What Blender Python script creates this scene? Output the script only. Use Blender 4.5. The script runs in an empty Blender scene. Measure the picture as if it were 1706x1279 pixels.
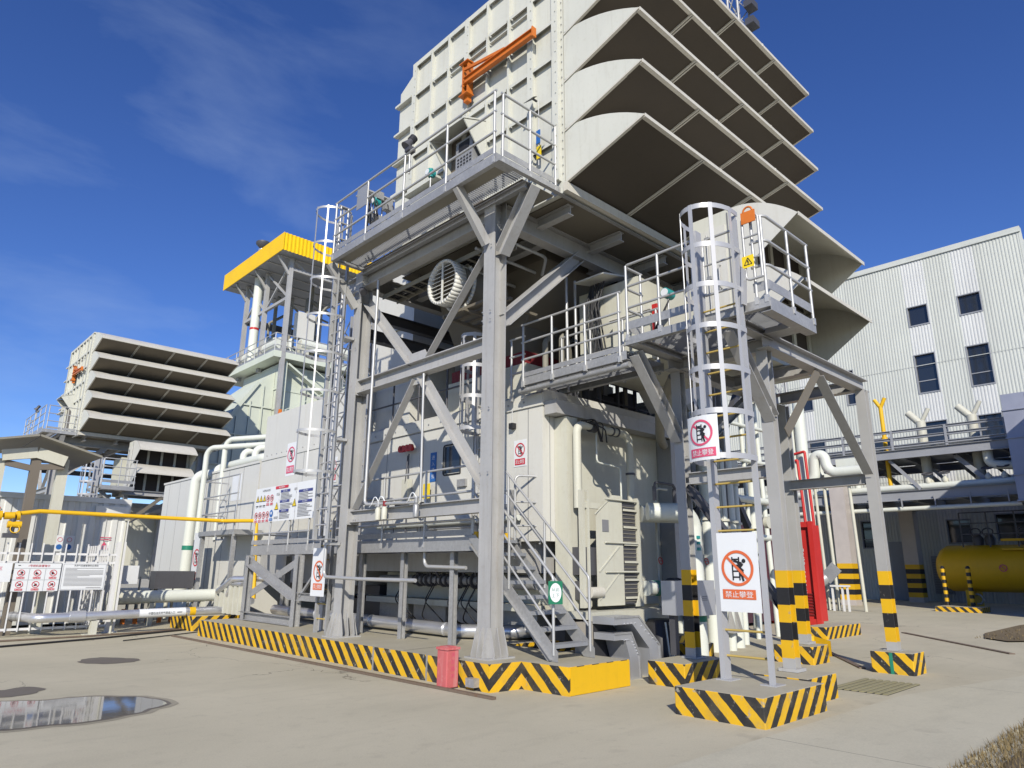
import bpy, math, random
from mathutils import Vector, Matrix
random.seed(7)
R = math.radians
scene = bpy.context.scene
COL = scene.collection
# ------------------------------------------------------------------ camera
cam = bpy.data.cameras.new("camera")
cam.sensor_width = 36.0
cam.lens = 36.0 * 1150.35 / 1706.0
cam.clip_start = 0.05
cam.clip_end = 4000
camo = bpy.data.objects.new("camera", cam)
COL.objects.link(camo)
yaw, pitch, roll = R(46.4709), R(14.9371), R(0.3888)
fw = Vector((math.cos(pitch)*math.cos(yaw), math.cos(pitch)*math.sin(yaw), math.sin(pitch)))
rt = Vector((math.sin(yaw), -math.cos(yaw), 0))
up = rt.cross(fw)
r2 = math.cos(roll)*rt + math.sin(roll)*up
u2 = -math.sin(roll)*rt + math.cos(roll)*up
camo.matrix_world = Matrix(((r2.x, u2.x, -fw.x, 0), (r2.y, u2.y, -fw.y, 0), (r2.z, u2.z, -fw.z, 1.6), (0, 0, 0, 1)))
scene.camera = camo
# ------------------------------------------------------------------ light
SUN_AZ, SUN_EL = R(46.0), R(29.5)          # direction the light travels towards, in the ground plane
SX, SY = -math.cos(SUN_AZ), -math.sin(SUN_AZ)
w = bpy.data.worlds.new("World"); scene.world = w; w.use_nodes = True
nt = w.node_tree; nt.nodes.clear()
def N(t, typ, **kw):
    n = t.nodes.new(typ)
    for k, v in kw.items(): setattr(n, k, v)
    return n
sky = N(nt, 'ShaderNodeTexSky', sky_type='NISHITA', sun_disc=False)
sky.sun_elevation = SUN_EL
sky.sun_rotation = math.atan2(SX, SY)
sky.altitude = 1200; sky.air_density = 1.0; sky.dust_density = 0.2; sky.ozone_density = 5.0
tc = N(nt, 'ShaderNodeTexCoord')
mp = N(nt, 'ShaderNodeMapping'); mp.inputs['Scale'].default_value = (1.2, 2.6, 4.2); mp.inputs['Rotation'].default_value = (0, 0.2, 0.5)
cn = N(nt, 'ShaderNodeTexNoise'); cn.inputs['Scale'].default_value = 2.6; cn.inputs['Detail'].default_value = 7; cn.inputs['Roughness'].default_value = 0.55; cn.inputs['Distortion'].default_value = 0.25
cr = N(nt, 'ShaderNodeValToRGB'); cr.color_ramp.elements[0].position = 0.49; cr.color_ramp.elements[1].position = 0.90
cr.color_ramp.elements[1].color = (0.27, 0.27, 0.27, 1)
hs = N(nt, 'ShaderNodeHueSaturation'); hs.inputs['Hue'].default_value = 0.516; hs.inputs['Saturation'].default_value = 1.15; hs.inputs['Value'].default_value = 1.46
mx = N(nt, 'ShaderNodeMixRGB'); mx.inputs['Color2'].default_value = (6.0, 7.4, 9.4, 1)
bg = N(nt, 'ShaderNodeBackground'); bg.inputs['Strength'].default_value = 0.105
out = N(nt, 'ShaderNodeOutputWorld')
L = nt.links.new
L(tc.outputs['Generated'], mp.inputs['Vector']); L(mp.outputs['Vector'], cn.inputs['Vector'])
dt = N(nt, 'ShaderNodeVectorMath', operation='DOT_PRODUCT'); dt.inputs[1].default_value = (-0.12, 0.86, 0.22)
mr = N(nt, 'ShaderNodeMapRange'); mr.inputs['From Min'].default_value = 0.52; mr.inputs['From Max'].default_value = 0.80
mm_ = N(nt, 'ShaderNodeMath', operation='MULTIPLY')
L(tc.outputs['Generated'], dt.inputs[0]); L(dt.outputs['Value'], mr.inputs['Value'])
L(cn.outputs['Fac'], cr.inputs['Fac']); L(cr.outputs['Color'], mm_.inputs[0]); L(mr.outputs['Result'], mm_.inputs[1]); L(mm_.outputs[0], mx.inputs['Fac'])
L(sky.outputs['Color'], hs.inputs['Color']); L(hs.outputs['Color'], mx.inputs['Color1']); L(mx.outputs['Color'], bg.inputs['Color']); L(bg.outputs['Background'], out.inputs['Surface'])
sl = bpy.data.lights.new("sun", 'SUN'); sl.energy = 5.0; sl.angle = R(0.53); sl.color = (1.0, 0.94, 0.83)
so = bpy.data.objects.new("sun", sl); COL.objects.link(so)
so.rotation_euler = Vector((math.cos(SUN_AZ)*math.cos(SUN_EL), math.sin(SUN_AZ)*math.cos(SUN_EL), -math.sin(SUN_EL))).to_track_quat('-Z', 'Y').to_euler()
so.location = (0, 0, 40)
vs = scene.view_settings
scene.display_settings.display_device = 'sRGB'
vs.view_transform = 'Standard'; vs.look = 'None'; vs.gamma = 1.0; vs.use_curve_mapping = False
vs.exposure = -0.12
scene.cycles.max_bounces = 7; scene.cycles.diffuse_bounces = 1

# ------------------------------------------------------------------ materials
def new_mat(name):
    m = bpy.data.materials.new(name); m.use_nodes = True
    t = m.node_tree; t.nodes.clear()
    b = N(t, 'ShaderNodeBsdfPrincipled'); o = N(t, 'ShaderNodeOutputMaterial')
    t.links.new(b.outputs['BSDF'], o.inputs['Surface'])
    return m, t, b
def mixc(t, fac, a, b, blend='MIX'):
    m = N(t, 'ShaderNodeMixRGB', blend_type=blend)
    for i, s in ((0, fac), (1, a), (2, b)):
        if hasattr(s, 'links') or hasattr(s, 'is_output'): t.links.new(s, m.inputs[i])
        elif i == 0: m.inputs[0].default_value = s
        else: m.inputs[i].default_value = (*s, 1)
    return m.outputs[0]
def noise(t, scale, detail=4, rough=0.55, vec=None, stretch=None, dist=0.0):
    g = N(t, 'ShaderNodeNewGeometry'); v = g.outputs['Position']
    if stretch:
        mpn = N(t, 'ShaderNodeMapping'); mpn.inputs['Scale'].default_value = stretch
        t.links.new(v, mpn.inputs['Vector']); v = mpn.outputs['Vector']
    n = N(t, 'ShaderNodeTexNoise'); n.inputs['Scale'].default_value = scale; n.inputs['Detail'].default_value = detail; n.inputs['Roughness'].default_value = rough
    n.inputs['Distortion'].default_value = dist
    t.links.new(v, n.inputs['Vector'])
    return n.outputs['Fac']
def ramp(t, fac, p0, p1, v0=0.0, v1=1.0):
    r = N(t, 'ShaderNodeMapRange'); r.inputs['From Min'].default_value = p0; r.inputs['From Max'].default_value = p1
    r.inputs['To Min'].default_value = v0; r.inputs['To Max'].default_value = v1
    t.links.new(fac, r.inputs['Value']); return r.outputs['Result']
def math_(t, op, a, b=None):
    m = N(t, 'ShaderNodeMath', operation=op)
    for i, s in ((0, a), (1, b)):
        if s is None: continue
        if hasattr(s, 'is_output'): t.links.new(s, m.inputs[i])
        else: m.inputs[i].default_value = s
    return m.outputs[0]
def bump(t, b, h, strength=0.2, dist=0.01):
    n = N(t, 'ShaderNodeBump'); n.inputs['Strength'].default_value = strength; n.inputs['Distance'].default_value = dist
    t.links.new(h, n.inputs['Height']); t.links.new(n.outputs['Normal'], b.inputs['Normal'])
def paint(name, c, rough=0.5, dirt=0.25, dirtc=(0.30, 0.26, 0.19), metal=0.0, streak=True, var=0.06, spec=0.4, rust=0.0, spangle=0.0, sheets=0.0):
    m, t, b = new_mat(name)
    n1 = noise(t, 0.9, 5, 0.6)
    col = mixc(t, ramp(t, n1, 0.3, 0.7), tuple(x*(1-var) for x in c), tuple(min(1, x*(1+var)) for x in c))
    if streak:
        n2 = noise(t, 3.0, 6, 0.65, stretch=(3.0, 3.0, 0.22))
        col = mixc(t, ramp(t, n2, 0.52, 0.86, 0, dirt), col, dirtc)
    n3 = noise(t, 14, 4, 0.6)
    col = mixc(t, ramp(t, n3, 0.55, 0.8, 0, dirt*0.6), col, dirtc)
    if spangle:                                         # zinc crystals
        g = N(t, 'ShaderNodeNewGeometry'); vo = N(t, 'ShaderNodeTexVoronoi'); vo.inputs['Scale'].default_value = 28; t.links.new(g.outputs['Position'], vo.inputs['Vector'])
        sx = N(t, 'ShaderNodeSeparateXYZ'); t.links.new(vo.outputs['Color'], sx.inputs[0])
        col = mixc(t, ramp(t, sx.outputs[0], 0, 1, 0, spangle), col, tuple(x*0.6 for x in c))
    if sheets:                                          # each cladding sheet its own batch of paint
        g = N(t, 'ShaderNodeNewGeometry'); sx = N(t, 'ShaderNodeSeparateXYZ'); t.links.new(g.outputs['Position'], sx.inputs[0])
        wn = N(t, 'ShaderNodeTexWhiteNoise', noise_dimensions='2D'); cv = N(t, 'ShaderNodeCombineXYZ')
        t.links.new(math_(t, 'FLOOR', math_(t, 'DIVIDE', sx.outputs[1], 0.96)), cv.inputs[0]); t.links.new(math_(t, 'FLOOR', math_(t, 'DIVIDE', sx.outputs[2], 6.6)), cv.inputs[1]); t.links.new(cv.outputs[0], wn.inputs['Vector'])
        col = mixc(t, math_(t, 'MULTIPLY', wn.outputs['Value'], sheets), col, tuple(x*0.72 for x in c))
    if rust:
        n4 = noise(t, 2.3, 8, 0.7)
        col = mixc(t, ramp(t, n4, 0.63, 0.72, 0, rust), col, (0.20, 0.07, 0.02))
    t.links.new(col, b.inputs['Base Color'])
    b.inputs['Metallic'].default_value = metal
    t.links.new(ramp(t, n1, 0.25, 0.75, rough-0.08, rough+0.1), b.inputs['Roughness'])
    b.inputs['Specular IOR Level'].default_value = spec
    bump(t, b, n1, 0.10, 0.02)
    return m
M = {}
M['galv'] = paint('galvanised_steel', (0.41, 0.41, 0.405), 0.46, 0.28, (0.20, 0.19, 0.17), metal=0.35, var=0.14, spec=0.5, spangle=0.35)
M['frame'] = paint('grey_frame_paint', (0.425, 0.42, 0.405), 0.5, 0.42, (0.22, 0.18, 0.13), metal=0.1, var=0.10, rust=0.35)
M['rail'] = paint('rail_steel', (0.49, 0.49, 0.48), 0.42, 0.10, (0.3, 0.3, 0.3), metal=0.35, var=0.08)
M['cage'] = paint('cage_alloy', (0.47, 0.47, 0.475), 0.42, 0.08, (0.4, 0.4, 0.4), metal=0.25, var=0.05)
M['filter'] = paint('filter_house_paint', (0.62, 0.62, 0.545), 0.5, 0.34, (0.34, 0.31, 0.22), var=0.04)
M['hood'] = paint('hood_paint', (0.60, 0.575, 0.50), 0.55, 0.38, (0.34, 0.29, 0.2), var=0.05, rust=0.4)
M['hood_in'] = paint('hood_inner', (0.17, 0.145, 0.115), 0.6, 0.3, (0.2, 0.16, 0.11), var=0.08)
M['filt_media'] = paint('filter_media', (0.060, 0.050, 0.042), 0.85, 0.3, (0.03, 0.03, 0.03))
M['screen'] = paint('bird_screen', (0.072, 0.060, 0.046), 0.8, 0.4, (0.04, 0.034, 0.026), var=0.12, streak=False)  # dark sheet colour standing for the shade inside the open hoods
M['white'] = paint('white_enclosure_paint', (0.64, 0.63, 0.575), 0.45, 0.30, (0.42, 0.38, 0.28), var=0.03)
M['cream'] = paint('cream_paint', (0.58, 0.57, 0.475), 0.5, 0.34, (0.35, 0.30, 0.2), var=0.05)
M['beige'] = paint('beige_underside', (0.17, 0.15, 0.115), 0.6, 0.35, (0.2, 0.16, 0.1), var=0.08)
M['pipe_white'] = paint('white_pipe_paint', (0.68, 0.70, 0.625), 0.42, 0.15, (0.42, 0.4, 0.3), var=0.03)
M['hrsg'] = paint('pale_green_cladding', (0.62, 0.66, 0.55), 0.55, 0.16, (0.4, 0.4, 0.3), var=0.04)
M['dark'] = paint('dark_void', (0.035, 0.035, 0.04), 0.7, 0.2, (0.06, 0.05, 0.04), streak=False)
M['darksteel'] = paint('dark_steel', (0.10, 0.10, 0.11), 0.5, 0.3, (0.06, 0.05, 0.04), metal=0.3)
M['grating'] = paint('grating_steel', (0.36, 0.37, 0.385), 0.5, 0.1, metal=0.4, streak=False)
M['orange'] = paint('orange_paint', (0.62, 0.17, 0.025), 0.42, 0.3, (0.25, 0.06, 0.02), var=0.1)
M['yellow'] = paint('yellow_paint', (0.78, 0.46, 0.012), 0.45, 0.2, (0.35, 0.2, 0.03), var=0.06)
M['yroof'] = paint('yellow_fascia', (0.90, 0.56, 0.004), 0.45, 0.1, (0.6, 0.4, 0.03), var=0.04)
M['rung'] = paint('rung_paint', (0.50, 0.36, 0.10), 0.55, 0.4, (0.3, 0.24, 0.16), streak=False)
M['red'] = paint('red_paint', (0.55, 0.035, 0.03), 0.42, 0.2, (0.25, 0.03, 0.02), var=0.1)
M['redbin'] = paint('faded_red_paint', (0.52, 0.12, 0.12), 0.55, 0.75, (0.66, 0.42, 0.39), var=0.15)
M['maroon'] = paint('maroon_joint', (0.20, 0.02, 0.025), 0.6, 0.2)
M['black'] = paint('black_rubber', (0.022, 0.022, 0.025), 0.5, 0.1, streak=False)
M['alu'] = paint('aluminium_jacket', (0.66, 0.665, 0.68), 0.33, 0.10, (0.35, 0.33, 0.3), metal=0.75, var=0.08)
M['alutray'] = paint('tray_aluminium', (0.52, 0.53, 0.55), 0.4, 0.12, (0.3, 0.3, 0.3), metal=0.5, var=0.06)
M['green'] = paint('green_band', (0.02, 0.22, 0.14), 0.45, 0.1)
M['teal'] = paint('teal_instrument', (0.02, 0.28, 0.27), 0.45, 0.1)
M['container'] = paint('container_paint', (0.69, 0.69, 0.65), 0.5, 0.2, (0.34, 0.32, 0.28), var=0.05)
M['fence'] = paint('white_fence_paint', (0.72, 0.715, 0.70), 0.45, 0.14, (0.45, 0.42, 0.36), var=0.03)
M['signwhite'] = paint('sign_white', (0.74, 0.755, 0.76), 0.45, 0.10, (0.5, 0.5, 0.45), var=0.03)
M['signred'] = paint('sign_red', (0.58, 0.03, 0.05), 0.45, 0.08, streak=False)
M['signpink'] = paint('sign_faded_pink', (0.66, 0.09, 0.17), 0.45, 0.12, (0.7, 0.4, 0.4), streak=False)
M['signorange'] = paint('sign_faded_orange', (0.68, 0.14, 0.045), 0.45, 0.1, (0.7, 0.35, 0.2), streak=False)
M['signblue'] = paint('sign_blue', (0.03, 0.14, 0.42), 0.45, 0.06, streak=False)
M['signnavy'] = paint('sign_navy', (0.05, 0.06, 0.22), 0.45, 0.06, streak=False)
M['signyellow'] = paint('sign_yellow', (0.85, 0.62, 0.02), 0.45, 0.06, streak=False)
M['signgreen'] = paint('sign_green', (0.01, 0.16, 0.08), 0.45, 0.06, streak=False)
M['ink'] = paint('sign_ink', (0.02, 0.02, 0.022), 0.5, 0.02, streak=False)
M['inkgrey'] = paint('sign_grey_ink', (0.22, 0.22, 0.23), 0.5, 0.02, streak=False)
M['duct'] = paint('blue_grey_duct', (0.36, 0.38, 0.46), 0.45, 0.15, (0.25, 0.25, 0.28), metal=0.3, var=0.08)
M['rack'] = paint('rack_grey_paint', (0.30, 0.31, 0.33), 0.5, 0.2, (0.2, 0.2, 0.2), var=0.08)
M['pink'] = paint('fireproofed_column', (0.52, 0.47, 0.43), 0.7, 0.25, (0.35, 0.3, 0.26), var=0.06)
M['steelstrip'] = paint('rusty_strip', (0.20, 0.15, 0.11), 0.6, 0.5, (0.10, 0.06, 0.04), metal=0.2, rust=0.6)
M['grate'] = paint('worn_grate_paint', (0.33, 0.30, 0.17), 0.6, 0.5, (0.2, 0.18, 0.14))
M['dust'] = paint('dusty_steel', (0.26, 0.245, 0.20), 0.6, 0.3, (0.15, 0.13, 0.1))
M['plum'] = paint('dark_plum_paint', (0.06, 0.03, 0.045), 0.5, 0.2)
M['concrete'] = paint('plinth_concrete', (0.40, 0.37, 0.32), 0.85, 0.35, (0.22, 0.19, 0.15), var=0.12)

def hazard(name, k=1.02, period=0.31):
    m, t, b = new_mat(name)
    g = N(t, 'ShaderNodeNewGeometry'); s = N(t, 'ShaderNodeSeparateXYZ'); t.links.new(g.outputs['Position'], s.inputs[0])
    wob = math_(t, 'MULTIPLY', noise(t, 7, 3, 0.5), 0.035)
    v = math_(t, 'ADD', s.outputs[0], s.outputs[1])
    v = math_(t, 'SUBTRACT', v, math_(t, 'MULTIPLY', s.outputs[2], k))
    v = math_(t, 'ADD', v, wob)
    fr = math_(t, 'FRACT', math_(t, 'DIVIDE', v, period))
    st = math_(t, 'GREATER_THAN', fr, 0.52)
    n1 = noise(t, 2.0, 5, 0.6); n2 = noise(t, 9, 6, 0.7)
    yel = mixc(t, ramp(t, n1, 0.3, 0.7), (0.80, 0.47, 0.010), (0.70, 0.40, 0.012))
    blk = mixc(t, ramp(t, n1, 0.3, 0.7), (0.016, 0.016, 0.018), (0.035, 0.033, 0.03))
    col = mixc(t, st, yel, blk)
    col = mixc(t, ramp(t, n2, 0.60, 0.66, 0, 0.85), col, (0.38, 0.35, 0.28))
    col = mixc(t, ramp(t, noise(t, 30, 5, 0.75), 0.62, 0.70, 0, 0.7), col, (0.30, 0.26, 0.19))
    col = mixc(t, ramp(t, noise(t, 3.1, 5, 0.65), 0.5, 0.8, 0, 0.45), col, (0.20, 0.165, 0.10))
    # grey top: faces that look up stay bare concrete
    sn = N(t, 'ShaderNodeSeparateXYZ'); t.links.new(g.outputs['True Normal'], sn.inputs[0])
    topf = math_(t, 'GREATER_THAN', sn.outputs[2], 0.7)
    cc = mixc(t, ramp(t, n1, 0.25, 0.75), (0.50, 0.46, 0.34), (0.42, 0.38, 0.28))
    cc = mixc(t, ramp(t, n2, 0.55, 0.85, 0, 0.4), cc, (0.28, 0.24, 0.18))
    col = mixc(t, topf, col, cc)
    t.links.new(col, b.inputs['Base Color']); b.inputs['Roughness'].default_value = 0.62
    bump(t, b, n2, 0.25, 0.012)
    return m
M['hazard'] = hazard('hazard_stripes')
M['hazard_b'] = hazard('hazard_stripes_wide', 0.98, 0.30)

def banded(name, base, z0, h, n, bands=None):
    """steel whose foot is painted in n level bands, from z0 up"""
    m, t, b = new_mat(name)
    g = N(t, 'ShaderNodeNewGeometry'); s = N(t, 'ShaderNodeSeparateXYZ'); t.links.new(g.outputs['Position'], s.inputs[0])
    zz = math_(t, 'DIVIDE', math_(t, 'SUBTRACT', s.outputs[2], z0), h)
    par = math_(t, 'GREATER_THAN', math_(t, 'FRACT', math_(t, 'DIVIDE', zz, 2.0)), 0.5)
    inside = math_(t, 'MULTIPLY', math_(t, 'GREATER_THAN', zz, 0.0), math_(t, 'LESS_THAN', zz, float(n)))
    n1 = noise(t, 1.5, 5, 0.6); n2 = noise(t, 11, 5, 0.65)
    st = mixc(t, ramp(t, n1, 0.3, 0.7), tuple(x*0.92 for x in base), tuple(x*1.07 for x in base))
    yl = mixc(t, ramp(t, n1, 0.3, 0.7), (0.80, 0.47, 0.010), (0.70, 0.40, 0.012))
    bd = mixc(t, par, yl, (0.02, 0.02, 0.022))
    bd = mixc(t, ramp(t, n2, 0.64, 0.74, 0, 0.6), bd, (0.32, 0.30, 0.28))
    col = mixc(t, inside, st, bd)
    t.links.new(col, b.inputs['Base Color']); b.inputs['Roughness'].default_value = 0.48; b.inputs['Metallic'].default_value = 0.08
    bump(t, b, n1, 0.08, 0.02)
    return m
M['band'] = banded('banded_steel', (0.415, 0.41, 0.395), 0.47, 0.225, 5)
M['bandcol'] = banded('banded_concrete_column', (0.52, 0.47, 0.43), 0.25, 0.24, 7)
M['bollard'] = banded('banded_bollard', (0.7, 0.42, 0.01), 0.05, 0.15, 12)

def ground_mat(name, c0, c1, jx=None, cracks=False):
    m, t, b = new_mat(name)
    a = noise(t, 0.35, 6, 0.6, dist=0.4); f = noise(t, 6, 6, 0.7); ff = noise(t, 60, 4, 0.7)
    st = noise(t, 0.9, 6, 0.65, stretch=(0.5, 2.2, 1))
    col = mixc(t, ramp(t, a, 0.3, 0.7), c0, c1)
    col = mixc(t, ramp(t, st, 0.52, 0.78, 0, 0.32), col, tuple(x*0.62 for x in c0))
    col = mixc(t, ramp(t, f, 0.55, 0.85, 0, 0.45), col, tuple(x*0.6 for x in c0))
    col = mixc(t, ramp(t, ff, 0.4, 0.75, 0, 0.30), col, tuple(min(1, x*1.35) for x in c1))
    if cracks:
        g = N(t, 'ShaderNodeNewGeometry'); dn = N(t, 'ShaderNodeTexNoise'); dn.inputs['Scale'].default_value = 1.3; dn.inputs['Detail'].default_value = 6
        t.links.new(g.outputs['Position'], dn.inputs['Vector'])
        va = N(t, 'ShaderNodeVectorMath', operation='MULTIPLY_ADD'); va.inputs[1].default_value = (0.9, 0.9, 0.9)
        t.links.new(dn.outputs['Color'], va.inputs[0]); t.links.new(g.outputs['Position'], va.inputs[2])
        vo = N(t, 'ShaderNodeTexVoronoi', feature='DISTANCE_TO_EDGE'); vo.inputs['Scale'].default_value = 0.33; t.links.new(va.outputs[0], vo.inputs['Vector'])
        ck = math_(t, 'MULTIPLY', math_(t, 'LESS_THAN', vo.outputs['Distance'], 0.0028), ramp(t, noise(t, 0.23, 3, 0.5), 0.5, 0.58, 0, 0.6))
        col = mixc(t, ck, col, (0.12, 0.105, 0.085))
        sp = noise(t, 1.7, 3, 0.5); col = mixc(t, ramp(t, sp, 0.66, 0.80, 0, 0.30), col, (0.22, 0.19, 0.14))
        gr = noise(t, 26, 3, 0.8); col = mixc(t, ramp(t, gr, 0.70, 0.76, 0, 0.5), col, (0.22, 0.195, 0.155))
    if jx:                                              # saw-cut joints of the slabs
        g = N(t, 'ShaderNodeNewGeometry'); s = N(t, 'ShaderNodeSeparateXYZ'); t.links.new(g.outputs['Position'], s.inputs[0])
        for ax, per, off in jx:
            fr = math_(t, 'FRACT', math_(t, 'DIVIDE', math_(t, 'ADD', s.outputs[ax], off), per))
            ln = math_(t, 'LESS_THAN', math_(t, 'ABSOLUTE', math_(t, 'SUBTRACT', fr, 0.5)), 0.006/per*1.2)
            col = mixc(t, math_(t, 'MULTIPLY', ln, 0.6), col, (0.10, 0.09, 0.075))
    t.links.new(col, b.inputs['Base Color']); b.inputs['Roughness'].default_value = 0.88; b.inputs['Specular IOR Level'].default_value = 0.25
    h = math_(t, 'ADD', math_(t, 'MULTIPLY', ff, 0.6), f)
    bump(t, b, h, 0.35, 0.01)
    return m
M['yard'] = ground_mat('yard_concrete', (0.455, 0.415, 0.30), (0.555, 0.505, 0.37), cracks=True)
M['pave'] = ground_mat('path_concrete', (0.49, 0.455, 0.34), (0.57, 0.53, 0.40), jx=[(0, 5.0, 0.6)], cracks=True)
M['soil'] = ground_mat('verge_soil', (0.13, 0.10, 0.06), (0.20, 0.155, 0.09))
M['water'], _t, _b = new_mat('puddle_water')
_b.inputs['Base Color'].default_value = (0.15, 0.138, 0.115, 1); _b.inputs['Roughness'].default_value = 0.045; _b.inputs['IOR'].default_value = 1.33; _b.inputs['Specular IOR Level'].default_value = 0.75
_n = noise(_t, 5, 2, 0.5); bump(_t, _b, _n, 0.03, 0.01)
M['damp_edge'] = ground_mat('drying_concrete', (0.30, 0.27, 0.20), (0.37, 0.335, 0.25))
M['damp'] = ground_mat('damp_concrete', (0.15, 0.13, 0.105), (0.20, 0.18, 0.15))
M['glass'], _t, _b = new_mat('dark_window_glass')
_b.inputs['Base Color'].default_value = (0.02, 0.024, 0.03, 1); _b.inputs['Roughness'].default_value = 0.06; _b.inputs['Specular IOR Level'].default_value = 0.9
bump(_t, _b, noise(_t, 0.8, 2, 0.5), 0.06, 0.05)
M['grass'], _t, _b = new_mat('dry_grass')
_c = mixc(_t, ramp(_t, noise(_t, 9, 4, 0.6), 0.3, 0.7), (0.13, 0.095, 0.04), (0.29, 0.215, 0.095))
_t.links.new(_c, _b.inputs['Base Color']); _b.inputs['Roughness'].default_value = 0.9

# ------------------------------------------------------------------ mesh helpers
class MB:
    cnt = 0
    def __init__(s): s.v = []; s.f = []; s.mi = []; s.sm = []; s.m = 0
    def _add(s, vs, fs, smooth=False):
        o = len(s.v); s.v += [tuple(p) for p in vs]
        for f in fs: s.f.append(tuple(i+o for i in f)); s.mi.append(s.m); s.sm.append(smooth)
    def box(s, a, b):
        MB.cnt += 1; e = (MB.cnt % 9)*0.00012
        x0, x1 = sorted((a[0], b[0])); y0, y1 = sorted((a[1], b[1])); z0, z1 = sorted((a[2], b[2]))
        x0 -= e; y0 -= e; z0 -= e; x1 += e; y1 += e; z1 += e
        s._add([(x0,y0,z0),(x1,y0,z0),(x1,y1,z0),(x0,y1,z0),(x0,y0,z1),(x1,y0,z1),(x1,y1,z1),(x0,y1,z1)],
               [(0,3,2,1),(4,5,6,7),(0,1,5,4),(1,2,6,5),(2,3,7,6),(3,0,4,7)]); return s
    def bar(s, p, q, w, h, side=None, off=(0, 0)):
        """rectangular bar p-q: w along 'side', h along the third axis; off shifts the section"""
        MB.cnt += 1; e = (MB.cnt % 9)*0.00012
        p = Vector(p); q = Vector(q); d = (q-p).normalized()
        if side is None:
            side = d.cross(Vector((0, 0, 1)))
            if side.length < 1e-4: side = Vector((0, 1, 0))
        a = Vector(side); a = (a - d*a.dot(d)).normalized(); b = d.cross(a).normalized()
        if b.z < -1e-6: b = -b
        c = a*off[0] + b*off[1]; a = a*(w/2+e); b = b*(h/2+e)
        vs = [p+c-a-b, p+c+a-b, p+c+a+b, p+c-a+b, q+c-a-b, q+c+a-b, q+c+a+b, q+c-a+b]
        fs = [(0,1,2,3),(7,6,5,4),(0,4,5,1),(1,5,6,2),(2,6,7,3),(3,7,4,0)]
        if (vs[1]-vs[0]).cross(vs[3]-vs[0]).dot(q-p) > 0: fs = [tuple(reversed(f)) for f in fs]
        s._add(vs, fs); return s
    def hsec(s, p, q, B, H, tf=0.016, tw=0.012, side=None):
        """I section p-q: flanges of width B along 'side', depth H"""
        s.bar(p, q, B, tf, side, (0, H/2-tf/2)); s.bar(p, q, B, tf, side, (0, -H/2+tf/2)); s.bar(p, q, tw, H-2*tf-0.0005, side); return s
    def chan(s, p, q, B, H, t=0.012, side=None, sgn=1):
        s.bar(p, q, t, H, side); s.bar(p, q, B, t, side, (sgn*(B/2+t/2), H/2-t/2-0.0006)); s.bar(p, q, B, t, side, (sgn*(B/2+t/2), -H/2+t/2+0.0006)); return s
    def angle(s, p, q, B, t=0.01, side=None, sgn=1):
        s.bar(p, q, B, t, side, (0, -B/2)); s.bar(p, q, t, B, side, (sgn*(B/2-t/2), t/2+0.0006)); return s
    def sweep(s, pts, r, n=8, closed=False, cap=True):
        pts = [Vector(p) for p in pts]; k = len(pts); rings = []
        dirs = []
        for i in range(k):
            if closed: d = (pts[(i+1) % k]-pts[i-1])
            else: d = (pts[min(i+1, k-1)]-pts[max(i-1, 0)])
            dirs.append(d.normalized())
        a = dirs[0].orthogonal().normalized()
        for i in range(k):
            d = dirs[i]; a = (a - d*a.dot(d)).normalized(); b = d.cross(a)
            f = 1.0
            if 0 < i < k-1:
                c = (pts[i]-pts[i-1]).normalized().dot(d); f = 1/max(0.5, c)
            rr = r[i] if isinstance(r, (list, tuple)) else r
            rings.append([pts[i] + (a*math.cos(2*math.pi*j/n)+b*math.sin(2*math.pi*j/n))*rr*f for j in range(n)])
        vs = [v for rg in rings for v in rg]; fs = []
        for i in range(k if closed else k-1):
            i2 = (i+1) % k
            for j in range(n): fs.append((i*n+j, i*n+(j+1) % n, i2*n+(j+1) % n, i2*n+j))
        s._add(vs, fs, True)
        if cap and not closed:
            s._add(rings[0], [tuple(range(n-1, -1, -1))]); s._add(rings[-1], [tuple(range(n))])
        return s
    def tube(s, p, q, r, n=10): return s.sweep([p, q], r, n)
    def pipe(s, pts, r, bend=0.1, n=10, seg=5): return s.sweep(fillet(pts, bend, seg), r, n)
    def prism(s, poly, vec, smooth=False):
        """flat polygon (3-d points) thickened along vec"""
        n = len(poly); p = [Vector(x) for x in poly]; v = Vector(vec)
        nr = sum(((p[i]-p[0]).cross(p[(i+1) % n]-p[0]) for i in range(1, n)), Vector())
        if nr.dot(v) > 0: p.reverse()
        vs = p + [x+v for x in p]
        s._add(vs, [tuple(range(n)), tuple(range(2*n-1, n-1, -1))] + [(i, i+n, (i+1) % n+n, (i+1) % n) for i in range(n)], smooth); return s
    def sheet(s, grid, smooth=True):
        k = len(grid); n = len(grid[0])
        s._add([p for r in grid for p in r], [(i*n+j, (i+1)*n+j, (i+1)*n+j+1, i*n+j+1) for i in range(k-1) for j in range(n-1)], smooth); return s
    def build(s, name, mats, parent=None, origin=None, label=None, cat=None, group=None, kind=None, ):
        me = bpy.data.meshes.new(name)
        if parent is not None:
            rt_ = parent
            o0 = Vector(rt_['_o']) if '_o' in rt_ else Vector((0, 0, 0))
        elif origin is not None: o0 = Vector(origin)
        else:
            xs = [v[0] for v in s.v]; ys = [v[1] for v in s.v]; zs = [v[2] for v in s.v]
            o0 = Vector(((min(xs)+max(xs))/2, (min(ys)+max(ys))/2, min(zs)))
        me.from_pydata([(v[0]-o0.x, v[1]-o0.y, v[2]-o0.z) for v in s.v], [], s.f)
        me.polygons.foreach_set('material_index', s.mi); me.polygons.foreach_set('use_smooth', s.sm)
        if not isinstance(mats, (list, tuple)): mats = [mats]
        for mt in mats: me.materials.append(M[mt] if isinstance(mt, str) else mt)
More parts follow.
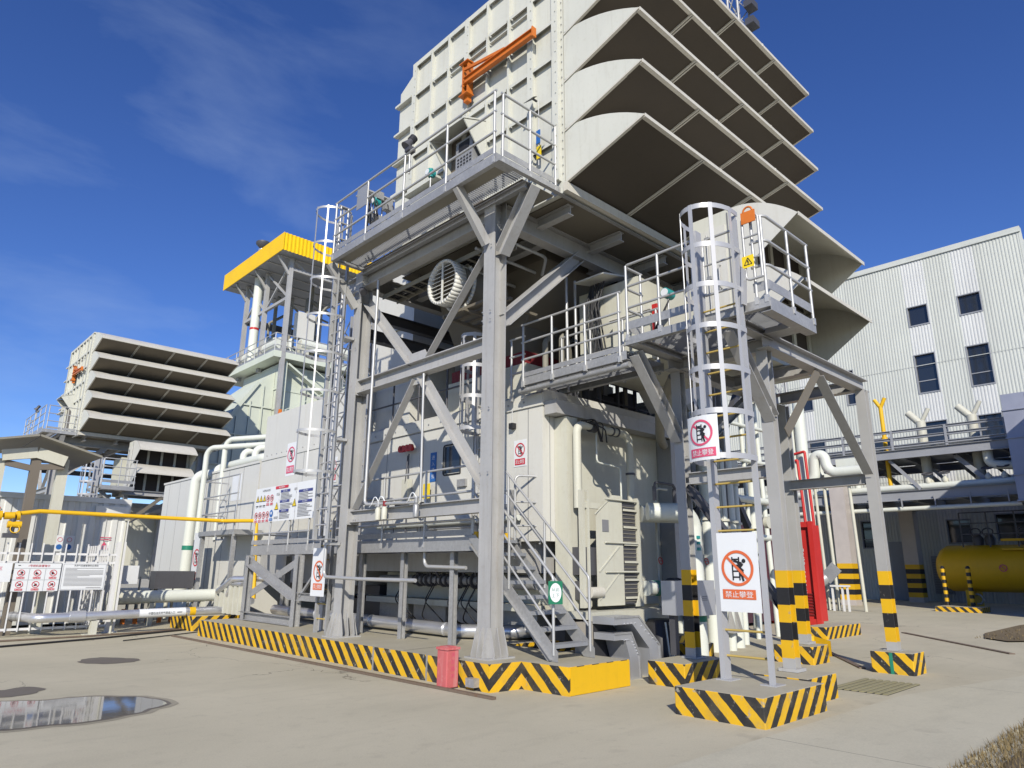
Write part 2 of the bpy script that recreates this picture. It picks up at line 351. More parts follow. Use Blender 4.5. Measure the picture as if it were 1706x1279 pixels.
        ob = bpy.data.objects.new(name, me); COL.objects.link(ob)
        if parent is not None:
            ob.parent = parent; ob['_o'] = tuple(o0)
        else: ob.location = o0; ob['_o'] = tuple(o0)
        tag(ob, label, cat, group, kind)
        return ob
def tag(o, label=None, cat=None, group=None, kind=None):
    if label: o['label'] = label
    if cat: o['category'] = cat
    if group: o['group'] = group
    if kind: o['kind'] = kind
    return o
def fillet(pts, r, seg=5):
    pts = [Vector(p) for p in pts]; o = [pts[0]]
    for i in range(1, len(pts)-1):
        a = pts[i-1]-pts[i]; b = pts[i+1]-pts[i]; la = a.length; lb = b.length; a.normalize(); b.normalize()
        ang = a.angle(b)
        if ang > 3.10: o.append(pts[i]); continue
        d = min(r/math.tan(ang/2), la*0.49, lb*0.49); rr = d*math.tan(ang/2)
        c = pts[i] + (a+b).normalized()*(rr/math.sin(ang/2))
        p0 = pts[i]+a*d - c; p1 = pts[i]+b*d - c; th = p0.angle(p1)
        for k in range(seg+1):
            t_ = k/seg; o.append(c + (p0*math.sin((1-t_)*th)+p1*math.sin(t_*th))/math.sin(th))
    o.append(pts[-1]); return o
def thing(name, label, cat, loc, group=None):
    o = bpy.data.objects.new(name, None); COL.objects.link(o); o.location = loc; o.empty_display_size = 0.2
    o['_o'] = tuple(loc); return tag(o, label, cat, group)
def dup(root, off, label, group=None):
    def cp(o, parent):
        c = o.copy(); COL.objects.link(c); c.parent = parent
        for ch in [x for x in bpy.data.objects if x.parent == o]: cp(ch, c)
        return c
    c = cp(root, None); c.location = Vector(root.location) + Vector(off)
    c['label'] = label
    if group: c['group'] = group; root['group'] = group
    return c
def circle_pts(c, r, a0, a1, n, ax=(1, 0, 0), ay=(0, 1, 0)):
    c = Vector(c); ax = Vector(ax); ay = Vector(ay)
    return [c + ax*(r*math.cos(a0+(a1-a0)*i/n)) + ay*(r*math.sin(a0+(a1-a0)*i/n)) for i in range(n+1)]

# ---- lettering (the built-in font), flattened once per string
_tx = {}
def text2d(body):
    if body in _tx: return _tx[body]
    cu = bpy.data.curves.new('lettering', 'FONT'); cu.body = body; cu.size = 1.0; cu.resolution_u = 2
    ob = bpy.data.objects.new('lettering_tmp', cu); COL.objects.link(ob)
    bpy.context.view_layer.update()
    me = bpy.data.meshes.new_from_object(ob.evaluated_get(bpy.context.evaluated_depsgraph_get()))
    vs = [(v.co.x, v.co.y) for v in me.vertices]; fs = [tuple(p.vertices) for p in me.polygons]
    bpy.data.objects.remove(ob); bpy.data.curves.remove(cu); bpy.data.meshes.remove(me)
    x0 = min(v[0] for v in vs); x1 = max(v[0] for v in vs); y0 = min(v[1] for v in vs); y1 = max(v[1] for v in vs)
    _tx[body] = ([((v[0]-x0)/(y1-y0), (v[1]-y0)/(y1-y0)) for v in vs], fs, (x1-x0)/(y1-y0)); return _tx[body]

class Sign:
    """flat (or mapped) sheet: 2-d drawing in metres, u right, v up, laid out on a real board"""
    def __init__(s, origin, u, nrm, fmap=None):
        s.o = Vector(origin); s.u = Vector(u); s.n = Vector(nrm); s.v = Vector((0, 0, 1)); s.fmap = fmap
    def P(s, a, b, h):
        if s.fmap: return s.fmap(a, b, h)
        return s.o + s.u*a + s.v*b + s.n*h
    def poly(s, mb, pts, h, t=0.0012):
        p = [s.P(a, b, h) for a, b in pts]; q = s.P(pts[0][0], pts[0][1], h+t) - p[0]
        mb.prism(p, q)
    def rect(s, mb, a0, b0, a1, b1, h, seg=1):
        for i in range(seg):
            x0 = a0+(a1-a0)*i/seg; x1 = a0+(a1-a0)*(i+1)/seg
            s.poly(mb, [(x0, b0), (x1, b0), (x1, b1), (x0, b1)], h)
    def line(s, mb, a, b, w, h):
        dx = b[0]-a[0]; dy = b[1]-a[1]; l = math.hypot(dx, dy); nx = -dy/l*w/2; ny = dx/l*w/2
        s.poly(mb, [(a[0]+nx, a[1]+ny), (a[0]-nx, a[1]-ny), (b[0]-nx, b[1]-ny), (b[0]+nx, b[1]+ny)], h)
    def ring(s, mb, c, r, w, h, n=36):
        for i in range(n):
            a0 = 2*math.pi*i/n; a1 = 2*math.pi*(i+1)/n
            s.poly(mb, [(c[0]+q*math.cos(a), c[1]+q*math.sin(a)) for q, a in ((r-w, a0), (r, a0), (r, a1), (r-w, a1))], h)
    def disc(s, mb, c, r, h, n=20, sy=1.0):
        s.poly(mb, [(c[0]+r*math.cos(2*math.pi*i/n), c[1]+r*sy*math.sin(2*math.pi*i/n)) for i in range(n)], h)
    def text(s, mb, body, x, y, size, h, width=None, align='c'):
        vs, fs, wd = text2d(body); sx = size
        if width: sx = min(size*1.25, width/wd)
        ox = x - (wd*sx/2 if align == 'c' else 0)
        o = [s.P(ox+a*sx, y+b*size, h) for a, b in vs]
        flip = False
        mb._add(o, fs)
def climb_sign(s, root_board, W, H, hue, cx, cy, r, band, pict=True, textw=None):
    """no-climbing pictogram: ring, slash, ladder and figure, and the worded band below"""
    sym = MB(); fig = MB(); tx = MB(); bd = MB()
    lw = r*0.10
    for dx in (-0.30, 0.12): s.line(fig, (cx+dx*r, cy-0.68*r), (cx+dx*r, cy+0.62*r), lw*0.8, 0.0045)
    for k in range(4): s.line(fig, (cx-0.30*r, cy+(-0.5+0.33*k)*r), (cx+0.12*r, cy+(-0.5+0.33*k)*r), lw*0.8, 0.0047)
    s.disc(fig, (cx+0.42*r, cy+0.40*r), 0.12*r, 0.0050, 14)
    for a, b, w_ in (((0.30, 0.28), (0.05, 0.02), 2.6), ((0.28, 0.26), (-0.22, 0.42), 1.2), ((0.34, 0.2), (0.02, 0.30), 1.1), ((0.08, 0.05), (0.36, -0.18), 1.7), ((0.36, -0.18), (0.12, -0.36), 1.4), ((0.05, 0.02), (0.26, -0.42), 1.6), ((0.26, -0.42), (0.34, -0.72), 1.3)):
        s.line(fig, (cx+a[0]*r, cy+a[1]*r), (cx+b[0]*r, cy+b[1]*r), lw*w_, 0.0052+0.0002*w_)
    s.ring(sym, (cx, cy), r, r*0.16, 0.0062); s.line(sym, (cx-0.62*r, cy+0.62*r), (cx+0.62*r, cy-0.62*r), r*0.15, 0.0064)
    bx0, by0, bx1, by1 = band
    s.rect(bd, bx0, by0, bx1, by1, 0.0045, 6 if s.fmap else 1)
    s.text(tx, '禁止攀登', (bx0+bx1)/2, by0+(by1-by0)*0.17, (by1-by0)*0.66, 0.0072, (bx1-bx0)*0.84)
    fig.build('pictogram', 'ink', root_board); sym.build('prohibition_ring', hue, root_board)
    b_ = bd.build('text_band', hue, root_board); tx.build('lettering', 'signwhite', b_)

# ---- railings, ladders, gratings
def rail_path(root, pts, h=1.1, spacing=1.1, levels=(1.0, 0.66, 0.33), r=0.021, toe=0.12, mat='rail', posts=None, toe_off=0.0, foot=0.18):
    """guard rail along deck-level points pts: posts, rails and a toe plate as parts of root"""
    P = [Vector(p) for p in pts]
    for lv in levels:
        MB().pipe([p+Vector((0, 0, h*lv)) for p in P], r, 0.10, 8, 4).build('top_rail' if lv == levels[0] else 'mid_rail', mat, root)
    for a, b in zip(P[:-1], P[1:]):
        d = b-a; n = max(1, round(d.length/spacing))
        for i in range(n+1):
            if i == 0 and a is not P[0] : continue
            q = a + d*(i/n); q = q + d.normalized()*(0.04 if i == 0 else (-0.04 if i == n else 0))
            m = MB(); m.tube(q+Vector((0, 0, -foot)), q+Vector((0, 0, h*levels[0]-r*0.5)), r*1.02, 8); m.bar(q+Vector((0, 0, -foot)), q+Vector((0, 0, -foot+0.10)), 0.05, 0.05)
            m.build('post', mat, root)
        if toe:
            MB().bar(a, b, 0.006, toe, None, (0, toe/2)).build('toe_plate', 'galv', root)
def grating(mb, x0, y0, x1, y1, z, along='x', pitch=0.045, cross=0.35):
    """open steel grating: bearing bars and cross rods"""
    if along == 'x':
        n = int((y1-y0)/pitch)
        for i in range(n+1): y = y0+(y1-y0)*i/n; mb.box((x0, y-0.0035, z-0.03), (x1, y+0.0035, z))
        n = int((x1-x0)/cross)
        for i in range(n+1): x = x0+(x1-x0)*i/max(1, n); mb.box((x-0.006, y0, z-0.012), (x+0.006, y1, z-0.002))
    else:
        n = int((x1-x0)/pitch)
        for i in range(n+1): x = x0+(x1-x0)*i/n; mb.box((x-0.0035, y0, z-0.03), (x+0.0035, y1, z))
        n = int((y1-y0)/cross)
        for i in range(n+1): y = y0+(y1-y0)*i/max(1, n); mb.box((x0, y-0.006, z-0.012), (x1, y+0.006, z-0.002))
def caged_ladder(root, x, ya, yb, z0, z1, cz0, cz1, rung_mat, railw=0.06, raild=0.10, hoops=7, hr=0.40, pitch=0.3, bars=5, barw=0.055, mat='cage', hh=0.035):
    """ladder in the plane x with its safety cage on the -x side"""
    for y in (ya, yb):
        m = MB(); m.bar((x, y, z0), (x, y, z1), 0.012, raild, (0, 1, 0)); 
        sgn = 1 if y == max(ya, yb) else -1
        m.bar((x-raild/2+0.006, y+sgn*(railw/2+0.007), z0), (x-raild/2+0.006, y+sgn*(railw/2+0.007), z1), railw, 0.012, (0, 1, 0))
        m.box((x-0.12, y-0.1, z0-0.001), (x+0.12, y+0.1, z0+0.012)); m.build('rail', mat, root)
    n = int((min(z1, cz1-1.0)-z0-0.2)/pitch)
    for i in range(n):
        z = z0+0.28+i*pitch
        MB().tube((x, min(ya, yb)+0.007, z), (x, max(ya, yb)-0.007, z), 0.014, 8).build('rung', rung_mat, root)
    yc = (ya+yb)/2; hw = abs(ya-yb)/2+0.07; cx = x-0.18
    def hp(a):                                            # half ring plus straight legs
        return Vector((cx-math.sin(a)*(hr+0.12), yc+math.cos(a)*hr, 0))
    arc = [Vector((x-0.03, yc+hw, 0))] + [hp(math.pi*i/14) for i in range(15)] + [Vector((x-0.03, yc-hw, 0))]
    for k in range(hoops):
        z = cz0 + (cz1-cz0)*k/(hoops-1); m = MB()
        top = [p+Vector((0, 0, z+hh)) for p in arc]; bot = [p+Vector((0, 0, z-hh)) for p in arc]
        c = Vector((x-0.1, yc, 0)); inn = [p+(c-p).normalized()*0.007 for p in arc]
        m.sheet([bot, top], True); m.sheet([[p+Vector((0, 0, z+hh)) for p in inn], [p+Vector((0, 0, z-hh)) for p in inn]], True)
        m.build('hoop', mat, root)
    for k in range(bars):
        a = math.pi*(0.04+0.92*k/(bars-1)); p = hp(a); t_ = Vector((-math.cos(a), -math.sin(a), 0)) if False else (hp(a+0.05)-hp(a-0.05)).normalized()
        nrm = Vector((t_.y, -t_.x, 0)); q = p + nrm*0.005*(-1 if nrm.x > 0 else 1)*-1
        MB().bar(q+Vector((0, 0, cz0-0.04)), q+Vector((0, 0, cz1+0.04)), barw, 0.008, t_).build('cage_bar', mat, root)
def bolts(mb, p, q, n, r=0.016, ax=(-1, 0, 0)):
    p = Vector(p); q = Vector(q); a = Vector(ax)
    for i in range(n):
        c = p+(q-p)*((i+0.5)/n); mb.sweep([c, c+a*0.014], r, 6)
# ================================================================== SETTING
def flat(name, pts, z, mat, kind='structure', **kw):
    m = MB(); m._add([(x, y, z) for x, y in pts], [tuple(range(len(pts)))])
    return m.build(name, mat, origin=(pts[0][0], pts[0][1], z), kind=kind, **kw)
flat('ground', [(-250, -250), (900, -250), (900, 900), (-250, 900)], 0.0, 'yard')
m = MB(); m.prism([(2.0, 2.02, -0.05), (3.2, 3.72, -0.05), (10.4, 3.56, -0.05), (13.7, 2.92, -0.05), (60, -3.6, -0.05), (60, -9, -0.05), (14.2, 1.2, -0.05), (11.0, 2.05, -0.05)], (0, 0, 0.075))
m.build('pavement', 'pave', kind='structure')
m = MB()                                                  # verge soil, slightly domed
gx = [4 + i*0.5 for i in range(30)]; gy = [-3.0 + j*0.3 for j in range(17)]
m.sheet([[(x, y, 0.004 + 0.06*math.sin(min(1, max(0, (2.06-y)/0.9))*1.57) + 0.012*math.sin(x*3.1+y*5)) for y in gy if y <= 2.07] for x in gx])
m.build('verge_ground', 'soil', kind='structure')
flat('bare_soil', [(20.2, 4.4), (20.8, 5.0), (22.3, 5.35), (26.5, 5.4), (30, 5.0), (30, 2.4), (24, 3.0), (21.2, 3.7)], 0.030, 'soil')
m = MB(); rg = random.Random(3)
for i in range(9000):
    x = rg.uniform(5.6, 12.5); y = rg.uniform(-0.2, 2.0) if rg.random() < 0.75 else rg.uniform(1.75, 2.06)
    a = rg.uniform(0, 6.28); h = rg.uniform(0.012, 0.06); wd = rg.uniform(0.003, 0.007); ln = rg.uniform(0, 0.07)
    dx, dy = math.cos(a)*wd, math.sin(a)*wd; tx_, ty_ = math.cos(a+1.5)*ln, math.sin(a+1.5)*ln
    z = 0.05
    m._add([(x-dx, y-dy, z-0.02), (x+dx, y+dy, z-0.02), (x+tx_, y+ty_, z+h)], [(0, 1, 2)])
for i in range(900):
    x = rg.uniform(20.5, 29); y = rg.uniform(3.2, 5.2); a = rg.uniform(0, 6.28); h = rg.uniform(0.03, 0.09)
    m._add([(x-math.cos(a)*.012, y-math.sin(a)*.012, 0.02), (x+math.cos(a)*.012, y+math.sin(a)*.012, 0.02), (x+.05*math.sin(a), y, h)], [(0, 1, 2)])
m.build('dry_grass', 'grass', kind='stuff', label='dry straw coloured grass along the edge of the concrete path')
# puddle: an irregular sheet of water with a damp rim
def blob(pts, z, mat, name, grow=0.0, **kw):
    c = Vector((sum(p[0] for p in pts)/len(pts), sum(p[1] for p in pts)/len(pts)))
    P = [Vector(p) for p in pts]; P = [p+(p-c).normalized()*grow for p in P]
    Q = []
    n = len(P)
    for i in range(n):
        for k in range(5):
            t_ = k/5; p0, p1, p2, p3 = P[i-1], P[i], P[(i+1) % n], P[(i+2) % n]
            Q.append(0.5*((2*p1)+(p2-p0)*t_+(2*p0-5*p1+4*p2-p3)*t_*t_+(3*p1-p0-3*p2+p3)*t_**3))
    rj = random.Random(len(pts)); amp = 0.028*min(1, (max(p.x for p in P)-min(p.x for p in P)))
    ph = [rj.uniform(0, 6.28) for _ in range(4)]
    Q = [q + (q-c).normalized()*amp*(math.sin(i*0.9+ph[0])*0.6+math.sin(i*1.7+ph[1])*0.6+math.sin(i*0.35+ph[2])*1.4+rj.uniform(-.5, .5)) for i, q in enumerate(Q)]
    return flat(name, [(q.x, q.y) for q in Q], z, mat, **kw)
pud = [(3.28, 9.42), (3.12, 9.95), (2.66, 10.40), (2.2, 10.52), (1.78, 10.80), (1.3, 10.9), (0.6, 10.6), (0.7, 9.4), (1.35, 9.02), (1.95, 8.95), (2.45, 8.88), (2.9, 9.05)]
blob(pud, 0.003, 'damp_edge', 'damp_patch', 0.13)
blob(pud, 0.0055, 'damp', 'damp_patch', 0.05)
blob(pud, 0.008, 'water', 'puddle_water')
blob([(2.05, 11.15), (2.35, 11.5), (2.2, 11.9), (1.9, 11.75), (1.6, 12.1), (1.4, 11.9), (1.62, 11.55), (1.75, 11.2)], 0.004, 'damp', 'damp_patch')
blob([(4.22, 14.0), (4.0, 14.45), (3.75, 14.75), (3.5, 14.6), (3.38, 14.2), (3.5, 13.8), (3.75, 13.6), (4.05, 13.7)], 0.004, 'damp', 'damp_patch')
m = MB()
m.bar((6.1, 17.95, 0.018), (6.33, 6.95, 0.018), 0.07, 0.03)
m.build('ground_strip', 'steelstrip', label='long rusty steel strip lying on the ground along the striped plinth', cat='steel strip')
m = MB(); m.bar((12.9, 4.95, 0.012), (14.9, 6.35, 0.012), 0.10, 0.018); m.build('ground_strip', 'steelstrip', label='short brown strip on the ground leading away behind the rightmost striped footing', cat='steel strip')  # thin dark bar laid flat along a line on the ground
m = MB(); m.bar((17.4, 3.75, 0.012), (21.0, 6.9, 0.012), 0.11, 0.018); m.build('ground_strip', 'steelstrip', label='dark strip on the ground at right beyond the rightmost striped footing', cat='steel strip')  # another thin dark bar on a ground line, farther off
t = thing('drain_cover', 'yellowish slatted drain cover set in the yard beside the path', 'drain cover', (11, 4.1, 0))
m = MB(); m._add([(10.45, 3.72, 0.004), (11.75, 3.72, 0.004), (11.75, 4.5, 0.004), (10.45, 4.5, 0.004)], [(0, 1, 2, 3)]); m.build('pit', 'dark', t)
m = MB()
for i in range(8): m.box((10.45, 3.73+i*0.1, 0.006), (11.75, 3.79+i*0.1, 0.016))
m.build('slats', 'grate', t)

# ================================================================== PLINTH AND FOOTINGS
t = thing('concrete_plinth', 'long raised concrete plinth with yellow and black striped edge under the grey steel frame', 'plinth', (7.0, 12, 0))
m = MB(); m.prism([(6.6, 17.75, 0), (6.6, 7.35, 0), (7.15, 7.30, 0), (7.2, 6.47, 0), (8.48, 6.47, 0), (8.48, 9, 0), (14.0, 9.0, 0), (14.0, 17.75, 0)], (0, 0, 0.355)); m.build('body', 'hazard', t)
m = MB(); m.box((7.23, 6.462, 0.006), (8.486, 6.47, 0.345)); m.build('yellow_end_face', 'yellow', t)
for y in (10.15, 8.72): MB().box((6.585, y-0.012, 0), (6.6, y+0.012, 0.36)).build('edge_joint', 'galv', t)
MB().box((6.5, 7.55, 0.05), (6.6, 7.72, 0.16)).build('socket_box', 'galv', t)
flat('plinth_joint', [(6.66, 9.4), (8.0, 9.55), (8.0, 9.565), (6.66, 9.415)], 0.3595, 'damp')
def footing(x0, y0, x1, y1, h, label):
    m = MB(); m.box((x0, y0, -0.02), (x1, y1, h))
    o = m.build('concrete_footing', 'hazard_b', label=label, cat='footing', group='striped concrete footings')
    b = o.modifiers.new('bevel', 'BEVEL'); b.width = 0.012; b.segments = 2
footing(7.30, 3.84, 8.82, 4.93, 0.30, 'large striped concrete footing nearest the viewer, carrying the caged ladder')
footing(8.86, 5.80, 9.98, 6.42, 0.32, 'striped concrete footing under the steel post just behind the grey junction box')
footing(8.95, 4.10, 9.80, 4.82, 0.30, 'striped concrete footing partly hidden behind the ladder footing')
footing(12.63, 4.06, 13.20, 4.70, 0.33, 'rightmost striped concrete footing with a green mark on its face')
footing(12.70, 5.68, 13.36, 6.40, 0.30, 'striped concrete footing of the rear post, in front of the red container')
m = MB(); m.box((12.622, 4.36, 0.0), (12.63, 4.41, 0.32)); m.build('paint_mark', 'green', label='green painted strip down the face of the rightmost striped footing', cat='paint mark')
footing(17.5, 7.45, 19.6, 8.0, 0.28, 'striped kerb block on the ground in front of the red container')
footing(10.9, 8.2, 12.9, 8.75, 0.33, 'striped kerb beside the rungs at the foot of the caged ladder')
footing(8.62, 7.3, 9.4, 7.9, 0.33, 'short striped kerb behind the metal cable covers')
footing(11.4, 7.2, 12.0, 7.6, 0.30, 'small striped block between the white pipes and the steel post')
footing(6.9, 19.0, 8.4, 20.6, 0.36, 'low striped block at the far end of the long plinth')
t = thing('bent_guard', 'yellow bent plate guard by the foot of the rear post', 'guard plate', (14.1, 6.3, 0))
m = MB(); m.sheet([[(14.0, 6.7, 0), (14.0, 6.7, .34)], [(14.3, 6.35, 0), (14.3, 6.35, .34)], [(14.2, 6.0, 0), (14.2, 6.0, .28)]], False); m.sheet([[(14.03, 6.7, .34), (14.03, 6.7, 0)], [(14.33, 6.35, .34), (14.33, 6.35, 0)], [(14.23, 6.0, .28), (14.23, 6.0, 0)]], False); m.build('plate', 'yellow', t)

# ================================================================== UNIT: MAIN SUPPORT FRAME
CX, CY0, CY1 = 7.07, 7.87, 11.98
fr = thing('support_frame', 'tall grey steel frame of H columns and crossed braces carrying the louvred filter house', 'steel frame', (CX, CY0, 0.355))
def column(root, x, y, z0, z1, B=0.26, H=0.27, fins=True, mat='frame', flange='x'):
    side = (0, 1, 0) if flange == 'x' else (1, 0, 0)
    m = MB()
    if flange == 'x':
        m.box((x-H/2, y-B/2, z0), (x-H/2+0.018, y+B/2, z1)); m.box((x+H/2-0.018, y-B/2, z0), (x+H/2, y+B/2, z1)); m.box((x-H/2+0.0185, y-0.006, z0), (x+H/2-0.0185, y+0.006, z1))
    else:
        m.box((x-B/2, y-H/2, z0), (x+B/2, y-H/2+0.016, z1)); m.box((x-B/2, y+H/2-0.016, z0), (x+B/2, y+H/2, z1)); m.box((x-0.006, y-H/2+0.0165, z0), (x+0.006, y+H/2-0.0165, z1))
    c = m.build('column', mat, root)
    if fins:
        g = MB(); g.box((x-H/2-0.13, y-B/2-0.12, z0-0.002), (x+H/2+0.13, y+B/2+0.12, z0+0.022))
        for yy in (-B/2+0.012, 0.0, B/2-0.012):
            for sx in (-1, 1):
                xx = x+sx*H/2; g.prism([(xx, y+yy-0.006, z0+0.022), (xx+sx*0.12, y+yy-0.006, z0+0.022), (xx+sx*0.12, y+yy-0.006, z0+0.06), (xx+sx*0.02, y+yy-0.006, z0+0.42), (xx, y+yy-0.006, z0+0.42)], (0, 0.012, 0))
        for xx in (-H/2+0.010, 0.0, H/2-0.010):
            for sy in (-1, 1):
                yy = y+sy*B/2; g.prism([(x+xx-0.006, yy, z0+0.022), (x+xx-0.006, yy+sy*0.11, z0+0.022), (x+xx-0.006, yy+sy*0.11, z0+0.06), (x+xx-0.006, yy+sy*0.02, z0+0.42), (x+xx-0.006, yy, z0+0.42)], (0.012, 0, 0))
        g.build('base_plate', mat, c)
    return c
for x in (CX, 13.75):
    for y in (CY0, CY1): column(fr, x, y, 0.355, 7.60)
ya, yb = CY0+0.125, CY1-0.125
m = MB(); m.hsec((CX, ya, 5.09), (CX, yb, 5.09), 0.20, 0.26, side=(1, 0, 0)); m.build('cross_beam', 'frame', fr)
m = MB(); m.hsec((CX, ya, 2.53), (CX, yb, 2.53), 0.16, 0.22, side=(1, 0, 0)); m.build('cross_beam', 'frame', fr)
m = MB(); m.hsec((CX, ya, 7.42), (CX, yb, 7.42), 0.22, 0.36, side=(1, 0, 0)); m.build('head_beam', 'frame', fr)
m = MB(); m.hsec((13.75, ya, 7.42), (13.75, yb, 7.42), 0.22, 0.36, side=(1, 0, 0)); m.build('head_beam', 'frame', fr)
ym = (CY0+CY1)/2
for p, q in (((CX, ym-0.18, 5.23), (CX, ya+0.01, 6.95)), ((CX, ym+0.18, 5.23), (CX, yb-0.01, 6.95)), ((CX, ym-0.12, 4.94), (CX, ya+0.01, 2.78)), ((CX, ym+0.12, 4.94), (CX, yb-0.01, 2.72))):
    MB().angle(p, q, 0.14, 0.012, (1, 0, 0)).build('brace', 'frame', fr)
m = MB(); m.prism([(CX-0.008, ym-0.32, 5.222), (CX-0.008, ym+0.32, 5.222), (CX-0.008, ym+0.2, 5.42), (CX-0.008, ym-0.2, 5.42)], (0.012, 0, 0)); m.prism([(CX-0.008, ym-0.26, 4.957), (CX-0.008, ym+0.26, 4.957), (CX-0.008, ym+0.16, 4.8), (CX-0.008, ym-0.16, 4.8)], (0.012, 0, 0)); m.build('gusset', 'frame', fr)
# bolted end plates
for z, h in ((5.09, 0.34), (2.53, 0.30), (7.42, 0.42)):
    for y, sg in ((ya, 1), (yb, -1)):
        m = MB(); m.box((CX-0.13, y+sg*0.001, z-h/2), (CX+0.13, y+sg*0.016, z+h/2)); bolts(m, (CX-0.131, y+sg*0.07, z-0.07), (CX-0.131, y+sg*0.07, z+0.07), 2, 0.013) if False else None
        m.build('end_plate', 'frame', fr)
        m = MB()
        for dz in (-0.06, 0.06):
            for dy in (0.05, 0.12): m.sweep([(CX-0.006, y+sg*dy, z+dz), (CX-0.02, y+sg*dy, z+dz)], 0.014, 6)
        m.build('bolts', 'galv', fr)
for y, z in ((CY0, 5.6), (CY0, 5.45), (CY0, 6.75), (CY1, 5.9), (CY0, 4.0), (CY0, 3.0)):
    m = MB(); m.sweep([(CX-0.17, y-0.09, z), (CX-0.185, y-0.09, z)], 0.014, 6); m.sweep([(CX-0.17, y+0.09, z), (CX-0.185, y+0.09, z)], 0.014, 6); m.build('bolts', 'galv', fr)
# brackets under the walkway
m = MB(); m.chan((CX-0.16, CY0, 6.80), (6.26, CY0, 7.60), 0.08, 0.16, 0.012, (0, 1, 0)); m.build('bracket', 'frame', fr)
m = MB(); m.chan((CX-0.16, CY1, 6.80), (6.26, CY1, 7.60), 0.08, 0.16, 0.012, (0, 1, 0)); m.build('bracket', 'frame', fr)
m = MB(); m.hsec((CX, CY0-0.16, 6.62), (CX, 6.99, 7.58), 0.2, 0.2, 0.012, 0.01, (1, 0, 0)); m.build('bracket', 'frame', fr)
# the diagonal along the end
m = MB(); m.hsec((CX+0.17, CY0, 5.52), (9.15, CY0, 7.28), 0.22, 0.22, 0.013, 0.01, (0, 1, 0)); m.build('brace', 'frame', fr)
m = MB(); m.hsec((13.55, CY0, 5.52), (11.5, CY0, 7.28), 0.22, 0.22, 0.013, 0.01, (0, 1, 0)); m.build('brace', 'frame', fr)
for y in (CY0, CY1):
    m = MB(); m.hsec((CX+0.175, y, 7.42), (13.57, y, 7.42), 0.22, 0.36, side=(0, 1, 0)); m.build('head_beam', 'frame', fr)
for x in (8.4, 10.0, 11.6, 12.8):
    m = MB(); m.hsec((x, ya-0.04, 7.45), (x, yb+0.04, 7.45), 0.16, 0.24, side=(1, 0, 0)); m.build('floor_beam', 'frame', fr)
for x in (8.0, 9.4, 10.8, 12.2): MB().hsec((x, 7.0, 7.50), (x, CY0-0.12, 7.50), 0.14, 0.18, side=(1, 0, 0)).build('outrigger', 'frame', fr)
MB().hsec((CX, CY1+0.17, 7.42), (CX, 12.6, 7.42), 0.2, 0.3, side=(1, 0, 0)).build('floor_beam', 'frame', fr)
for z, y in ((6.95, 12.5), (6.4, 12.3)): MB().hsec((7.3, y, z), (13.5, y, z), 0.18, 0.24, side=(0, 1, 0)).build('tie_beam', 'darksteel', fr)

# ================================================================== FILTER HOUSE
HX0, HX1, HY0, HY1, HZ0, HZ1 = 7.66, 14.24, 6.80, 11.32, 7.85, 12.72
fh = thing('filter_house', 'huge pale filter house nearest the viewer, with ribbed side wall and five hood tiers', 'filter house', (10.9, 9.0, 7.62))
m = MB(); m.box((HX0, HY0+0.02, HZ0-0.22), (HX1, HY1, HZ1)); m.build('body', 'filter', fh)
m = MB(); m.box((HX0+0.02, HY1+0.002, HZ0), (HX1-0.02, HY1+0.62, HZ1-0.02-0.35)); m.prism([(HX0+0.02, HY1+0.62, HZ1-0.372), (HX0+0.02, HY1+0.002, HZ1-0.372), (HX0+0.02, HY1+0.002, HZ1-0.05)], (6.5, 0, 0)); m.build('rear_section', 'filter', fh)
rows = [12.70, 11.92, 11.12, 10.36, 9.52, 8.66]; cols = [6.94, 7.55, 8.15, 8.77, 9.40, 10.02, 10.62, 11.24]
thick = {0, 1, 4, 7}
for i, y in enumerate(cols):
    m = MB(); wdt = 0.10 if i in thick else 0.045
    m.box((HX0-0.085, y-wdt/2, HZ0), (HX0-0.001, y+wdt/2, HZ1+0.015))
    if i in thick:
        m.box((HX0-0.097, y-wdt/2-0.02, HZ0), (HX0-0.0855, y+wdt/2+0.02, HZ1+0.01))
        bolts(m, (HX0-0.097, y-0.03, HZ0+0.1), (HX0-0.097, y-0.03, HZ1-0.1), 22, 0.012)
    m.build('wall_rib', 'filter', fh)
for z in rows:
    for a, b in zip(cols[:-1], cols[1:]):
        if z < 9.0 and 7.6 < (a+b)/2 < 10.6: continue
        m = MB(); m.box((HX0-0.075, a+0.052, z-0.016), (HX0-0.001, b-0.052, z)); m.box((HX0-0.081, a+0.052, z-0.07), (HX0-0.073, b-0.052, z-0.001)); m.build('wall_rib', 'filter', fh)
for a, b in zip(cols[1:5], cols[2:6]):
    MB().box((HX0-0.06, a+0.052, 11.70), (HX0-0.001, b-0.052, 11.72)).build('wall_rib', 'filter', fh)
for z in (11.92, 11.15, 10.4, 9.6): MB().box((HX0-0.09, HY1+0.05, z), (HX0+0.018, HY1+0.66, z+0.05)).build('rear_ledge', 'filter', fh)
m = MB(); m.box((HX0-0.06, HY0-0.05, HZ1+0.002), (HX1+0.06, HY1+0.05, HZ1+0.06)); m.build('roof', 'filter', fh)
lips = [8.26, 9.235, 10.21, 11.185, 12.16]; LY = 5.19
m = MB(); m.box((HX0+0.05, HY0+0.006, HZ0), (HX1-0.05, HY0+0.019, HZ1)); m.build('filter_screen', 'filt_media', fh)
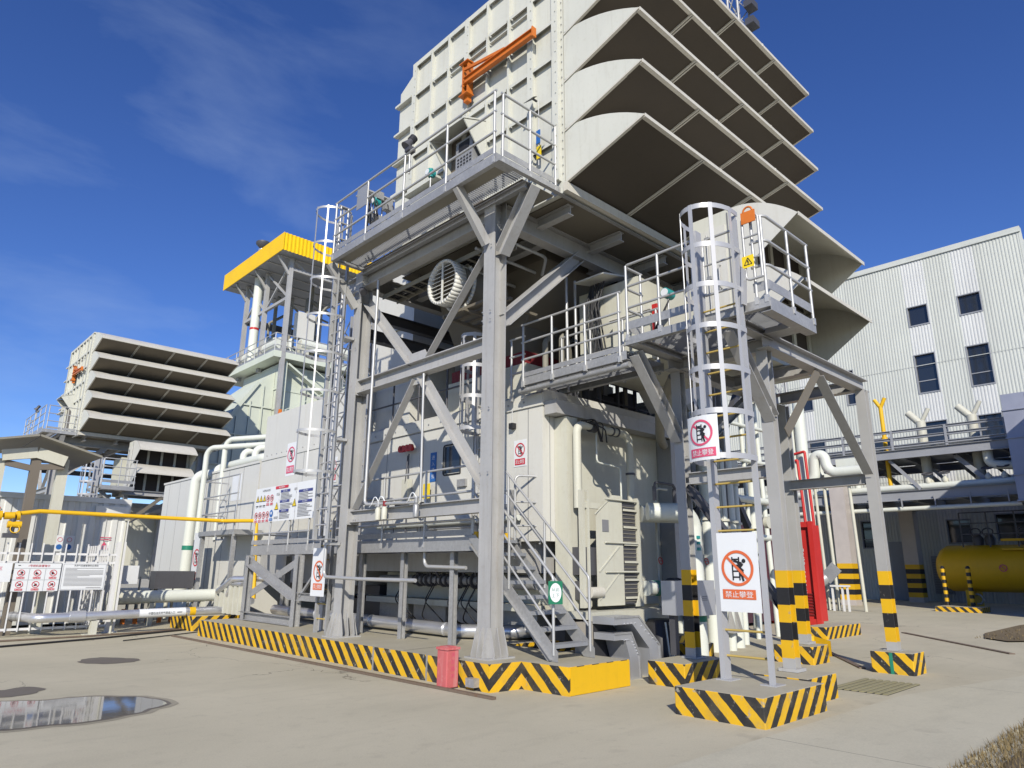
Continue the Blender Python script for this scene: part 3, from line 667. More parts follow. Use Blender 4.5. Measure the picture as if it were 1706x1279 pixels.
for zl in lips:
    zt, zb, y0 = zl+0.58, zl-0.47, HY0
    prof = [(y0, zt-0.02)] + [(y0+(LY-y0)*s_, zl+0.56*(1-s_**1.9)) for s_ in [k/10 for k in range(1, 11)]]
    m = MB()
    m.sheet([[(HX0, y, z), (HX1, y, z)] for y, z in prof]); 
    h = m.build('hood', ['hood'], fh)
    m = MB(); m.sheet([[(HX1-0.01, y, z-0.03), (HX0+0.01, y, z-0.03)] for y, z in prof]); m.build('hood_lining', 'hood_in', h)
    for k in (1, 2): MB().box((HX0+(HX1-HX0)*k/3-0.02, LY-0.018, zl-0.052), (HX0+(HX1-HX0)*k/3+0.02, LY-0.0125, zl+0.016)).build('lip_joint', 'hood', h)
    for x, mt in ((HX0, 'filter'), (HX1-0.012, 'hood')):
        mm = MB(); mm.prism([(x, y, z) for y, z in prof] + [(x, y0, zb)], (0.012, 0, 0)); mm.build('side_panel', mt, h)
        mm = MB(); mm.bar((x+0.006, LY+0.005, zl-0.012), (x+0.006, y0-0.01, zb-0.005), 0.05, 0.03, (1, 0, 0)); mm.build('edge_strip', 'hood', h)
    m = MB(); m.box((HX0, LY-0.012, zl-0.05), (HX1, LY, zl+0.012)); m.box((HX0, LY-0.001, zl-0.05), (HX1, LY+0.06, zl-0.042)); m.build('lip', 'hood', h)
    MB().bar((HX0+0.02+(HX1-HX0)/2-0.02, LY+0.03, zl-0.035), (HX0+(HX1-HX0)/2, y0-0.02, zb+0.02), HX1-HX0-0.05, 0.012, (1, 0, 0)).build('bird_screen', 'screen', h)  # added sheet across the open hood, its dark colour paints the shade within
    for k in range(1, 4):
        x = HX0+(HX1-HX0)*k/4
        for dx in (-0.026, 0.026): MB().bar((x+dx, LY+0.01, zl-0.055), (x+dx, y0-0.01, zb+0.0), 0.022, 0.03, (1, 0, 0)).build('strut', 'hood', h)
m = MB(); m.box((HX0-0.04, HY0-0.06, HZ0-0.23), (HX1+0.02, HY0+0.02, HZ0-0.08)); m.build('sill', 'hood', fh)
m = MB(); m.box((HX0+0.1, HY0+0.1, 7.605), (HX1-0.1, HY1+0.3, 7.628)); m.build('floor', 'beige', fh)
m = MB(); bolts(m, (HX0-0.001, HY0+0.05, HZ0+0.05), (HX0-0.001, HY0+0.05, HZ1-0.1), 30, 0.012); m.build('bolt_row', 'galv', fh)
# doorway hoods and lower panels at deck level
for yy, dx in ((8.76, 0.62), (9.79, 0.62)): MB().prism([(HX0-0.002, yy, 9.95), (HX0-dx, yy, 9.72), (HX0-0.09, yy, 9.05), (HX0-0.002, yy, 8.3)], (0, 0.025, 0)).build('awning_side', 'filter', fh)
m = MB(); m.prism([(HX0-0.64, 8.75, 9.73), (HX0-0.002, 8.75, 9.965), (HX0-0.002, 9.83, 9.965), (HX0-0.64, 9.83, 9.73)], (0, 0, 0.03)); m.build('awning_top', 'filter', fh)
m = MB(); m.box((HX0-0.088, 8.79, 7.86), (HX0-0.0035, 9.785, 9.93)); m.build('alcove_shade_panel', 'hood_in', fh)  # dark panel, the shade under the awning put into its colour
m = MB(); m.box((HX0-0.14, 10.05, 7.84), (HX0-0.0035, 11.1, 9.2)); m.box((HX0-0.30, 10.02, 9.201), (HX0-0.003, 11.14, 9.25)); m.build('lower_panel', 'filter', fh)

# fittings on the upper walkway
t = thing('control_box', 'grey control cabinet with rows of vent slots under the awning on the upper walkway', 'cabinet', (7.45, 9.1, 8.6))
m = MB(); m.box((7.36, 8.88, 8.6), (7.57, 9.38, 9.62)); m.build('cabinet', 'galv', t)
m = MB()
for k in range(4):
    for q in range(5): m.box((7.35, 8.91+q*0.09, 9.0+k*0.07), (7.3605, 8.96+q*0.09, 9.03+k*0.07))
m.build('vent_slots', 'dark', t); MB().box((7.345, 8.98, 9.32), (7.361, 9.28, 9.56)).build('screen', 'black', t)
t = thing('jib_crane', 'orange steel jib crane arm fixed across the ribbed filter house wall', 'jib crane', (7.5, 9.28, 10.75))
for y in (9.19, 9.34): MB().box((7.44, y-0.018, 10.74), (7.574, y+0.018, 11.47)).build('mast', 'orange', t)
for z, w_ in ((11.47, 0.10), (10.72, 0.10)): MB().box((7.39, 9.27-w_-0.03, z), (7.574, 9.27+w_+0.03, z+0.025)).build('bracket', 'orange', t)
MB().box((7.47, 9.21, 10.60), (7.574, 9.33, 10.72)).build('foot', 'orange', t)
MB().hsec((7.44, 9.28, 11.04), (7.44, 7.33, 10.98), 0.09, 0.15, 0.014, 0.012, (1, 0, 0)).build('boom', 'orange', t)
MB().bar((7.44, 9.28, 11.33), (7.44, 8.1, 11.10), 0.04, 0.06, (1, 0, 0)).build('tie', 'orange', t)
MB().box((7.39, 7.31, 10.88), (7.49, 7.335, 11.08)).build('end_plate', 'orange', t)

# ================================================================== UPPER PLATFORM
PX, PY0, PY1, PZ = 6.20, 6.92, 11.88, 7.70
up_ = thing('access_platform', 'high galvanised grating walkway round the foot of the filter house', 'platform', (6.9, 9.4, 7.6))
m = MB(); m.chan((PX+0.006, PY0, 7.665), (PX+0.006, PY1, 7.665), 0.075, 0.16, 0.008, (1, 0, 0), 1); m.build('edge_channel', 'galv', up_)
m = MB(); m.box((PX+0.013, PY0, 7.586), (PX+0.36, PY0+0.12, 7.594)); m.bar((PX, PY0+0.004, 7.665), (14.2, PY0+0.004, 7.665), 0.008, 0.16); m.box((PX+0.01, PY0-0.07, 7.586), (14.2, PY0, 7.594)); m.build('edge_channel', 'galv', up_)
m = MB(); m.chan((PX+0.02, PY1-0.004, 7.665), (7.66, PY1-0.004, 7.665), 0.075, 0.16, 0.008, (0, 1, 0), -1); m.build('edge_channel', 'galv', up_)
m = MB(); m.box((PX+0.10, PY0+0.14, 7.640), (PX+0.36, PY1-0.1, 7.648)); m.box((6.9, PY0+0.14, 7.640), (7.64, PY1-0.1, 7.648)); m.build('soffit_plate', 'dust', up_)
m = MB(); grating(m, PX+0.37, PY0+0.02, 6.89, PY1-0.1, PZ-0.02, 'x', 0.05, 0.4); m.build('grating', 'grating', up_)
m = MB(); m.hsec((6.95, PY0+0.1, 7.55), (6.95, PY1-0.02, 7.55), 0.1, 0.12, side=(1, 0, 0))
m.build('stringer', 'galv', up_)
rl = thing('guard_rail', 'galvanised guard rail along the high walkway beside the filter house', 'guard rail', (PX, 9.4, 7.7))
rail_path(rl, [(PX+0.02, PY1, PZ+0.08), (PX+0.02, PY0+0.02, PZ+0.08)], 1.10, 1.15, toe=0.10)
rail_path(rl, [(PX+0.12, PY0+0.02, PZ+0.08), (7.60, PY0+0.02, PZ+0.08)], 1.10, 0.74, toe=0.10)
rail_path(rl, [(PX+0.10, PY1, PZ+0.08), (6.55, PY1, PZ+0.08)], 1.10, 0.74, toe=0.10)
MB().box((6.185, 10.62, 8.36), (6.195, 10.98, 8.80)).build('notice', 'grating', label='small plain grey notice tied to the high guard rail', cat='notice')
def floodlight(loc, aim, label):
    t = thing('floodlight', label, 'floodlight', loc); p = Vector(loc)
    MB().tube(p, p+Vector((0, 0, 0.55)), 0.018, 8).build('pole', 'rail', t)
    a = Vector(aim).normalized(); c = p+Vector((0, 0, 0.66))
    m = MB(); m.sweep([c-a*0.14, c-a*0.05, c+a*0.02, c+a*0.14, c+a*0.15], [0.03, 0.06, 0.06, 0.10, 0.10], 14); m.build('lamp_head', 'darksteel', t)
    m = MB(); 
    for k in range(5): m.sweep([c-a*(0.12-0.022*k), c-a*(0.112-0.022*k)], 0.078, 12)
    m.build('cooling_fins', 'darksteel', t)
    MB().box((p.x-0.07, p.y-0.07, p.z+0.44), (p.x+0.07, p.y+0.07, p.z+0.53)).build('ballast_box', 'darksteel', t)
floodlight((6.24, 9.30, 8.45), (-0.3, 0.1, -0.5), 'black floodlight on the high guard rail at the left of the jib crane')
for loc, lab in (((6.95, 9.62, 8.55), 'teal transmitter beside the grey cabinet on the high walkway'), ((6.75, 11.2, 8.5), 'teal transmitter at the left end of the high walkway')):
    t = thing('transmitter', lab, 'transmitter', loc); x, y, z = loc
    MB().tube((x, y, z), (x, y, z+0.3), 0.015, 6).build('stem', 'rail', t)
    m = MB(); m.sweep([(x-0.08, y, z+0.36), (x+0.08, y, z+0.36)], 0.07, 12); m.sweep([(x, y, z+0.28), (x, y, z+0.45)], 0.05, 10); m.build('housing', 'teal', t)
    m = MB(); m.sweep([(x-0.09, y, z+0.36), (x-0.081, y, z+0.36)], 0.058, 12); m.build('dial', 'signwhite', t)
t = thing('instrument_rack', 'cluster of grey instruments and cables at the left end of the high walkway', 'instruments', (6.8, 11.3, 7.75))
m = MB(); rr = random.Random(5)
for k in range(5): m.tube((6.6+0.12*k, 11.3, 7.75), (6.6+0.12*k, 11.3, 9.05), 0.014, 6)
m.box((6.5, 11.2, 9.05), (7.2, 11.6, 9.08)); m.build('stand', 'rail', t)
m = MB()
for k in range(9):
    x = 6.55+rr.random()*0.6; z = 8.2+rr.random()*0.75; m.box((x, 11.12, z), (x+0.1+rr.random()*.1, 11.26, z+0.1+rr.random()*.1))
m.build('instruments', 'galv', t)
m = MB()
for k in range(9):
    x = 6.55+rr.random()*0.6; z = 8.6+rr.random()*0.4; m.pipe([(x, 11.2, z), (x-0.05, 11.05, z-0.15), (x+rr.random()*.2-.1, 11.1, 7.8)], 0.012, 0.08, 6)
m.build('cables', 'black', t)
t = thing('signal_flag', 'blue and yellow tag hanging on the filter house wall behind the high guard rail', 'tag', (7.5, 7.3, 8.5))
MB().tube((7.555, 7.32, 8.3), (7.555, 7.32, 9.6), 0.008, 6).build('cord', 'rail', t); MB().box((7.53, 7.27, 8.72), (7.545, 7.36, 8.98)).build('blue_tag', 'signblue', t); MB().box((7.53, 7.25, 8.42), (7.545, 7.35, 8.66)).build('yellow_tag', 'signyellow', t)
t = thing('emergency_light', 'small black lamp on the ribbed wall near the corner of the filter house', 'lamp', (7.5, 7.38, 9.5))
m = MB(); m.sweep([(7.57, 7.38, 9.62), (7.45, 7.38, 9.62)], [0.02, 0.02], 8); m.build('arm', 'darksteel', t)
m = MB(); m.prism([(7.35, 7.26, 9.52), (7.35, 7.50, 9.52), (7.5, 7.44, 9.64), (7.5, 7.32, 9.64)], (0.02, 0, 0.03)); m.build('lamp_head', 'black', t)

# left caged ladder
ll = thing('caged_ladder', 'tall white caged ladder at the left end of the high walkway', 'caged ladder', (6.62, 12.3, 2.1))
caged_ladder(ll, 6.66, 12.02, 12.5, 2.1, 8.85, 3.35, 8.85, 'cage', 0.05, 0.07, 8, 0.36, 0.30, 5, barw=0.032, mat='rail', hh=0.024)

# ================================================================== AIR INLET DUCT UNDER THE HOUSE
t = thing('inlet_duct', 'beige air duct dropping from the filter house floor, with a dark red joint', 'duct', (10.2, 10.0, 4.7))
m = MB(); a = [(8.75, 8.3), (12.2, 8.3), (12.2, 11.6), (8.75, 11.6)]; b = [(9.1, 9.2), (11.6, 9.2), (11.6, 11.4), (9.1, 11.4)]
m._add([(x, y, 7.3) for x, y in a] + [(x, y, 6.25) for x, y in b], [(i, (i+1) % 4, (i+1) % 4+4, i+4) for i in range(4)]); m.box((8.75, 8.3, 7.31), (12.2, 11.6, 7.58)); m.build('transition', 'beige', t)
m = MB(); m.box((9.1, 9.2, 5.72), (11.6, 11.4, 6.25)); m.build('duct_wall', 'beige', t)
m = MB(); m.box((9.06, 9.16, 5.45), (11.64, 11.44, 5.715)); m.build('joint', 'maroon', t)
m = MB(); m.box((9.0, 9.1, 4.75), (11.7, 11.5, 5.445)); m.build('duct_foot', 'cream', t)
t = thing('vent_cylinder', 'round white louvred vent on a horizontal cylinder below the high walkway', 'vent', (7.25, 9.55, 6.7))
c = Vector((7.22, 9.50, 6.71))
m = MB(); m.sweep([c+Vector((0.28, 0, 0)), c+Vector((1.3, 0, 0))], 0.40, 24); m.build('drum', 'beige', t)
m = MB(); n_ = 36
for k in range(n_):
    a0, a1 = 2*math.pi*k/n_, 2*math.pi*(k+1)/n_
    m.prism([c+Vector((-0.01, q*math.cos(a), q*math.sin(a))) for q, a in ((0.385, a0), (0.435, a0), (0.435, a1), (0.385, a1))], (0.24, 0, 0), True)
m.build('rim', 'white', t)
m = MB()
for k in range(n_):
    a0, a1 = 2*math.pi*k/n_, 2*math.pi*(k+1)/n_
    m.prism([c+Vector((0.40, q*math.cos(a), q*math.sin(a))) for q, a in ((0.405, a0), (0.48, a0), (0.48, a1), (0.405, a1))], (0.03, 0, 0), True)
m.build('flange', 'white', t)
m = MB()
for k in range(9):
    z = -0.32+0.08*k; hw = math.sqrt(0.385**2-z*z); m.bar(c+Vector((0.06, -hw, z)), c+Vector((0.06, hw, z)), 0.085, 0.008, (0.75, 0, 0.6))
m.box(c+Vector((0.0, -0.02, -0.38)), c+Vector((0.02, 0.02, 0.38))); m.build('louvres', 'white', t)
m = MB(); m.sweep([c+Vector((0.2, 0, 0)), c+Vector((0.22, 0, 0))], 0.381, 24); m.build('backing', 'hood_in', t)
t = thing('pipe_support', 'horizontal steel tray under the round louvred vent', 'bracket', (8.2, 9.2, 6.2))
m = MB()
for k in range(4): m.bar((7.6+0.25*k, 8.3, 6.22), (7.6+0.25*k, 9.9, 6.22), 0.07, 0.05)
for y in (8.5, 9.2, 9.8): m.bar((7.5, y, 6.17), (8.7, y, 6.17), 0.05, 0.05)
m.build('tray', 'beige', t)
for y0_, lab in ((11.35, 'slim steel conduit hanging left of the crossed braces'),):
    m = MB(); m.pipe([(6.95, y0_-0.1, 7.2), (6.93, y0_-0.12, 2.72), (6.93, 9.6, 2.66)], 0.028, 0.1, 8); m.build('conduit', 'rail', label=lab, cat='conduit')
m = MB(); m.pipe([(6.93, 9.55, 4.9), (6.93, 9.5, 2.68)], 0.022, 0.1, 8); m.build('conduit', 'rail', label='slim steel conduit hanging below the middle of the crossed braces', cat='conduit')
for k, (y, lab) in enumerate(((10.75, 'small cream air filter regulator on the lower cross beam, left one'), (10.55, 'small cream air filter regulator on the lower cross beam, middle one'), (9.6, 'small grey air filter regulator on the lower cross beam, right one'))):
    t = thing('regulator', lab, 'regulator', (6.9, y, 2.5))
    MB().sweep([(6.92, y, 2.42), (6.92, y, 2.60), (6.92, y, 2.64)], [0.05, 0.055, 0.03], 10).build('bowl', 'cream' if k < 2 else 'galv', t); MB().sweep([(6.92, y, 2.65), (6.92, y, 2.74)], 0.035, 10).build('cap', 'maroon' if k == 1 else 'galv', t)
    MB().pipe([(6.92, y, 2.74), (6.9, y+0.1, 2.86), (6.9, y+0.2, 2.7), (6.92, y+0.3, 2.66)], 0.01, 0.05, 6).build('hose', 'signwhite', t)
for k, (y, lab) in enumerate(((12.75, 'first slim white riser conduit beside the left caged ladder'), (12.95, 'second slim white riser conduit beside the left caged ladder'))):
    MB().tube((7.0, y, 2.2), (7.0, y, 7.4 - 0.5*k), 0.035, 8).build('conduit', 'cage', label=lab, cat='conduit')
t = thing('conduit', 'steel conduit clamped to the left frame column and turning out over the plinth', 'conduit', (6.8, 12.25, 1.2))
m = MB(); m.pipe([(6.75, 12.22, 6.9), (6.75, 12.22, 1.42), (6.75, 10.9, 1.40), (6.75, 9.3, 1.40)], 0.032, 0.12, 8); m.build('pipe', 'rail', t)
m = MB()
for z in (2.0, 4.0, 6.1): m.box((6.72, 12.0, z), (6.92, 12.28, z+0.05))
m.build('clamps', 'rail', t)
# ================================================================== LOWER INLET BOX ON ITS TABLE FRAME
BX0, BX1, BY0, BY1, BZ0, BZ1 = 9.65, 12.25, 4.98, 5.72, 4.98, 7.36
vb = thing('ventilation_box', 'pale ventilation inlet box with two tiers of rain hoods on the smaller steel table frame', 'ventilation box', (10.9, 6, 4.97))
m = MB(); m.box((BX0, BY0, BZ0), (BX1, BY1, BZ1)); m.build('body', 'filter', vb)
m = MB(); m.box((BX0+0.02, BY1+0.002, BZ0+0.2), (BX1-0.2, 6.9, 6.2)); m.box((BX0+0.05, 6.902, BZ0+0.2), (BX1-0.2, 8.3, 6.78)); m.build('rear_casing', 'cream', vb)
m = MB()
for z0 in (5.05, 6.18): m.box((BX0+0.06, BY0-0.012, z0), (BX1-0.06, BY0-0.003, z0+1.0))
m.build('filter_screen', 'filt_media', vb)
for z0 in (5.05, 6.18):
    for k in range(5):
        x = BX0+0.08+(BX1-BX0-0.16)*k/4; MB().box((x-0.05, BY0-0.05, z0), (x+0.05, BY0-0.0125, z0+1.0)).build('mullion', 'cream', vb)
for zl in (6.86, 5.78):
    ly, y0, zt, zb = 3.88, BY0, zl+0.5, zl-0.75
    prof = [(y0, zt)] + [(y0+(ly-y0)*s_, zl+0.5*(1-s_**2.1)) for s_ in [k/10 for k in range(1, 11)]]
    m = MB(); m.sheet([[(BX0, y, z), (BX1, y, z)] for y, z in prof]); h = m.build('hood', 'hood', vb)
    m = MB(); m.sheet([[(BX1-0.01, y, z-0.03), (BX0+0.01, y, z-0.03)] for y, z in prof]); m.build('hood_lining', 'cream', h)
    for x, mt in ((BX0, 'white'), (BX1-0.012, 'cream')):
        MB().prism([(x, y, z) for y, z in prof] + [(x, y0-0.002, zb)], (0.012, 0, 0)).build('side_panel', mt, h)
    m = MB(); m.box((BX0, ly-0.012, zl-0.05), (BX1, ly, zl+0.012)); m.build('lip', 'hood', h)
m = MB(); m.box((BX0-0.012, 5.02, 5.1), (BX0-0.002, 5.04, 7.3)); m.box((BX0-0.012, 5.68, 5.1), (BX0-0.002, 5.70, 7.3)); m.build('panel_joints', 'inkgrey', vb)
d = MB(); d.box((BX0-0.03, 5.08, 5.15), (BX0-0.001, 5.64, 7.1)); dd = d.build('door', 'white', vb)
m = MB(); m.pipe([(BX0-0.025, 5.2, 6.0), (BX0-0.09, 5.2, 6.0), (BX0-0.09, 5.2, 6.4), (BX0-0.025, 5.2, 6.4)], 0.012, 0.03, 6); m.tube((BX0-0.06, 5.4, 5.5), (BX0-0.06, 5.4, 7.0), 0.012, 6)
for z in (5.5, 6.2, 6.9): m.box((BX0-0.07, 5.36, z), (BX0-0.025, 5.44, z+0.06))
m.build('handle', 'galv', dd)

tf = thing('table_frame', 'smaller grey steel table frame on banded posts carrying the ventilation box', 'steel frame', (11.2, 5.3, 0.3))
for x, y in ((9.50, 4.55), (9.58, 6.10), (12.92, 4.42), (13.14, 6.00)):
    column(tf, x, y, 0.30 if y < 6.07 or x > 12 else 0.32, 4.75, 0.165, 0.17, fins=False, mat='band', flange='x')
m = MB()
for x, y in ((9.50, 4.55), (9.58, 6.10), (12.92, 4.42), (13.14, 6.00)): m.box((x-0.13, y-0.13, 0.325 if y > 4.45 and x > 9.57 and x < 10 else (0.335 if y < 4.45 else 0.305)), (x+0.13, y+0.13, 0.345))
m.build('base_plates', 'frame', tf)
m = MB(); m.hsec((9.3, 4.46, 4.86), (13.15, 4.46, 4.86), 0.20, 0.22, 0.014, 0.01, (0, 1, 0)); m.build('beam', 'frame', tf)
m = MB(); m.hsec((9.3, 6.08, 4.86), (13.15, 6.08, 4.86), 0.20, 0.22, 0.014, 0.01, (0, 1, 0)); m.build('beam', 'frame', tf)
for x in (9.56, 11.2, 12.98):
    m = MB(); m.hsec((x, 4.58, 4.86), (x, 5.96, 4.86), 0.18, 0.2, 0.012, 0.01, (1, 0, 0)); m.build('beam', 'frame', tf)
m = MB(); m.hsec((12.95, 4.53, 3.16), (13.03, 5.93, 3.16), 0.16, 0.18, 0.012, 0.01, (1, 0, 0)); m.build('tie_beam', 'frame', tf)
m = MB(); m.hsec((9.57, 4.61, 2.98), (9.57, 5.99, 2.98), 0.16, 0.18, 0.012, 0.01, (1, 0, 0)); m.build('tie_beam', 'frame', tf)
m = MB(); m.bar((11.05, 4.40, 4.74), (9.68, 4.40, 3.52), 0.012, 0.16); m.build('brace', 'beige', tf)
m = MB(); m.angle((11.15, 4.42, 4.72), (12.82, 4.42, 3.28), 0.16, 0.012, (0, 1, 0)); m.build('brace', 'frame', tf)
m = MB(); m.hsec((9.56, 6.02, 2.88), (9.56, 4.62, 1.1), 0.12, 0.12, 0.01, 0.008, (1, 0, 0)); m.build('brace', 'darksteel', tf)
m = MB(); m.hsec((8.45, 4.50, 4.84), (9.47, 4.50, 3.72), 0.17, 0.17, 0.012, 0.01, (0, 1, 0)); m.build('bracket', 'frame', tf)
m = MB(); m.hsec((8.45, 6.10, 4.84), (9.49, 6.10, 3.62), 0.17, 0.17, 0.012, 0.01, (0, 1, 0)); m.build('bracket', 'frame', tf)
m = MB(); m.hsec((9.68, 6.10, 3.3), (11.9, 6.10, 4.7), 0.14, 0.14, 0.01, 0.008, (0, 1, 0)); m.build('brace', 'frame', tf)

lp = thing('inlet_platform', 'grating platform beside the ventilation box at the top of the nearest caged ladder', 'platform', (8.9, 4.9, 4.9))
LX, LY0, LY1, LZ = 8.25, 3.80, 6.15, 5.06
m = MB(); m.chan((LX+0.006, LY0, 4.995), (LX+0.006, LY1, 4.995), 0.08, 0.12, 0.008, (1, 0, 0), 1); m.build('edge_channel', 'galv', lp)
m = MB(); m.bar((LX+0.01, LY0-0.006, 4.97), (9.62, LY0-0.006, 4.97), 0.01, 0.18); m.box((LX+0.012, LY0, 4.878), (9.62, LY0+0.14, 4.886)); m.build('edge_channel', 'galv', lp)
m = MB(); m.chan((LX+0.02, LY1+0.005, 4.995), (9.6, LY1+0.005, 4.995), 0.08, 0.12, 0.008, (0, 1, 0), -1); m.build('edge_channel', 'galv', lp)
m = MB(); m.hsec((LX+0.03, 4.50, 4.98), (9.6, 4.50, 4.98), 0.16, 0.12, side=(0, 1, 0)); m.build('joist', 'frame', lp)
m = MB(); m.hsec((LX+0.03, 6.0, 4.98), (9.6, 6.0, 4.98), 0.14, 0.12, side=(0, 1, 0)); m.build('joist', 'frame', lp)
m = MB(); m.box((9.3, LY0+0.15, 4.95), (9.62, 4.4, 5.03)); m.build('deck_plate', 'frame', lp)
m = MB(); grating(m, LX+0.1, LY0+0.15, 9.3, 4.41, LZ, 'y', 0.045, 0.3); grating(m, LX+0.1, 4.59, 9.6, 5.92, LZ, 'y', 0.045, 0.3); m.build('grating', 'grating', lp)
gr = thing('guard_rail', 'guard rail with rounded corners round the platform beside the ventilation box', 'guard rail', (LX, 5, 5.06))
rail_path(gr, [(LX+0.02, 4.88, LZ+0.12), (LX+0.02, LY1, LZ+0.12), (8.75, LY1, LZ+0.12)], 1.08, 0.72, toe=0.13)
rail_path(gr, [(LX+0.02, 4.02, LZ+0.12), (LX+0.02, LY0, LZ+0.12), (9.62, LY0, LZ+0.12)], 1.08, 0.68, toe=0.13)
g2 = thing('safety_gate', 'rounded tube safety gate across the top opening of the nearest caged ladder', 'gate', (LX, 4.45, 5.2))
m = MB(); m.pipe([(LX+0.03, 4.74, 5.35), (LX+0.03, 4.74, 6.2), (LX+0.03, 4.2, 6.2), (LX+0.03, 4.2, 5.35), (LX+0.03, 4.74, 5.35)], 0.019, 0.12, 8); m.build('frame', 'rail', g2)
MB().tube((LX+0.03, 4.74, 5.8), (LX+0.03, 4.2, 5.8), 0.016, 8).build('mid_bar', 'rail', g2)
t = thing('gate_loop', 'tall rounded tube loop at the corner of the ventilation platform rail', 'handle', (LX, 3.95, 5.2))
m = MB(); m.pipe([(LX-0.05, 3.84, 5.35), (LX-0.05, 3.84, 6.28), (LX-0.05, 4.07, 6.28), (LX-0.05, 4.07, 5.35), (LX-0.05, 3.84, 5.35)], 0.019, 0.07, 8); m.build('loop', 'rail', t)
for z in (5.65, 5.97): MB().tube((LX-0.05, 3.84, z), (LX-0.05, 4.07, z), 0.016, 8).build('bar', 'rail', t)
s = Sign((LX-0.075, 4.10, 5.52), (0, -1, 0), (-1, 0, 0))
t = thing('hazard_label', 'small yellow triangle hazard label on the tube loop by the ladder top', 'label', (LX-0.075, 4.0, 5.52))
m = MB(); s.rect(m, 0, 0, 0.17, 0.17, 0); b_ = m.build('plate', 'signyellow', t)
m = MB(); 
for p, q in (((0.03, 0.04), (0.14, 0.04)), ((0.14, 0.04), (0.085, 0.14)), ((0.085, 0.14), (0.03, 0.04))): s.line(m, p, q, 0.012, 0.002)
s.line(m, (0.085, 0.11), (0.075, 0.075), 0.014, 0.003); s.line(m, (0.095, 0.085), (0.085, 0.05), 0.014, 0.0035); m.build('symbol', 'ink', b_)
t = thing('lock_tag', 'orange padlock shaped plate hung on the top rail of the ventilation platform', 'tag', (LX-0.06, 3.95, 6.2))
m = MB(); m.box((LX-0.085, 3.86, 6.16), (LX-0.072, 4.06, 6.33)); m.sweep(circle_pts((LX-0.078, 3.96, 6.33), 0.065, 0, math.pi, 10, (0, 1, 0), (0, 0, 1)), 0.014, 6); m.build('plate', 'orange', t)

wk = thing('high_catwalk', 'narrow galvanised catwalk from the ventilation platform to the roof of the white enclosure', 'catwalk', (8.6, 7.3, 4.7))
m = MB(); m.chan((LX+0.05, 6.17, 4.80), (LX+0.05, 8.5, 4.80), 0.08, 0.14, 0.008, (1, 0, 0), 1); m.build('edge_channel', 'galv', wk)
m = MB(); m.chan((9.3, 6.17, 4.80), (9.3, 8.5, 4.80), 0.08, 0.14, 0.008, (1, 0, 0), -1); m.build('edge_channel', 'galv', wk)
m = MB(); grating(m, LX+0.12, 6.18, 9.22, 8.5, 4.86, 'y', 0.045, 0.35); m.build('grating', 'grating', wk)
m = MB(); m.tube((LX+0.12, 6.17, 4.66), (LX+0.12, 8.6, 4.66), 0.05, 10); m.build('conduit', 'galv', wk)
r3 = thing('guard_rail', 'galvanised guard rails along both sides of the narrow high catwalk', 'guard rail', (8.6, 7.3, 4.85))
rail_path(r3, [(LX+0.04, 8.48, 4.88), (LX+0.04, 6.25, 4.88)], 0.98, 0.75, toe=0.08)
rail_path(r3, [(9.32, 8.48, 4.88), (9.32, 6.25, 4.88)], 0.98, 0.75, levels=(1, 0.5), toe=0.08)
t = thing('step_rail', 'short steel rung rail at the enclosure roof where the high catwalk ends', 'guard rail', (8.4, 8.7, 4.65))
rail_path(t, [(8.45, 8.95, 4.72), (8.45, 8.56, 4.72)], 1.0, 0.5, levels=(1, .66, .33), toe=0)

fl = thing('caged_ladder', 'tall caged ladder nearest the viewer, standing on the large striped footing', 'caged ladder', (8.2, 4.46, 0.3))
caged_ladder(fl, 8.20, 4.18, 4.75, 0.30, 6.32, 2.95, 6.34, 'rung', 0.055, 0.14, 7, 0.36, 0.30, 5)
for y in (4.11, 4.82): MB().bar((8.15, y, 5.0), (8.15, y+(0.04 if y > 4.5 else -0.04), 5.5), 0.1, 0.03, (1, 0, 0)).build('hand_post', 'cage', fl)

def board_sign(name, label, x, y_left, y_right, z0, z1, hue, t_=0.006, group=None, face='x', cat='sign', ring=None, band=None):
    if face == 'x': s = Sign((x, y_left, z0), (0, -1, 0), (-1, 0, 0)); W = y_left-y_right
    else: s = Sign((y_left, x, z0), (1, 0, 0), (0, -1, 0)); W = y_right-y_left
    H = z1-z0
    t = thing(name, label, cat, s.P(W/2, 0, 0)); m = MB(); s.poly(m, [(0, 0), (W, 0), (W, H), (0, H)], -t_, t_); b = m.build('board', 'signwhite', t)
    cx, cy, r = ring if ring else (W*0.5, H*0.56, W*0.38)
    band = band or (W*0.14, H*0.07, W*0.88, H*0.07+W*0.17)
    climb_sign(s, b, W, H, hue, cx, cy, r, band)
    return t
board_sign('warning_sign', 'large white no-climbing sign with faded orange ring fixed low on the nearest caged ladder', 8.13, 4.76, 4.20, 1.10, 2.05, 'signorange', ring=(0.28, 0.52, 0.215), band=(0.06, 0.15, 0.50, 0.265))
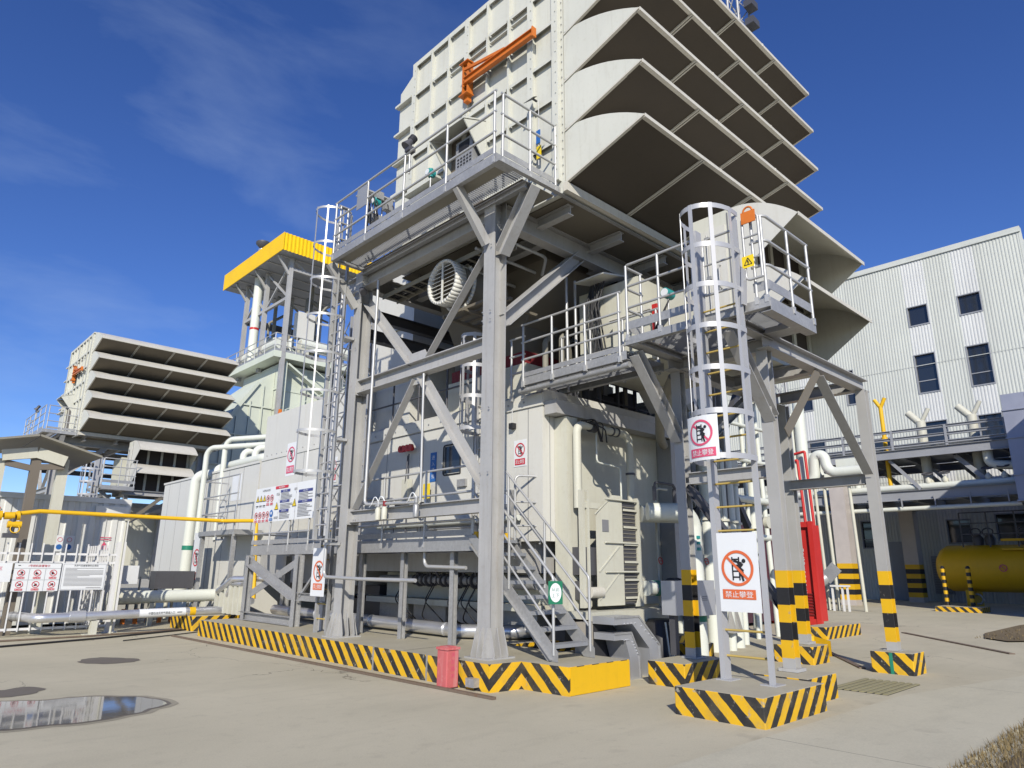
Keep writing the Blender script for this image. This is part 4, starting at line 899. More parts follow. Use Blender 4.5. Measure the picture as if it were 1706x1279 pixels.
# the curved sign wrapped round the cage
yc = (4.18+4.75)/2; R0 = 0.492; cxx = 8.02
def cmap(a, b, h):
    th = math.pi/2 - (a-0.30)/R0*1.0
    th = math.pi*0.47 + (a-0.23)/R0
    return Vector((cxx-math.sin(th)*(R0+0.006+h), yc+math.cos(th)*(R0+0.006+h), 2.90+b))
sc_ = Sign((0, 0, 0), (0, 1, 0), (0, 0, 1), cmap)
t = thing('warning_sign', 'curved no-climbing sign with pink ring wrapped round the bottom of the nearest ladder cage', 'sign', cmap(0.23, 0, 0))
m = MB()
for k in range(10): sc_.poly(m, [(0.046*k, 0), (0.046*(k+1), 0), (0.046*(k+1), 0.56), (0.046*k, 0.56)], -0.003, 0.003)
b_ = m.build('board', 'signwhite', t)
climb_sign(sc_, b_, 0.46, 0.56, 'signpink', 0.23, 0.345, 0.165, (0.06, 0.04, 0.42, 0.15))

# ================================================================== ENCLOSURES
EX, EY = 8.60, 8.27
en = thing('generator_enclosure', 'white panelled machine enclosure behind the crossed braces and the stairs', 'enclosure', (10.7, 11.3, 1.0))
m = MB(); m.box((EX, EY+0.10, 2.05), (12.9, 14.3, 4.40)); m.box((EX, EY, 2.05), (EX+0.55, EY+0.0995, 4.40)); m.build('wall_panels', 'white', en)
m = MB(); m.box((EX-0.03, EY-0.03, 4.40), (12.95, 14.33, 4.62)); m.prism([(EX-0.03, 14.33, 4.62), (EX-0.03, 8.24, 4.62), (EX+0.1, 8.24, 4.70), (EX+0.1, 14.33, 4.70)], (4.2, 0, 0)); m.build('roof', 'white', en)
m = MB()
for y in (8.62, 9.9, 11.75, 13.1): m.box((EX-0.004, y-0.006, 2.06), (EX-0.001, y+0.006, 4.39))
m.box((EX-0.005, 9.9, 4.37), (EX-0.001, 14.3, 4.385)); m.box((EX+0.18, EY-0.004, 2.06), (EX+0.19, EY-0.001, 4.39)); m.build('panel_joints', 'inkgrey', en)
m = MB(); m.box((EX+0.56, EY-0.26, 0.95), (EX+0.64, EY+0.098, 4.35)); m.box((EX+0.64, EY+0.06, 0.95), (12.6, EY+0.0985, 4.3)); m.build('end_wall', 'cream', en)
m = MB(); m.box((EX+0.02, EY-0.32, 4.22), (12.6, EY-0.035, 4.46)); m.build('end_beam', 'frame', en)
m = MB(); m.box((EX+0.30, EY-0.3, 0.9), (EX+0.55, EY-0.005, 4.2)); m.build('pilaster', 'cream', en)
m = MB(); m.box((12.1, EY-0.3, 0.9), (12.5, EY+0.05, 4.2)); m.build('pilaster', 'frame', en)
d = MB(); d.box((EX-0.03, 10.1, 2.15), (EX-0.0045, 11.15, 4.2)); dr = d.build('door', 'white', en)
m = MB(); m.box((EX-0.037, 10.50, 3.42), (EX-0.0305, 10.98, 3.96)); m.build('window', 'glass', dr)
m = MB(); m.pipe([(EX-0.036, 10.47, 3.39), (EX-0.036, 11.01, 3.39), (EX-0.036, 11.01, 3.99), (EX-0.036, 10.47, 3.99), (EX-0.036, 10.47, 3.39)], 0.016, 0.05, 6); m.build('window_frame', 'black', dr)
m = MB(); m.box((EX-0.09, 10.25, 3.12), (EX-0.031, 10.5, 3.26)); m.build('handle', 'galv', dr)
d = MB(); d.box((EX-0.022, 11.85, 2.3), (EX-0.005, 13.0, 4.25)); d2 = d.build('door', 'white', en)
m = MB(); m.pipe([(EX-0.024, 11.95, 3.0), (EX-0.024, 12.9, 3.0), (EX-0.024, 12.9, 2.75), (EX-0.024, 12.6, 2.75)], 0.012, 0.1, 6); m.build('seal', 'inkgrey', d2)
m = MB(); bolts(m, (EX-0.03, 8.5, 4.51), (EX-0.03, 14.2, 4.51), 14, 0.02); m.build('bolt_row', 'galv', en)
m = MB(); m.box((8.75, 8.6, 1.52), (12.8, 14.3, 2.045)); m.build('base_frame', 'frame', en)
# roof-top clutter
t = thing('roof_duct', 'white boxy duct with cut corners standing on the enclosure roof behind the crossed braces', 'duct', (9.6, 13.6, 4.7))
m = MB(); m.prism([(9.0, 12.9, 4.72), (9.0, 15.4, 4.72), (9.0, 15.4, 8.3), (9.0, 15.0, 8.75), (9.0, 13.5, 8.75), (9.0, 12.9, 8.0)], (3.2, 0, 0)); m.build('housing', 'white', t)
m = MB()
for z in (5.9, 7.2): m.box((8.95, 12.9, z), (8.997, 15.4, z+0.06))
m.build('stiffeners', 'cream', t)
t = thing('roof_module', 'grey white module in the shade on the enclosure roof beside the dark red joint', 'module', (11.5, 12, 4.7))
m = MB(); m.box((10.4, 11.6, 4.72), (12.8, 12.85, 7.2)); m.build('casing', 'filter', t)
m = MB(); m.bar((9.6, 11.52, 4.9), (12.5, 11.52, 7.0), 0.2, 0.24); m.build('strut', 'darksteel', t)
t = thing('caged_ladder', 'short white caged ladder rising to the enclosure roof behind the main column', 'caged ladder', (8.5, 9.7, 2.25))
caged_ladder(t, 8.54, 9.45, 9.95, 2.12, 5.9, 4.1, 5.9, 'cage', 0.04, 0.06, 4, 0.30, 0.28, 5)
t = thing('roof_rail', 'dark steel guard rail along the enclosure roof', 'guard rail', (8.7, 12, 4.7))
rail_path(t, [(8.75, 14.2, 4.72), (8.75, 10.2, 4.72)], 1.05, 1.0, levels=(1, 0.5), toe=0.0, mat='darksteel')
en2 = thing('turbine_enclosure', 'tall white panelled enclosure left of the frame, behind the long notice board', 'enclosure', (10.5, 17, 2))
m = MB(); m.box((EX+0.01, 14.36, 2.1), (12.9, 19.72, 4.6)); m.box((EX+0.03, 14.36, 4.62), (12.9, 19.68, 5.92)); m.build('wall_panels', 'white', en2)
m = MB(); m.box((EX-0.01, 14.36, 4.58), (EX+0.02, 19.72, 4.64)); m.build('flange', 'white', en2)
m = MB(); bolts(m, (EX+0.03, 14.6, 4.72), (EX+0.03, 19.6, 4.72), 16, 0.016); m.build('bolt_row', 'galv', en2)
m = MB(); m.box((EX+0.006, 17.1, 2.1), (EX+0.0095, 17.115, 4.58)); m.box((EX+0.026, 15.9, 4.65), (EX+0.0295, 15.915, 5.9)); m.build('panel_joints', 'inkgrey', en2)
m = MB(); m.box((8.8, 14.4, 1.2), (12.8, 19.6, 2.09)); m.build('base_frame', 'frame', en2)
m = MB()
for y in (14.9, 19.2): m.prism([(8.75, y, 5.94), (8.75, y+0.1, 5.94), (8.75, y+0.05, 6.12)], (0.1, 0, 0))
m.build('lifting_lugs', 'orange', en2)
en3 = thing('auxiliary_enclosure', 'long low white enclosure at far left end of the row behind tall white pipes', 'enclosure', (10, 24, 0))
m = MB(); m.box((EX, 19.8, 0.1), (12.6, 28.1, 4.55)); m.build('wall_panels', 'white', en3)
m = MB(); m.box((EX-0.03, 19.8, 4.552), (12.65, 28.15, 4.62)); m.build('roof', 'white', en3)
m = MB()
for k in range(7): m.box((EX-0.004, 20.9+k*1.1, 0.12), (EX-0.001, 20.912+k*1.1, 4.54))
m.build('panel_joints', 'inkgrey', en3)

# skid, dark recess and pipework under the walkway
t = thing('machine_skid', 'cream machine skid with valves and dark pipework in the shade below the enclosure', 'skid', (10.5, 11.5, 0.36))
m = MB(); m.box((9.3, 8.75, 0.98), (12.5, 13.9, 1.5)); m.build('tank_wall', 'cream', t)
m = MB(); m.box((8.95, 8.65, 0.86), (12.6, 14.2, 0.975)); m.build('skid_beam', 'cream', t)
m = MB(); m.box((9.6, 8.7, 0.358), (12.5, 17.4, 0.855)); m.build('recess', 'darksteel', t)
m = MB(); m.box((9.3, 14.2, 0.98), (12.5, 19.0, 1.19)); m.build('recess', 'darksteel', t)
m = MB()
for k in range(4): m.box((9.2, 9.0+k*1.3, 0.5), (9.55, 10.1+k*1.3, 0.84))
m.build('cable_box', 'galv', t)
m = MB(); m.tube((8.95, 13.6, 1.36), (8.95, 8.9, 1.36), 0.085, 12); m.build('header_pipe', 'galv', t)
m = MB(); rr = random.Random(9)
for k in range(16):
    y = 9.9+k*0.16; r_ = 0.10+rr.random()*0.06; m.tube((8.95, y, 1.36), (8.95, y+0.03, 1.36), r_, 12)
for k in range(7):
    y = 10+k*0.36; m.tube((8.95, y, 1.36), (8.95+rr.uniform(-.2, .05), y, 1.36+rr.uniform(0.12, .32)), 0.03, 6); m.sweep(circle_pts((8.9, y, 1.66), 0.08, 0, 6.28, 14, (0, 1, 0), (1, 0, 0.3)), 0.01, 6)
m.build('valves', 'darksteel', t)
m = MB()
for k in range(10):
    y = 9.6+rr.random()*3.4; m.pipe([(8.9, y, 1.3), (8.75, y+0.1, 0.95), (8.85, y+rr.uniform(-.5, .5), 0.6), (9.2, y, 0.5)], 0.013, 0.12, 6)
m.build('cables', 'black', t)
m = MB(); m.tube((8.95, 9.4, 1.36), (8.95, 8.75, 1.36), 0.13, 14); m.build('filter_can', 'galv', t)
t = thing('steam_trap_pipe', 'thin white pipe bending under the walkway beam beside the main column', 'pipe', (7.6, 10.2, 1.6))
MB().pipe([(7.62, 10.25, 2.35), (7.62, 10.25, 1.62), (7.62, 9.1, 1.60)], 0.032, 0.12, 8).build('pipe', 'rail', t)
t = thing('jacketed_pipe', 'silver jacketed pipe lying along the plinth behind the main column', 'pipe', (8.4, 13, 0.4))
MB().pipe([(8.28, 17.35, 0.56), (8.40, 13.2, 0.52), (8.46, 10.2, 0.50), (9.1, 9.4, 0.50), (9.6, 9.3, 0.5)], 0.115, 0.35, 16, 8).build('pipe', 'alu', t)
for y in (16.4, 15.2, 13.0, 11.9, 10.6): MB().tube((8.43-(y-10.6)*0.026, y, 0.505+(y-10.6)*.008), (8.43-(y-10.6)*0.026, y+0.05, 0.505+(y-10.6)*.008), 0.122, 16).build('jacket_band', 'alu', t)

# lower walkway, stairs
lw_ = thing('low_walkway', 'long grey walkway on posts along the foot of the white enclosures', 'walkway', (8, 13, 2))
m = MB(); m.chan((7.46, 8.70, 1.98), (7.46, 17.2, 1.98), 0.08, 0.22, 0.01, (1, 0, 0), 1); m.build('edge_channel', 'galv', lw_)
m = MB(); m.chan((8.5, 8.70, 1.98), (8.5, 17.2, 1.98), 0.08, 0.22, 0.01, (1, 0, 0), -1); m.build('edge_channel', 'galv', lw_)
m = MB(); grating(m, 7.55, 8.7, 8.42, 17.2, 2.10, 'x', 0.045, 0.3); m.build('grating', 'grating', lw_)
for y in (8.75, 10.0, 11.4, 12.8, 14.2, 15.7, 17.1): MB().hsec((7.475, y, 1.96), (8.49, y, 1.96), 0.08, 0.14, side=(0, 1, 0)).build('joist', 'galv', lw_)
for y in (9.49, 10.95, 12.37): MB().hsec((7.68, y, 0.357), (7.68, y, 1.865), 0.10, 0.10, 0.008, 0.006, (0, 1, 0)).build('post', 'galv', lw_)
r4 = thing('guard_rail', 'galvanised guard rail of the low walkway in front of the enclosure door', 'guard rail', (7.46, 11, 2.1))
rail_path(r4, [(7.47, 14.1, 2.12), (7.47, 8.75, 2.12)], 1.15, 1.25, levels=(1, 0.62, 0.22), toe=0.10)
r5 = thing('guard_rail', 'galvanised guard rail at the far left end of the low walkway', 'guard rail', (7.46, 16, 2.1))
rail_path(r5, [(8.5, 17.25, 2.12), (7.47, 17.25, 2.12), (7.47, 14.3, 2.12)], 1.15, 1.0, levels=(1, 0.62, 0.22), toe=0.10)
st = thing('braced_stand', 'grey steel stand with X bracing under the left end of the low walkway', 'stand', (7.4, 15.8, 0.36))
for y in (14.55, 17.1):
    MB().hsec((7.42, y, 0.357), (7.42, y, 1.86), 0.16, 0.16, 0.012, 0.008, (0, 1, 0)).build('leg', 'galv', st)
    MB().hsec((8.4, y, 0.357), (8.4, y, 1.86), 0.16, 0.16, 0.012, 0.008, (0, 1, 0)).build('leg', 'galv', st)
MB().angle((7.36, 17.05, 1.72), (7.36, 14.62, 0.98), 0.15, 0.012, (1, 0, 0)).build('brace', 'galv', st)
MB().bar((7.45, 17.0, 0.95), (7.45, 14.65, 1.72), 0.012, 0.16, (1, 0, 0)).build('brace', 'galv', st)
MB().hsec((7.42, 17.3, 0.46), (7.42, 14.64, 0.46), 0.16, 0.18, 0.012, 0.01, (1, 0, 0)).build('base_beam', 'galv', st)
MB().hsec((7.42, 14.46, 0.98), (7.42, 13.3, 0.98), 0.12, 0.16, 0.012, 0.01, (1, 0, 0)).build('side_beam', 'galv', st)
MB().bar((7.42, 14.4, 0.98), (7.42, 13.4, 1.8), 0.05, 0.05).build('brace', 'galv', st)
MB().box((7.37, 13.3, 0.357), (7.47, 13.46, 0.9)).build('leg', 'frame', st)
t = thing('ladder', 'short ladder with brown rungs between the braced stand and the left frame column', 'ladder', (7.1, 13, 0.36))
for y in (12.62, 13.05): MB().box((7.08, y-0.03, 0.357), (7.14, y+0.03, 2.5)).build('rail', 'galv', t)
for k in range(7): MB().tube((7.11, 12.65, 0.62+0.28*k), (7.11, 13.02, 0.62+0.28*k), 0.014, 8).build('rung', 'rung', t)

sr = thing('stairs', 'galvanised open-tread stairs with tubular handrails up to the low walkway', 'stairs', (7.8, 7.7, 0.36))
SY0, SY1, SZ0, SZ1 = 6.92, 8.70, 0.36, 2.10
sp = [(SY0-0.05, SZ0), (SY0+0.15, SZ0), (SY1+0.10, SZ1-0.06), (SY1+0.10, SZ1+0.02), (SY1-0.04, SZ1+0.02), (SY0-0.05, SZ0+0.13)]
for x in (7.43, 8.21): 
    m = MB(); m.prism([(x-0.005, y, z) for y, z in sp], (0.010, 0, 0)); e = 0.05 if x > 8 else -0.05
    m.bar((x+e/2, SY0+0.05, SZ0+0.02), (x+e/2, SY1+0.06, SZ1-0.12), 0.05, 0.008, (1, 0, 0)); m.build('stringer', 'galv', sr)
for k in range(8):
    z = SZ0+0.21+k*0.212; y = SY0+0.06+k*0.215
    m = MB(); m.box((7.436, y, z-0.028), (7.446+0.758, y+0.21, z)); m.box((7.437, y-0.004, z-0.05), (8.203, y+0.002, z-0.001)); m.build('tread', 'grating', sr)
for x in (7.43, 8.21):
    d = Vector((0, SY1-SY0, SZ1-SZ0)); a = Vector((x, SY0+0.05, SZ0+0.10)); 
    for h, nm in ((1.02, 'handrail'), (0.66, 'mid_rail'), (0.33, 'mid_rail')):
        pts = [a+Vector((0, 0, h)), a+d+Vector((0, 0.02, h))]
        if nm == 'handrail': pts = [a+Vector((0, -0.02, -0.02)), a+Vector((0, -0.02, h))]+[a+d+Vector((0, 0.02, h))]
        if x > 8 and nm == 'handrail': pts += [a+d+Vector((0, 0.3, h)), a+d+Vector((0, 0.3, 0))]
        MB().pipe(pts, 0.021 if nm == 'handrail' else 0.017, 0.10, 8).build(nm, 'rail', sr)
    for k in (0.5, 0.98): MB().tube(a+d*k+Vector((0, 0, -0.03)), a+d*k+Vector((0, 0, 1.0)), 0.021, 8).build('post', 'rail', sr)
m = MB(); m.box((7.44, 8.66, 2.07), (8.2, 8.72, 2.17)); m.build('nosing', 'yellow', sr)
g3 = thing('landing_gate', 'rounded tube gate at the head of the stairs', 'gate', (8.35, 8.75, 2.1))
m = MB(); m.pipe([(8.28, 8.62, 1.75), (8.28, 8.62, 3.15), (8.66, 8.4, 3.15), (8.66, 8.4, 2.0)], 0.022, 0.09, 8); m.build('frame', 'rail', g3)
for z in (2.3, 2.7): MB().tube((8.28, 8.62, z), (8.66, 8.4, z), 0.017, 8).build('bar', 'rail', g3)
s = Sign((7.42, 6.875, 1.12), (1, 0, 0), (0, -1, 0))
s = Sign((7.28, 6.90, 1.12), (0.88, -0.47, 0), (-0.47, -0.88, 0))
t = thing('stair_sign', 'small green plate with a white worded oval on the stair handrail', 'sign', s.P(0.12, 0, 0))
m = MB(); s.rect(m, 0, 0, 0.21, 0.31, -0.004); b_ = m.build('board', 'signgreen', t)
m = MB(); s.disc(m, (0.105, 0.155), 0.085, 0.001, 28, 1.5); o_ = m.build('oval', 'signwhite', b_)
m = MB(); s.text(m, '从此', 0.105, 0.17, 0.055, 0.003); s.text(m, '上下', 0.105, 0.09, 0.055, 0.003); m.build('lettering', 'signgreen', o_)
# ================================================================== END-FACE EQUIPMENT
t = thing('cooler_unit', 'cream cooler cabinet with dark finned coil at the foot of the stairs end wall', 'cooler', (9.9, 7.8, 0.95))
m = MB(); m.prism([(9.32, 7.68, 1.0), (10.02, 7.68, 1.0), (10.02, 7.68, 2.86), (9.78, 7.68, 2.86), (9.32, 7.68, 2.50)], (0, 0.03, 0)); m.build('side_plate', 'cream', t)
m = MB()
for a, b in (((9.34, 1.55), (9.9, 1.98)), ((9.34, 1.1), (9.9, 1.55)), ((9.25, 2.50), (9.68, 2.80))): m.bar((a[0], 7.672, a[1]), (b[0], 7.672, b[1]), 0.012, 0.022)
for z in (1.55, 2.04, 2.78): m.tube((9.5, 7.655, z), (10.42, 7.655, z), 0.018, 8)
m.build('stiffeners', 'cream', t)
m = MB(); m.box((10.05, 7.70, 1.02), (10.42, 8.05, 2.8)); m.build('coil', 'darksteel', t)
m = MB()
for k in range(26): m.box((10.05, 7.685, 1.06+k*0.067), (10.42, 7.698, 1.072+k*0.067))
m.build('coil_fins', 'dust', t); m = MB()
for k in range(6): m.box((10.04, 7.66, 1.1+k*0.3), (10.43, 7.671, 1.135+k*0.3))
m.build('coil_straps', 'cream', t)
m = MB(); m.box((8.98, 7.72, 0.98), (9.05, 7.80, 2.9)); m.box((9.12, 7.72, 0.98), (9.17, 7.8, 2.9)); m.box((10.45, 7.66, 0.98), (10.52, 7.74, 2.85)); m.box((9.06, 7.73, 2.60), (9.75, 7.79, 2.70)); m.prism([(10.3, 7.65, 0.97), (10.53, 7.65, 0.97), (10.53, 7.65, 1.4)], (0, 0.02, 0)); m.build('frame', 'cream', t)
m = MB(); m.box((9.45, 7.670, 2.22), (9.62, 7.679, 2.42)); m.build('rating_plate', 'inkgrey', t)
m = MB(); m.box((8.8, 7.45, 0.82), (12.3, 8.2, 0.93)); m.box((8.8, 7.44, 0.70), (12.3, 7.46, 0.93)); m.build('skid_beam', 'cream', t)
m = MB(); m.box((9.0, 7.75, 1.5), (9.4, 8.05, 1.95)); m.box((9.05, 7.8, 1.1), (9.3, 8.05, 1.4)); m.build('motor_box', 'darksteel', t)
m = MB(); m.sweep([(9.1, 7.7, 1.22), (9.42, 7.7, 1.22)], 0.09, 12); m.build('motor', 'hood', t)
m = MB(); m.box((8.50, 7.22, -0.02), (8.92, 7.5, 0.80)); m.build('concrete_pier', 'concrete', label='grey concrete pier between the stairs and the metal cable covers', cat='pier')
t = thing('looped_pipe', 'old cream pipe looping over in front of the end wall above the cooler', 'pipe', (9.8, 7.9, 2.6))
MB().pipe([(9.04, 7.86, 2.6), (9.04, 7.86, 4.05), (9.42, 7.86, 4.08)], 0.075, 0.16, 12).build('pipe', 'cream', t)
MB().pipe([(9.5, 7.86, 4.06), (10.55, 7.86, 4.06), (10.55, 7.86, 2.6)], 0.072, 0.18, 12).build('pipe', 'cream', t)
m = MB(); m.tube((9.40, 7.86, 4.07), (9.54, 7.86, 4.07), 0.10, 12)
for x in (10.0, 10.15): m.tube((x, 7.86, 4.06), (x+0.03, 7.86, 4.06), 0.09, 12)
m.tube((10.55, 7.86, 3.3), (10.55, 7.86, 3.34), 0.09, 12); m.build('flange', 'darksteel', t)
m = MB(); rr = random.Random(4)
for k in range(7): m.pipe([(9.1+0.06*k, 7.8, 4.12), (9.3+rr.random()*.4, 7.72, 4.2-rr.random()*.2), (9.5+rr.random()*.3, 7.75, 3.8)], 0.011, 0.1, 6)
m.build('cables', 'black', t)
MB().pipe([(9.62, 7.9, 4.0), (9.62, 7.9, 3.45), (10.3, 7.9, 3.42), (10.3, 7.9, 2.7)], 0.018, 0.08, 6).build('conduit', 'pipe_white', label='thin white conduit on the end wall inside the cream pipe loop', cat='conduit')
t = thing('cable_cover', 'pair of nested galvanised cable covers bending down to the ground beside the stairs', 'cable cover', (9.6, 6.9, 0))
def elbow(y0, y1, top, th, xs, mt, root):
    x0, x1, x2 = xs
    o = [(x0, top), (x1, top), (x2, top*0.5), (x2+0.02, -0.01)]; i = [(x2+0.02-th*1.5, -0.01), (x2-th*1.5, top*0.46), (x1-th*0.9, top-th*0.6), (x0, top-th*0.6)]
    m = MB(); m.prism([(x, y0, z) for x, z in o+i], (0, y1-y0, 0)); e = m.build('cover', mt, root)
    m = MB()
    for p, q in zip(o[:-1], o[1:]): m.bar((p[0], y0-0.006, p[1]-0.004), (q[0], y0-0.006, q[1]-0.004), 0.012, 0.03)
    m.build('flange', 'galv', e)
    m = MB(); bolts(m, (x1+0.02, y0-0.001, top-0.12), (x2-0.03, y0-0.001, top*0.55-0.03), 5, 0.012, (0, -1, 0)); bolts(m, (x0+0.2, y0-0.001, top-0.1), (x1-0.05, y0-0.001, top-0.1), 4, 0.012, (0, -1, 0)); m.build('bolt_row', 'alutray', e)
elbow(6.78, 7.2, 0.90, 0.18, (8.57, 9.17, 9.69), 'alutray', t); elbow(6.79, 7.18, 0.67, 0.16, (8.57, 8.98, 9.17), 'alutray', t)
MB().box((8.6, 7.21, 0.0), (9.6, 7.23, 0.80)).build('backing', 'dark', t)  # added dark plate, paints the shade in the gap of the covers
MB().box((9.45, 6.4, -0.01), (10.2, 6.84, 0.02)).build('plate', 'steelstrip', label='flat rusty plate on the ground in front of the cable covers', cat='plate')
for x, y, lab in ((10.95, 6.85, 'white insulated pipe with green band dropping to the ground just left of the large sign'), (11.5, 7.25, 'second white insulated pipe just behind, half hidden by the large sign')):
    t = thing('insulated_pipe', lab, 'pipe', (x, y, 0)); r_ = 0.155
    MB().pipe([(x-0.70 if y < 7 else x-0.9, y+0.45, 2.58), (x-0.2, y+0.02, 2.58), (x, y, 2.4), (x, y, -0.02)] , r_, 0.22, 18, 7).build('pipe', 'pipe_white', t)
    MB().tube((x, y, 0.74), (x, y, 0.86), r_+0.004, 18).build('band', 'green', t)
    m = MB()
    for k in range(3): m.box((x-0.09, y-r_-0.004, 1.92+k*0.10), (x-0.02, y-r_+0.05, 1.97+k*0.10))
    m.build('arrow_mark', 'teal', t)
    m = MB()
    for k in range(12): m.tube((x+0.05, y-r_-0.001, 1.0+0.1*k), (x+0.05, y-r_-0.008, 1.0+0.1*k), 0.006, 6)
    m.build('rivets', 'galv', t)
    if y < 7:
        m = MB(); m.box((x-0.95, y+0.1, 2.74), (x-0.9, y+0.15, 2.98)); m.box((x-0.35, y+0.1, 2.74), (x-0.3, y+0.15, 2.98)); m.pipe([(x-0.93, y+0.12, 2.98), (x-0.9, y+0.12, 3.05), (x-0.4, y+0.1, 3.05), (x-0.33, y+0.1, 2.98)], 0.025, 0.05, 6); m.build('lifting_bow', 'darksteel', t)
t = thing('low_cooling_pipe', 'short white pipe with green band and flange beside the cooler coil', 'pipe', (11, 7.6, 1.25))
MB().tube((10.55, 7.6, 1.27), (11.5, 7.6, 1.27), 0.13, 16).build('pipe', 'pipe_white', t); MB().tube((10.75, 7.6, 1.27), (10.92, 7.6, 1.27), 0.134, 16).build('band', 'green', t)
m = MB()
for x in (11.3, 11.38, 11.5): m.tube((x, 7.6, 1.27), (x+0.035, 7.6, 1.27), 0.18, 16)
m.build('flange', 'darksteel', t)
t = thing('junction_box', 'light grey junction box with louvred cover behind the banded post next to the large sign', 'junction box', (10.6, 6.7, 0.85))
m = MB(); m.box((10.35, 6.52, 0.86), (11.0, 6.80, 1.42)); m.build('box', 'alutray', t); m = MB(); m.box((9.72, 6.45, 0.90), (10.1, 6.72, 1.42)); m.build('side_box', 'alutray', t)
m = MB()
for k in range(3): m.box((10.6, 6.514, 1.1+0.03*k), (10.75, 6.52, 1.112+0.03*k))
m.build('vents', 'inkgrey', t); MB().box((10.4, 6.6, 0.0), (10.46, 6.7, 0.86)).build('leg', 'alutray', t); MB().box((9.8, 6.55, 0.3), (9.9, 6.65, 0.9)).build('leg', 'darksteel', t)
t = thing('pump_drum', 'black pump drum in the shade between the cable covers and the banded post', 'pump', (10.4, 7.2, 0))
MB().sweep([(10.42, 7.25, 0.02), (10.42, 7.25, 0.7), (10.42, 7.25, 0.78)], [0.27, 0.27, 0.2], 18).build('drum', 'black', t)
m = MB()
for k in range(3): m.pipe([(10.2+.12*k, 7.0, 0.75), (10.2+.1*k, 6.95, 0.3), (10.3, 7.0, 0.1)], 0.014, 0.1, 6)
m.build('hoses', 'pipe_white', t)
for x, y, z0, z1, r_, lab in ((11.15, 7.75, 0.9, 3.1, 0.022, 'thin cream standpipe with red valve wheel right of the cooler coil'), (12.0, 7.3, 0.9, 2.6, 0.02, 'thin white standpipe with a curved top behind the insulated pipes')):
    t = thing('standpipe', lab, 'pipe', (x, y, z0)); MB().pipe([(x, y, z0), (x, y, z1), (x+0.4, y, z1)], r_, 0.12, 8).build('pipe', 'cream', t)
    m = MB(); m.sweep(circle_pts((x, y-0.06, 1.75), 0.06, 0, 6.283, 14, (1, 0, 0), (0, 0.2, 1)), 0.008, 6); m.tube((x-0.06, y-0.06, 1.75), (x+0.06, y-0.06, 1.75), 0.007, 6); m.build('valve_wheel', 'red', t)
# pump house walls behind the table frame
t = thing('pump_house', 'pale panelled module seen behind the table frame, with dark doorway', 'module', (16, 11, 0))
m = MB(); m.box((13.6, 9.2, 0.0), (16.3, 15.0, 5.4)); m.build('wall', 'white', t)
m = MB()
for k in range(6): m.box((13.597-0.03, 9.3+k*0.9, 0.1), (13.597, 9.38+k*0.9, 5.38))
for k in range(4): m.box((13.62+k*0.86, 9.16, 0.1), (13.70+k*0.86, 9.197, 5.38))
m.build('wall_ribs', 'hrsg', t); m = MB(); m.box((14.9, 9.14, 0.35), (15.9, 9.1965, 3.0)); m.build('doorway', 'dark', t)
m = MB(); m.box((13.5, 9.1, 5.402), (16.4, 15.1, 5.5)); m.build('roof', 'cream', t)
for k, (x, y, z1, r_) in enumerate(((13.2, 7.9, 4.7, 0.13), (13.7, 7.8, 4.2, 0.10), (14.3, 8.0, 4.9, 0.15), (15.0, 8.2, 3.8, 0.09))):
    lab = ('thick white riser pipe behind the large sign', 'thin white riser pipe next to the thick one behind the sign', 'thickest white riser pipe in front of the pale module', 'slim white riser pipe at the right end of the pale module')[k]
    t = thing('riser_pipe', lab, 'pipe', (x, y, 0)); MB().pipe([(x, y, 0), (x, y, z1), (x+0.2, y+1.4, z1)], r_, 0.2, 12).build('pipe', 'pipe_white', t)
    m = MB()
    for z in (1.2, 2.6, 3.5): m.tube((x, y, z), (x, y, z+0.05), r_*1.4, 12)
    m.build('flange', 'cream', t)
t = thing('cable_ladder', 'dark lattice cable ladder tower under the high catwalk', 'cable ladder', (11.6, 8.9, 4.7))
m = MB()
for x in (10.6, 11.2, 11.8, 12.3): m.bar((x, 8.6, 4.72), (x, 8.6, 6.1), 0.06, 0.06)
for z in (4.9, 5.3, 5.7): m.bar((10.5, 8.6, z), (12.5, 8.6, z), 0.03, 0.03)
m.build('lattice', 'darksteel', t)
t = thing('hanging_cables', 'bundle of black cables under a small white canopy above the high catwalk rail', 'cables', (9.9, 7.9, 5.3))
m = MB(); rr = random.Random(2)
for k in range(14): 
    y = 7.5+rr.random()*.35; m.pipe([(9.5, y, 6.8), (9.45+rr.uniform(-.1, .1), y+.05, 6.3), (9.48+rr.uniform(-.12, .12), y+rr.uniform(-.1, .1), 5.3)], 0.016, 0.1, 6)
m.build('cables', 'black', t); m = MB(); m.prism([(9.2, 7.3, 6.80), (9.2, 8.0, 6.80), (9.95, 8.0, 6.95), (9.95, 7.3, 6.95)], (0, 0, 0.03)); m.build('canopy', 'white', t)
for k in range(6): pass
t = thing('duct_box', 'beige duct box beside the high catwalk under the filter house', 'duct', (9.9, 7.0, 5.0))
m = MB(); m.box((9.50, 6.55, 5.1), (9.64, 7.35, 5.95)); m.build('box', 'cream', t); MB().box((9.45, 6.50, 5.96), (9.66, 7.4, 5.99)).build('lid', 'hood', t)
m = MB(); m.box((9.40, 6.32, 5.2), (9.46, 6.42, 6.0)); m.build('red_strip', 'red', t)
t = thing('transmitter', 'teal transmitter at the ventilation box end of the high catwalk', 'transmitter', (9.3, 6.0, 6.0))
m = MB(); m.sweep([(9.2, 6.02, 6.05), (9.4, 6.02, 6.05)], 0.085, 14); m.build('housing', 'teal', t); MB().tube((9.3, 6.02, 5.2), (9.3, 6.02, 6.0), 0.016, 8).build('stem', 'rail', t); MB().sweep([(9.19, 6.02, 6.05), (9.2, 6.02, 6.05)], 0.07, 14).build('dial', 'signwhite', t)
m = MB(); 
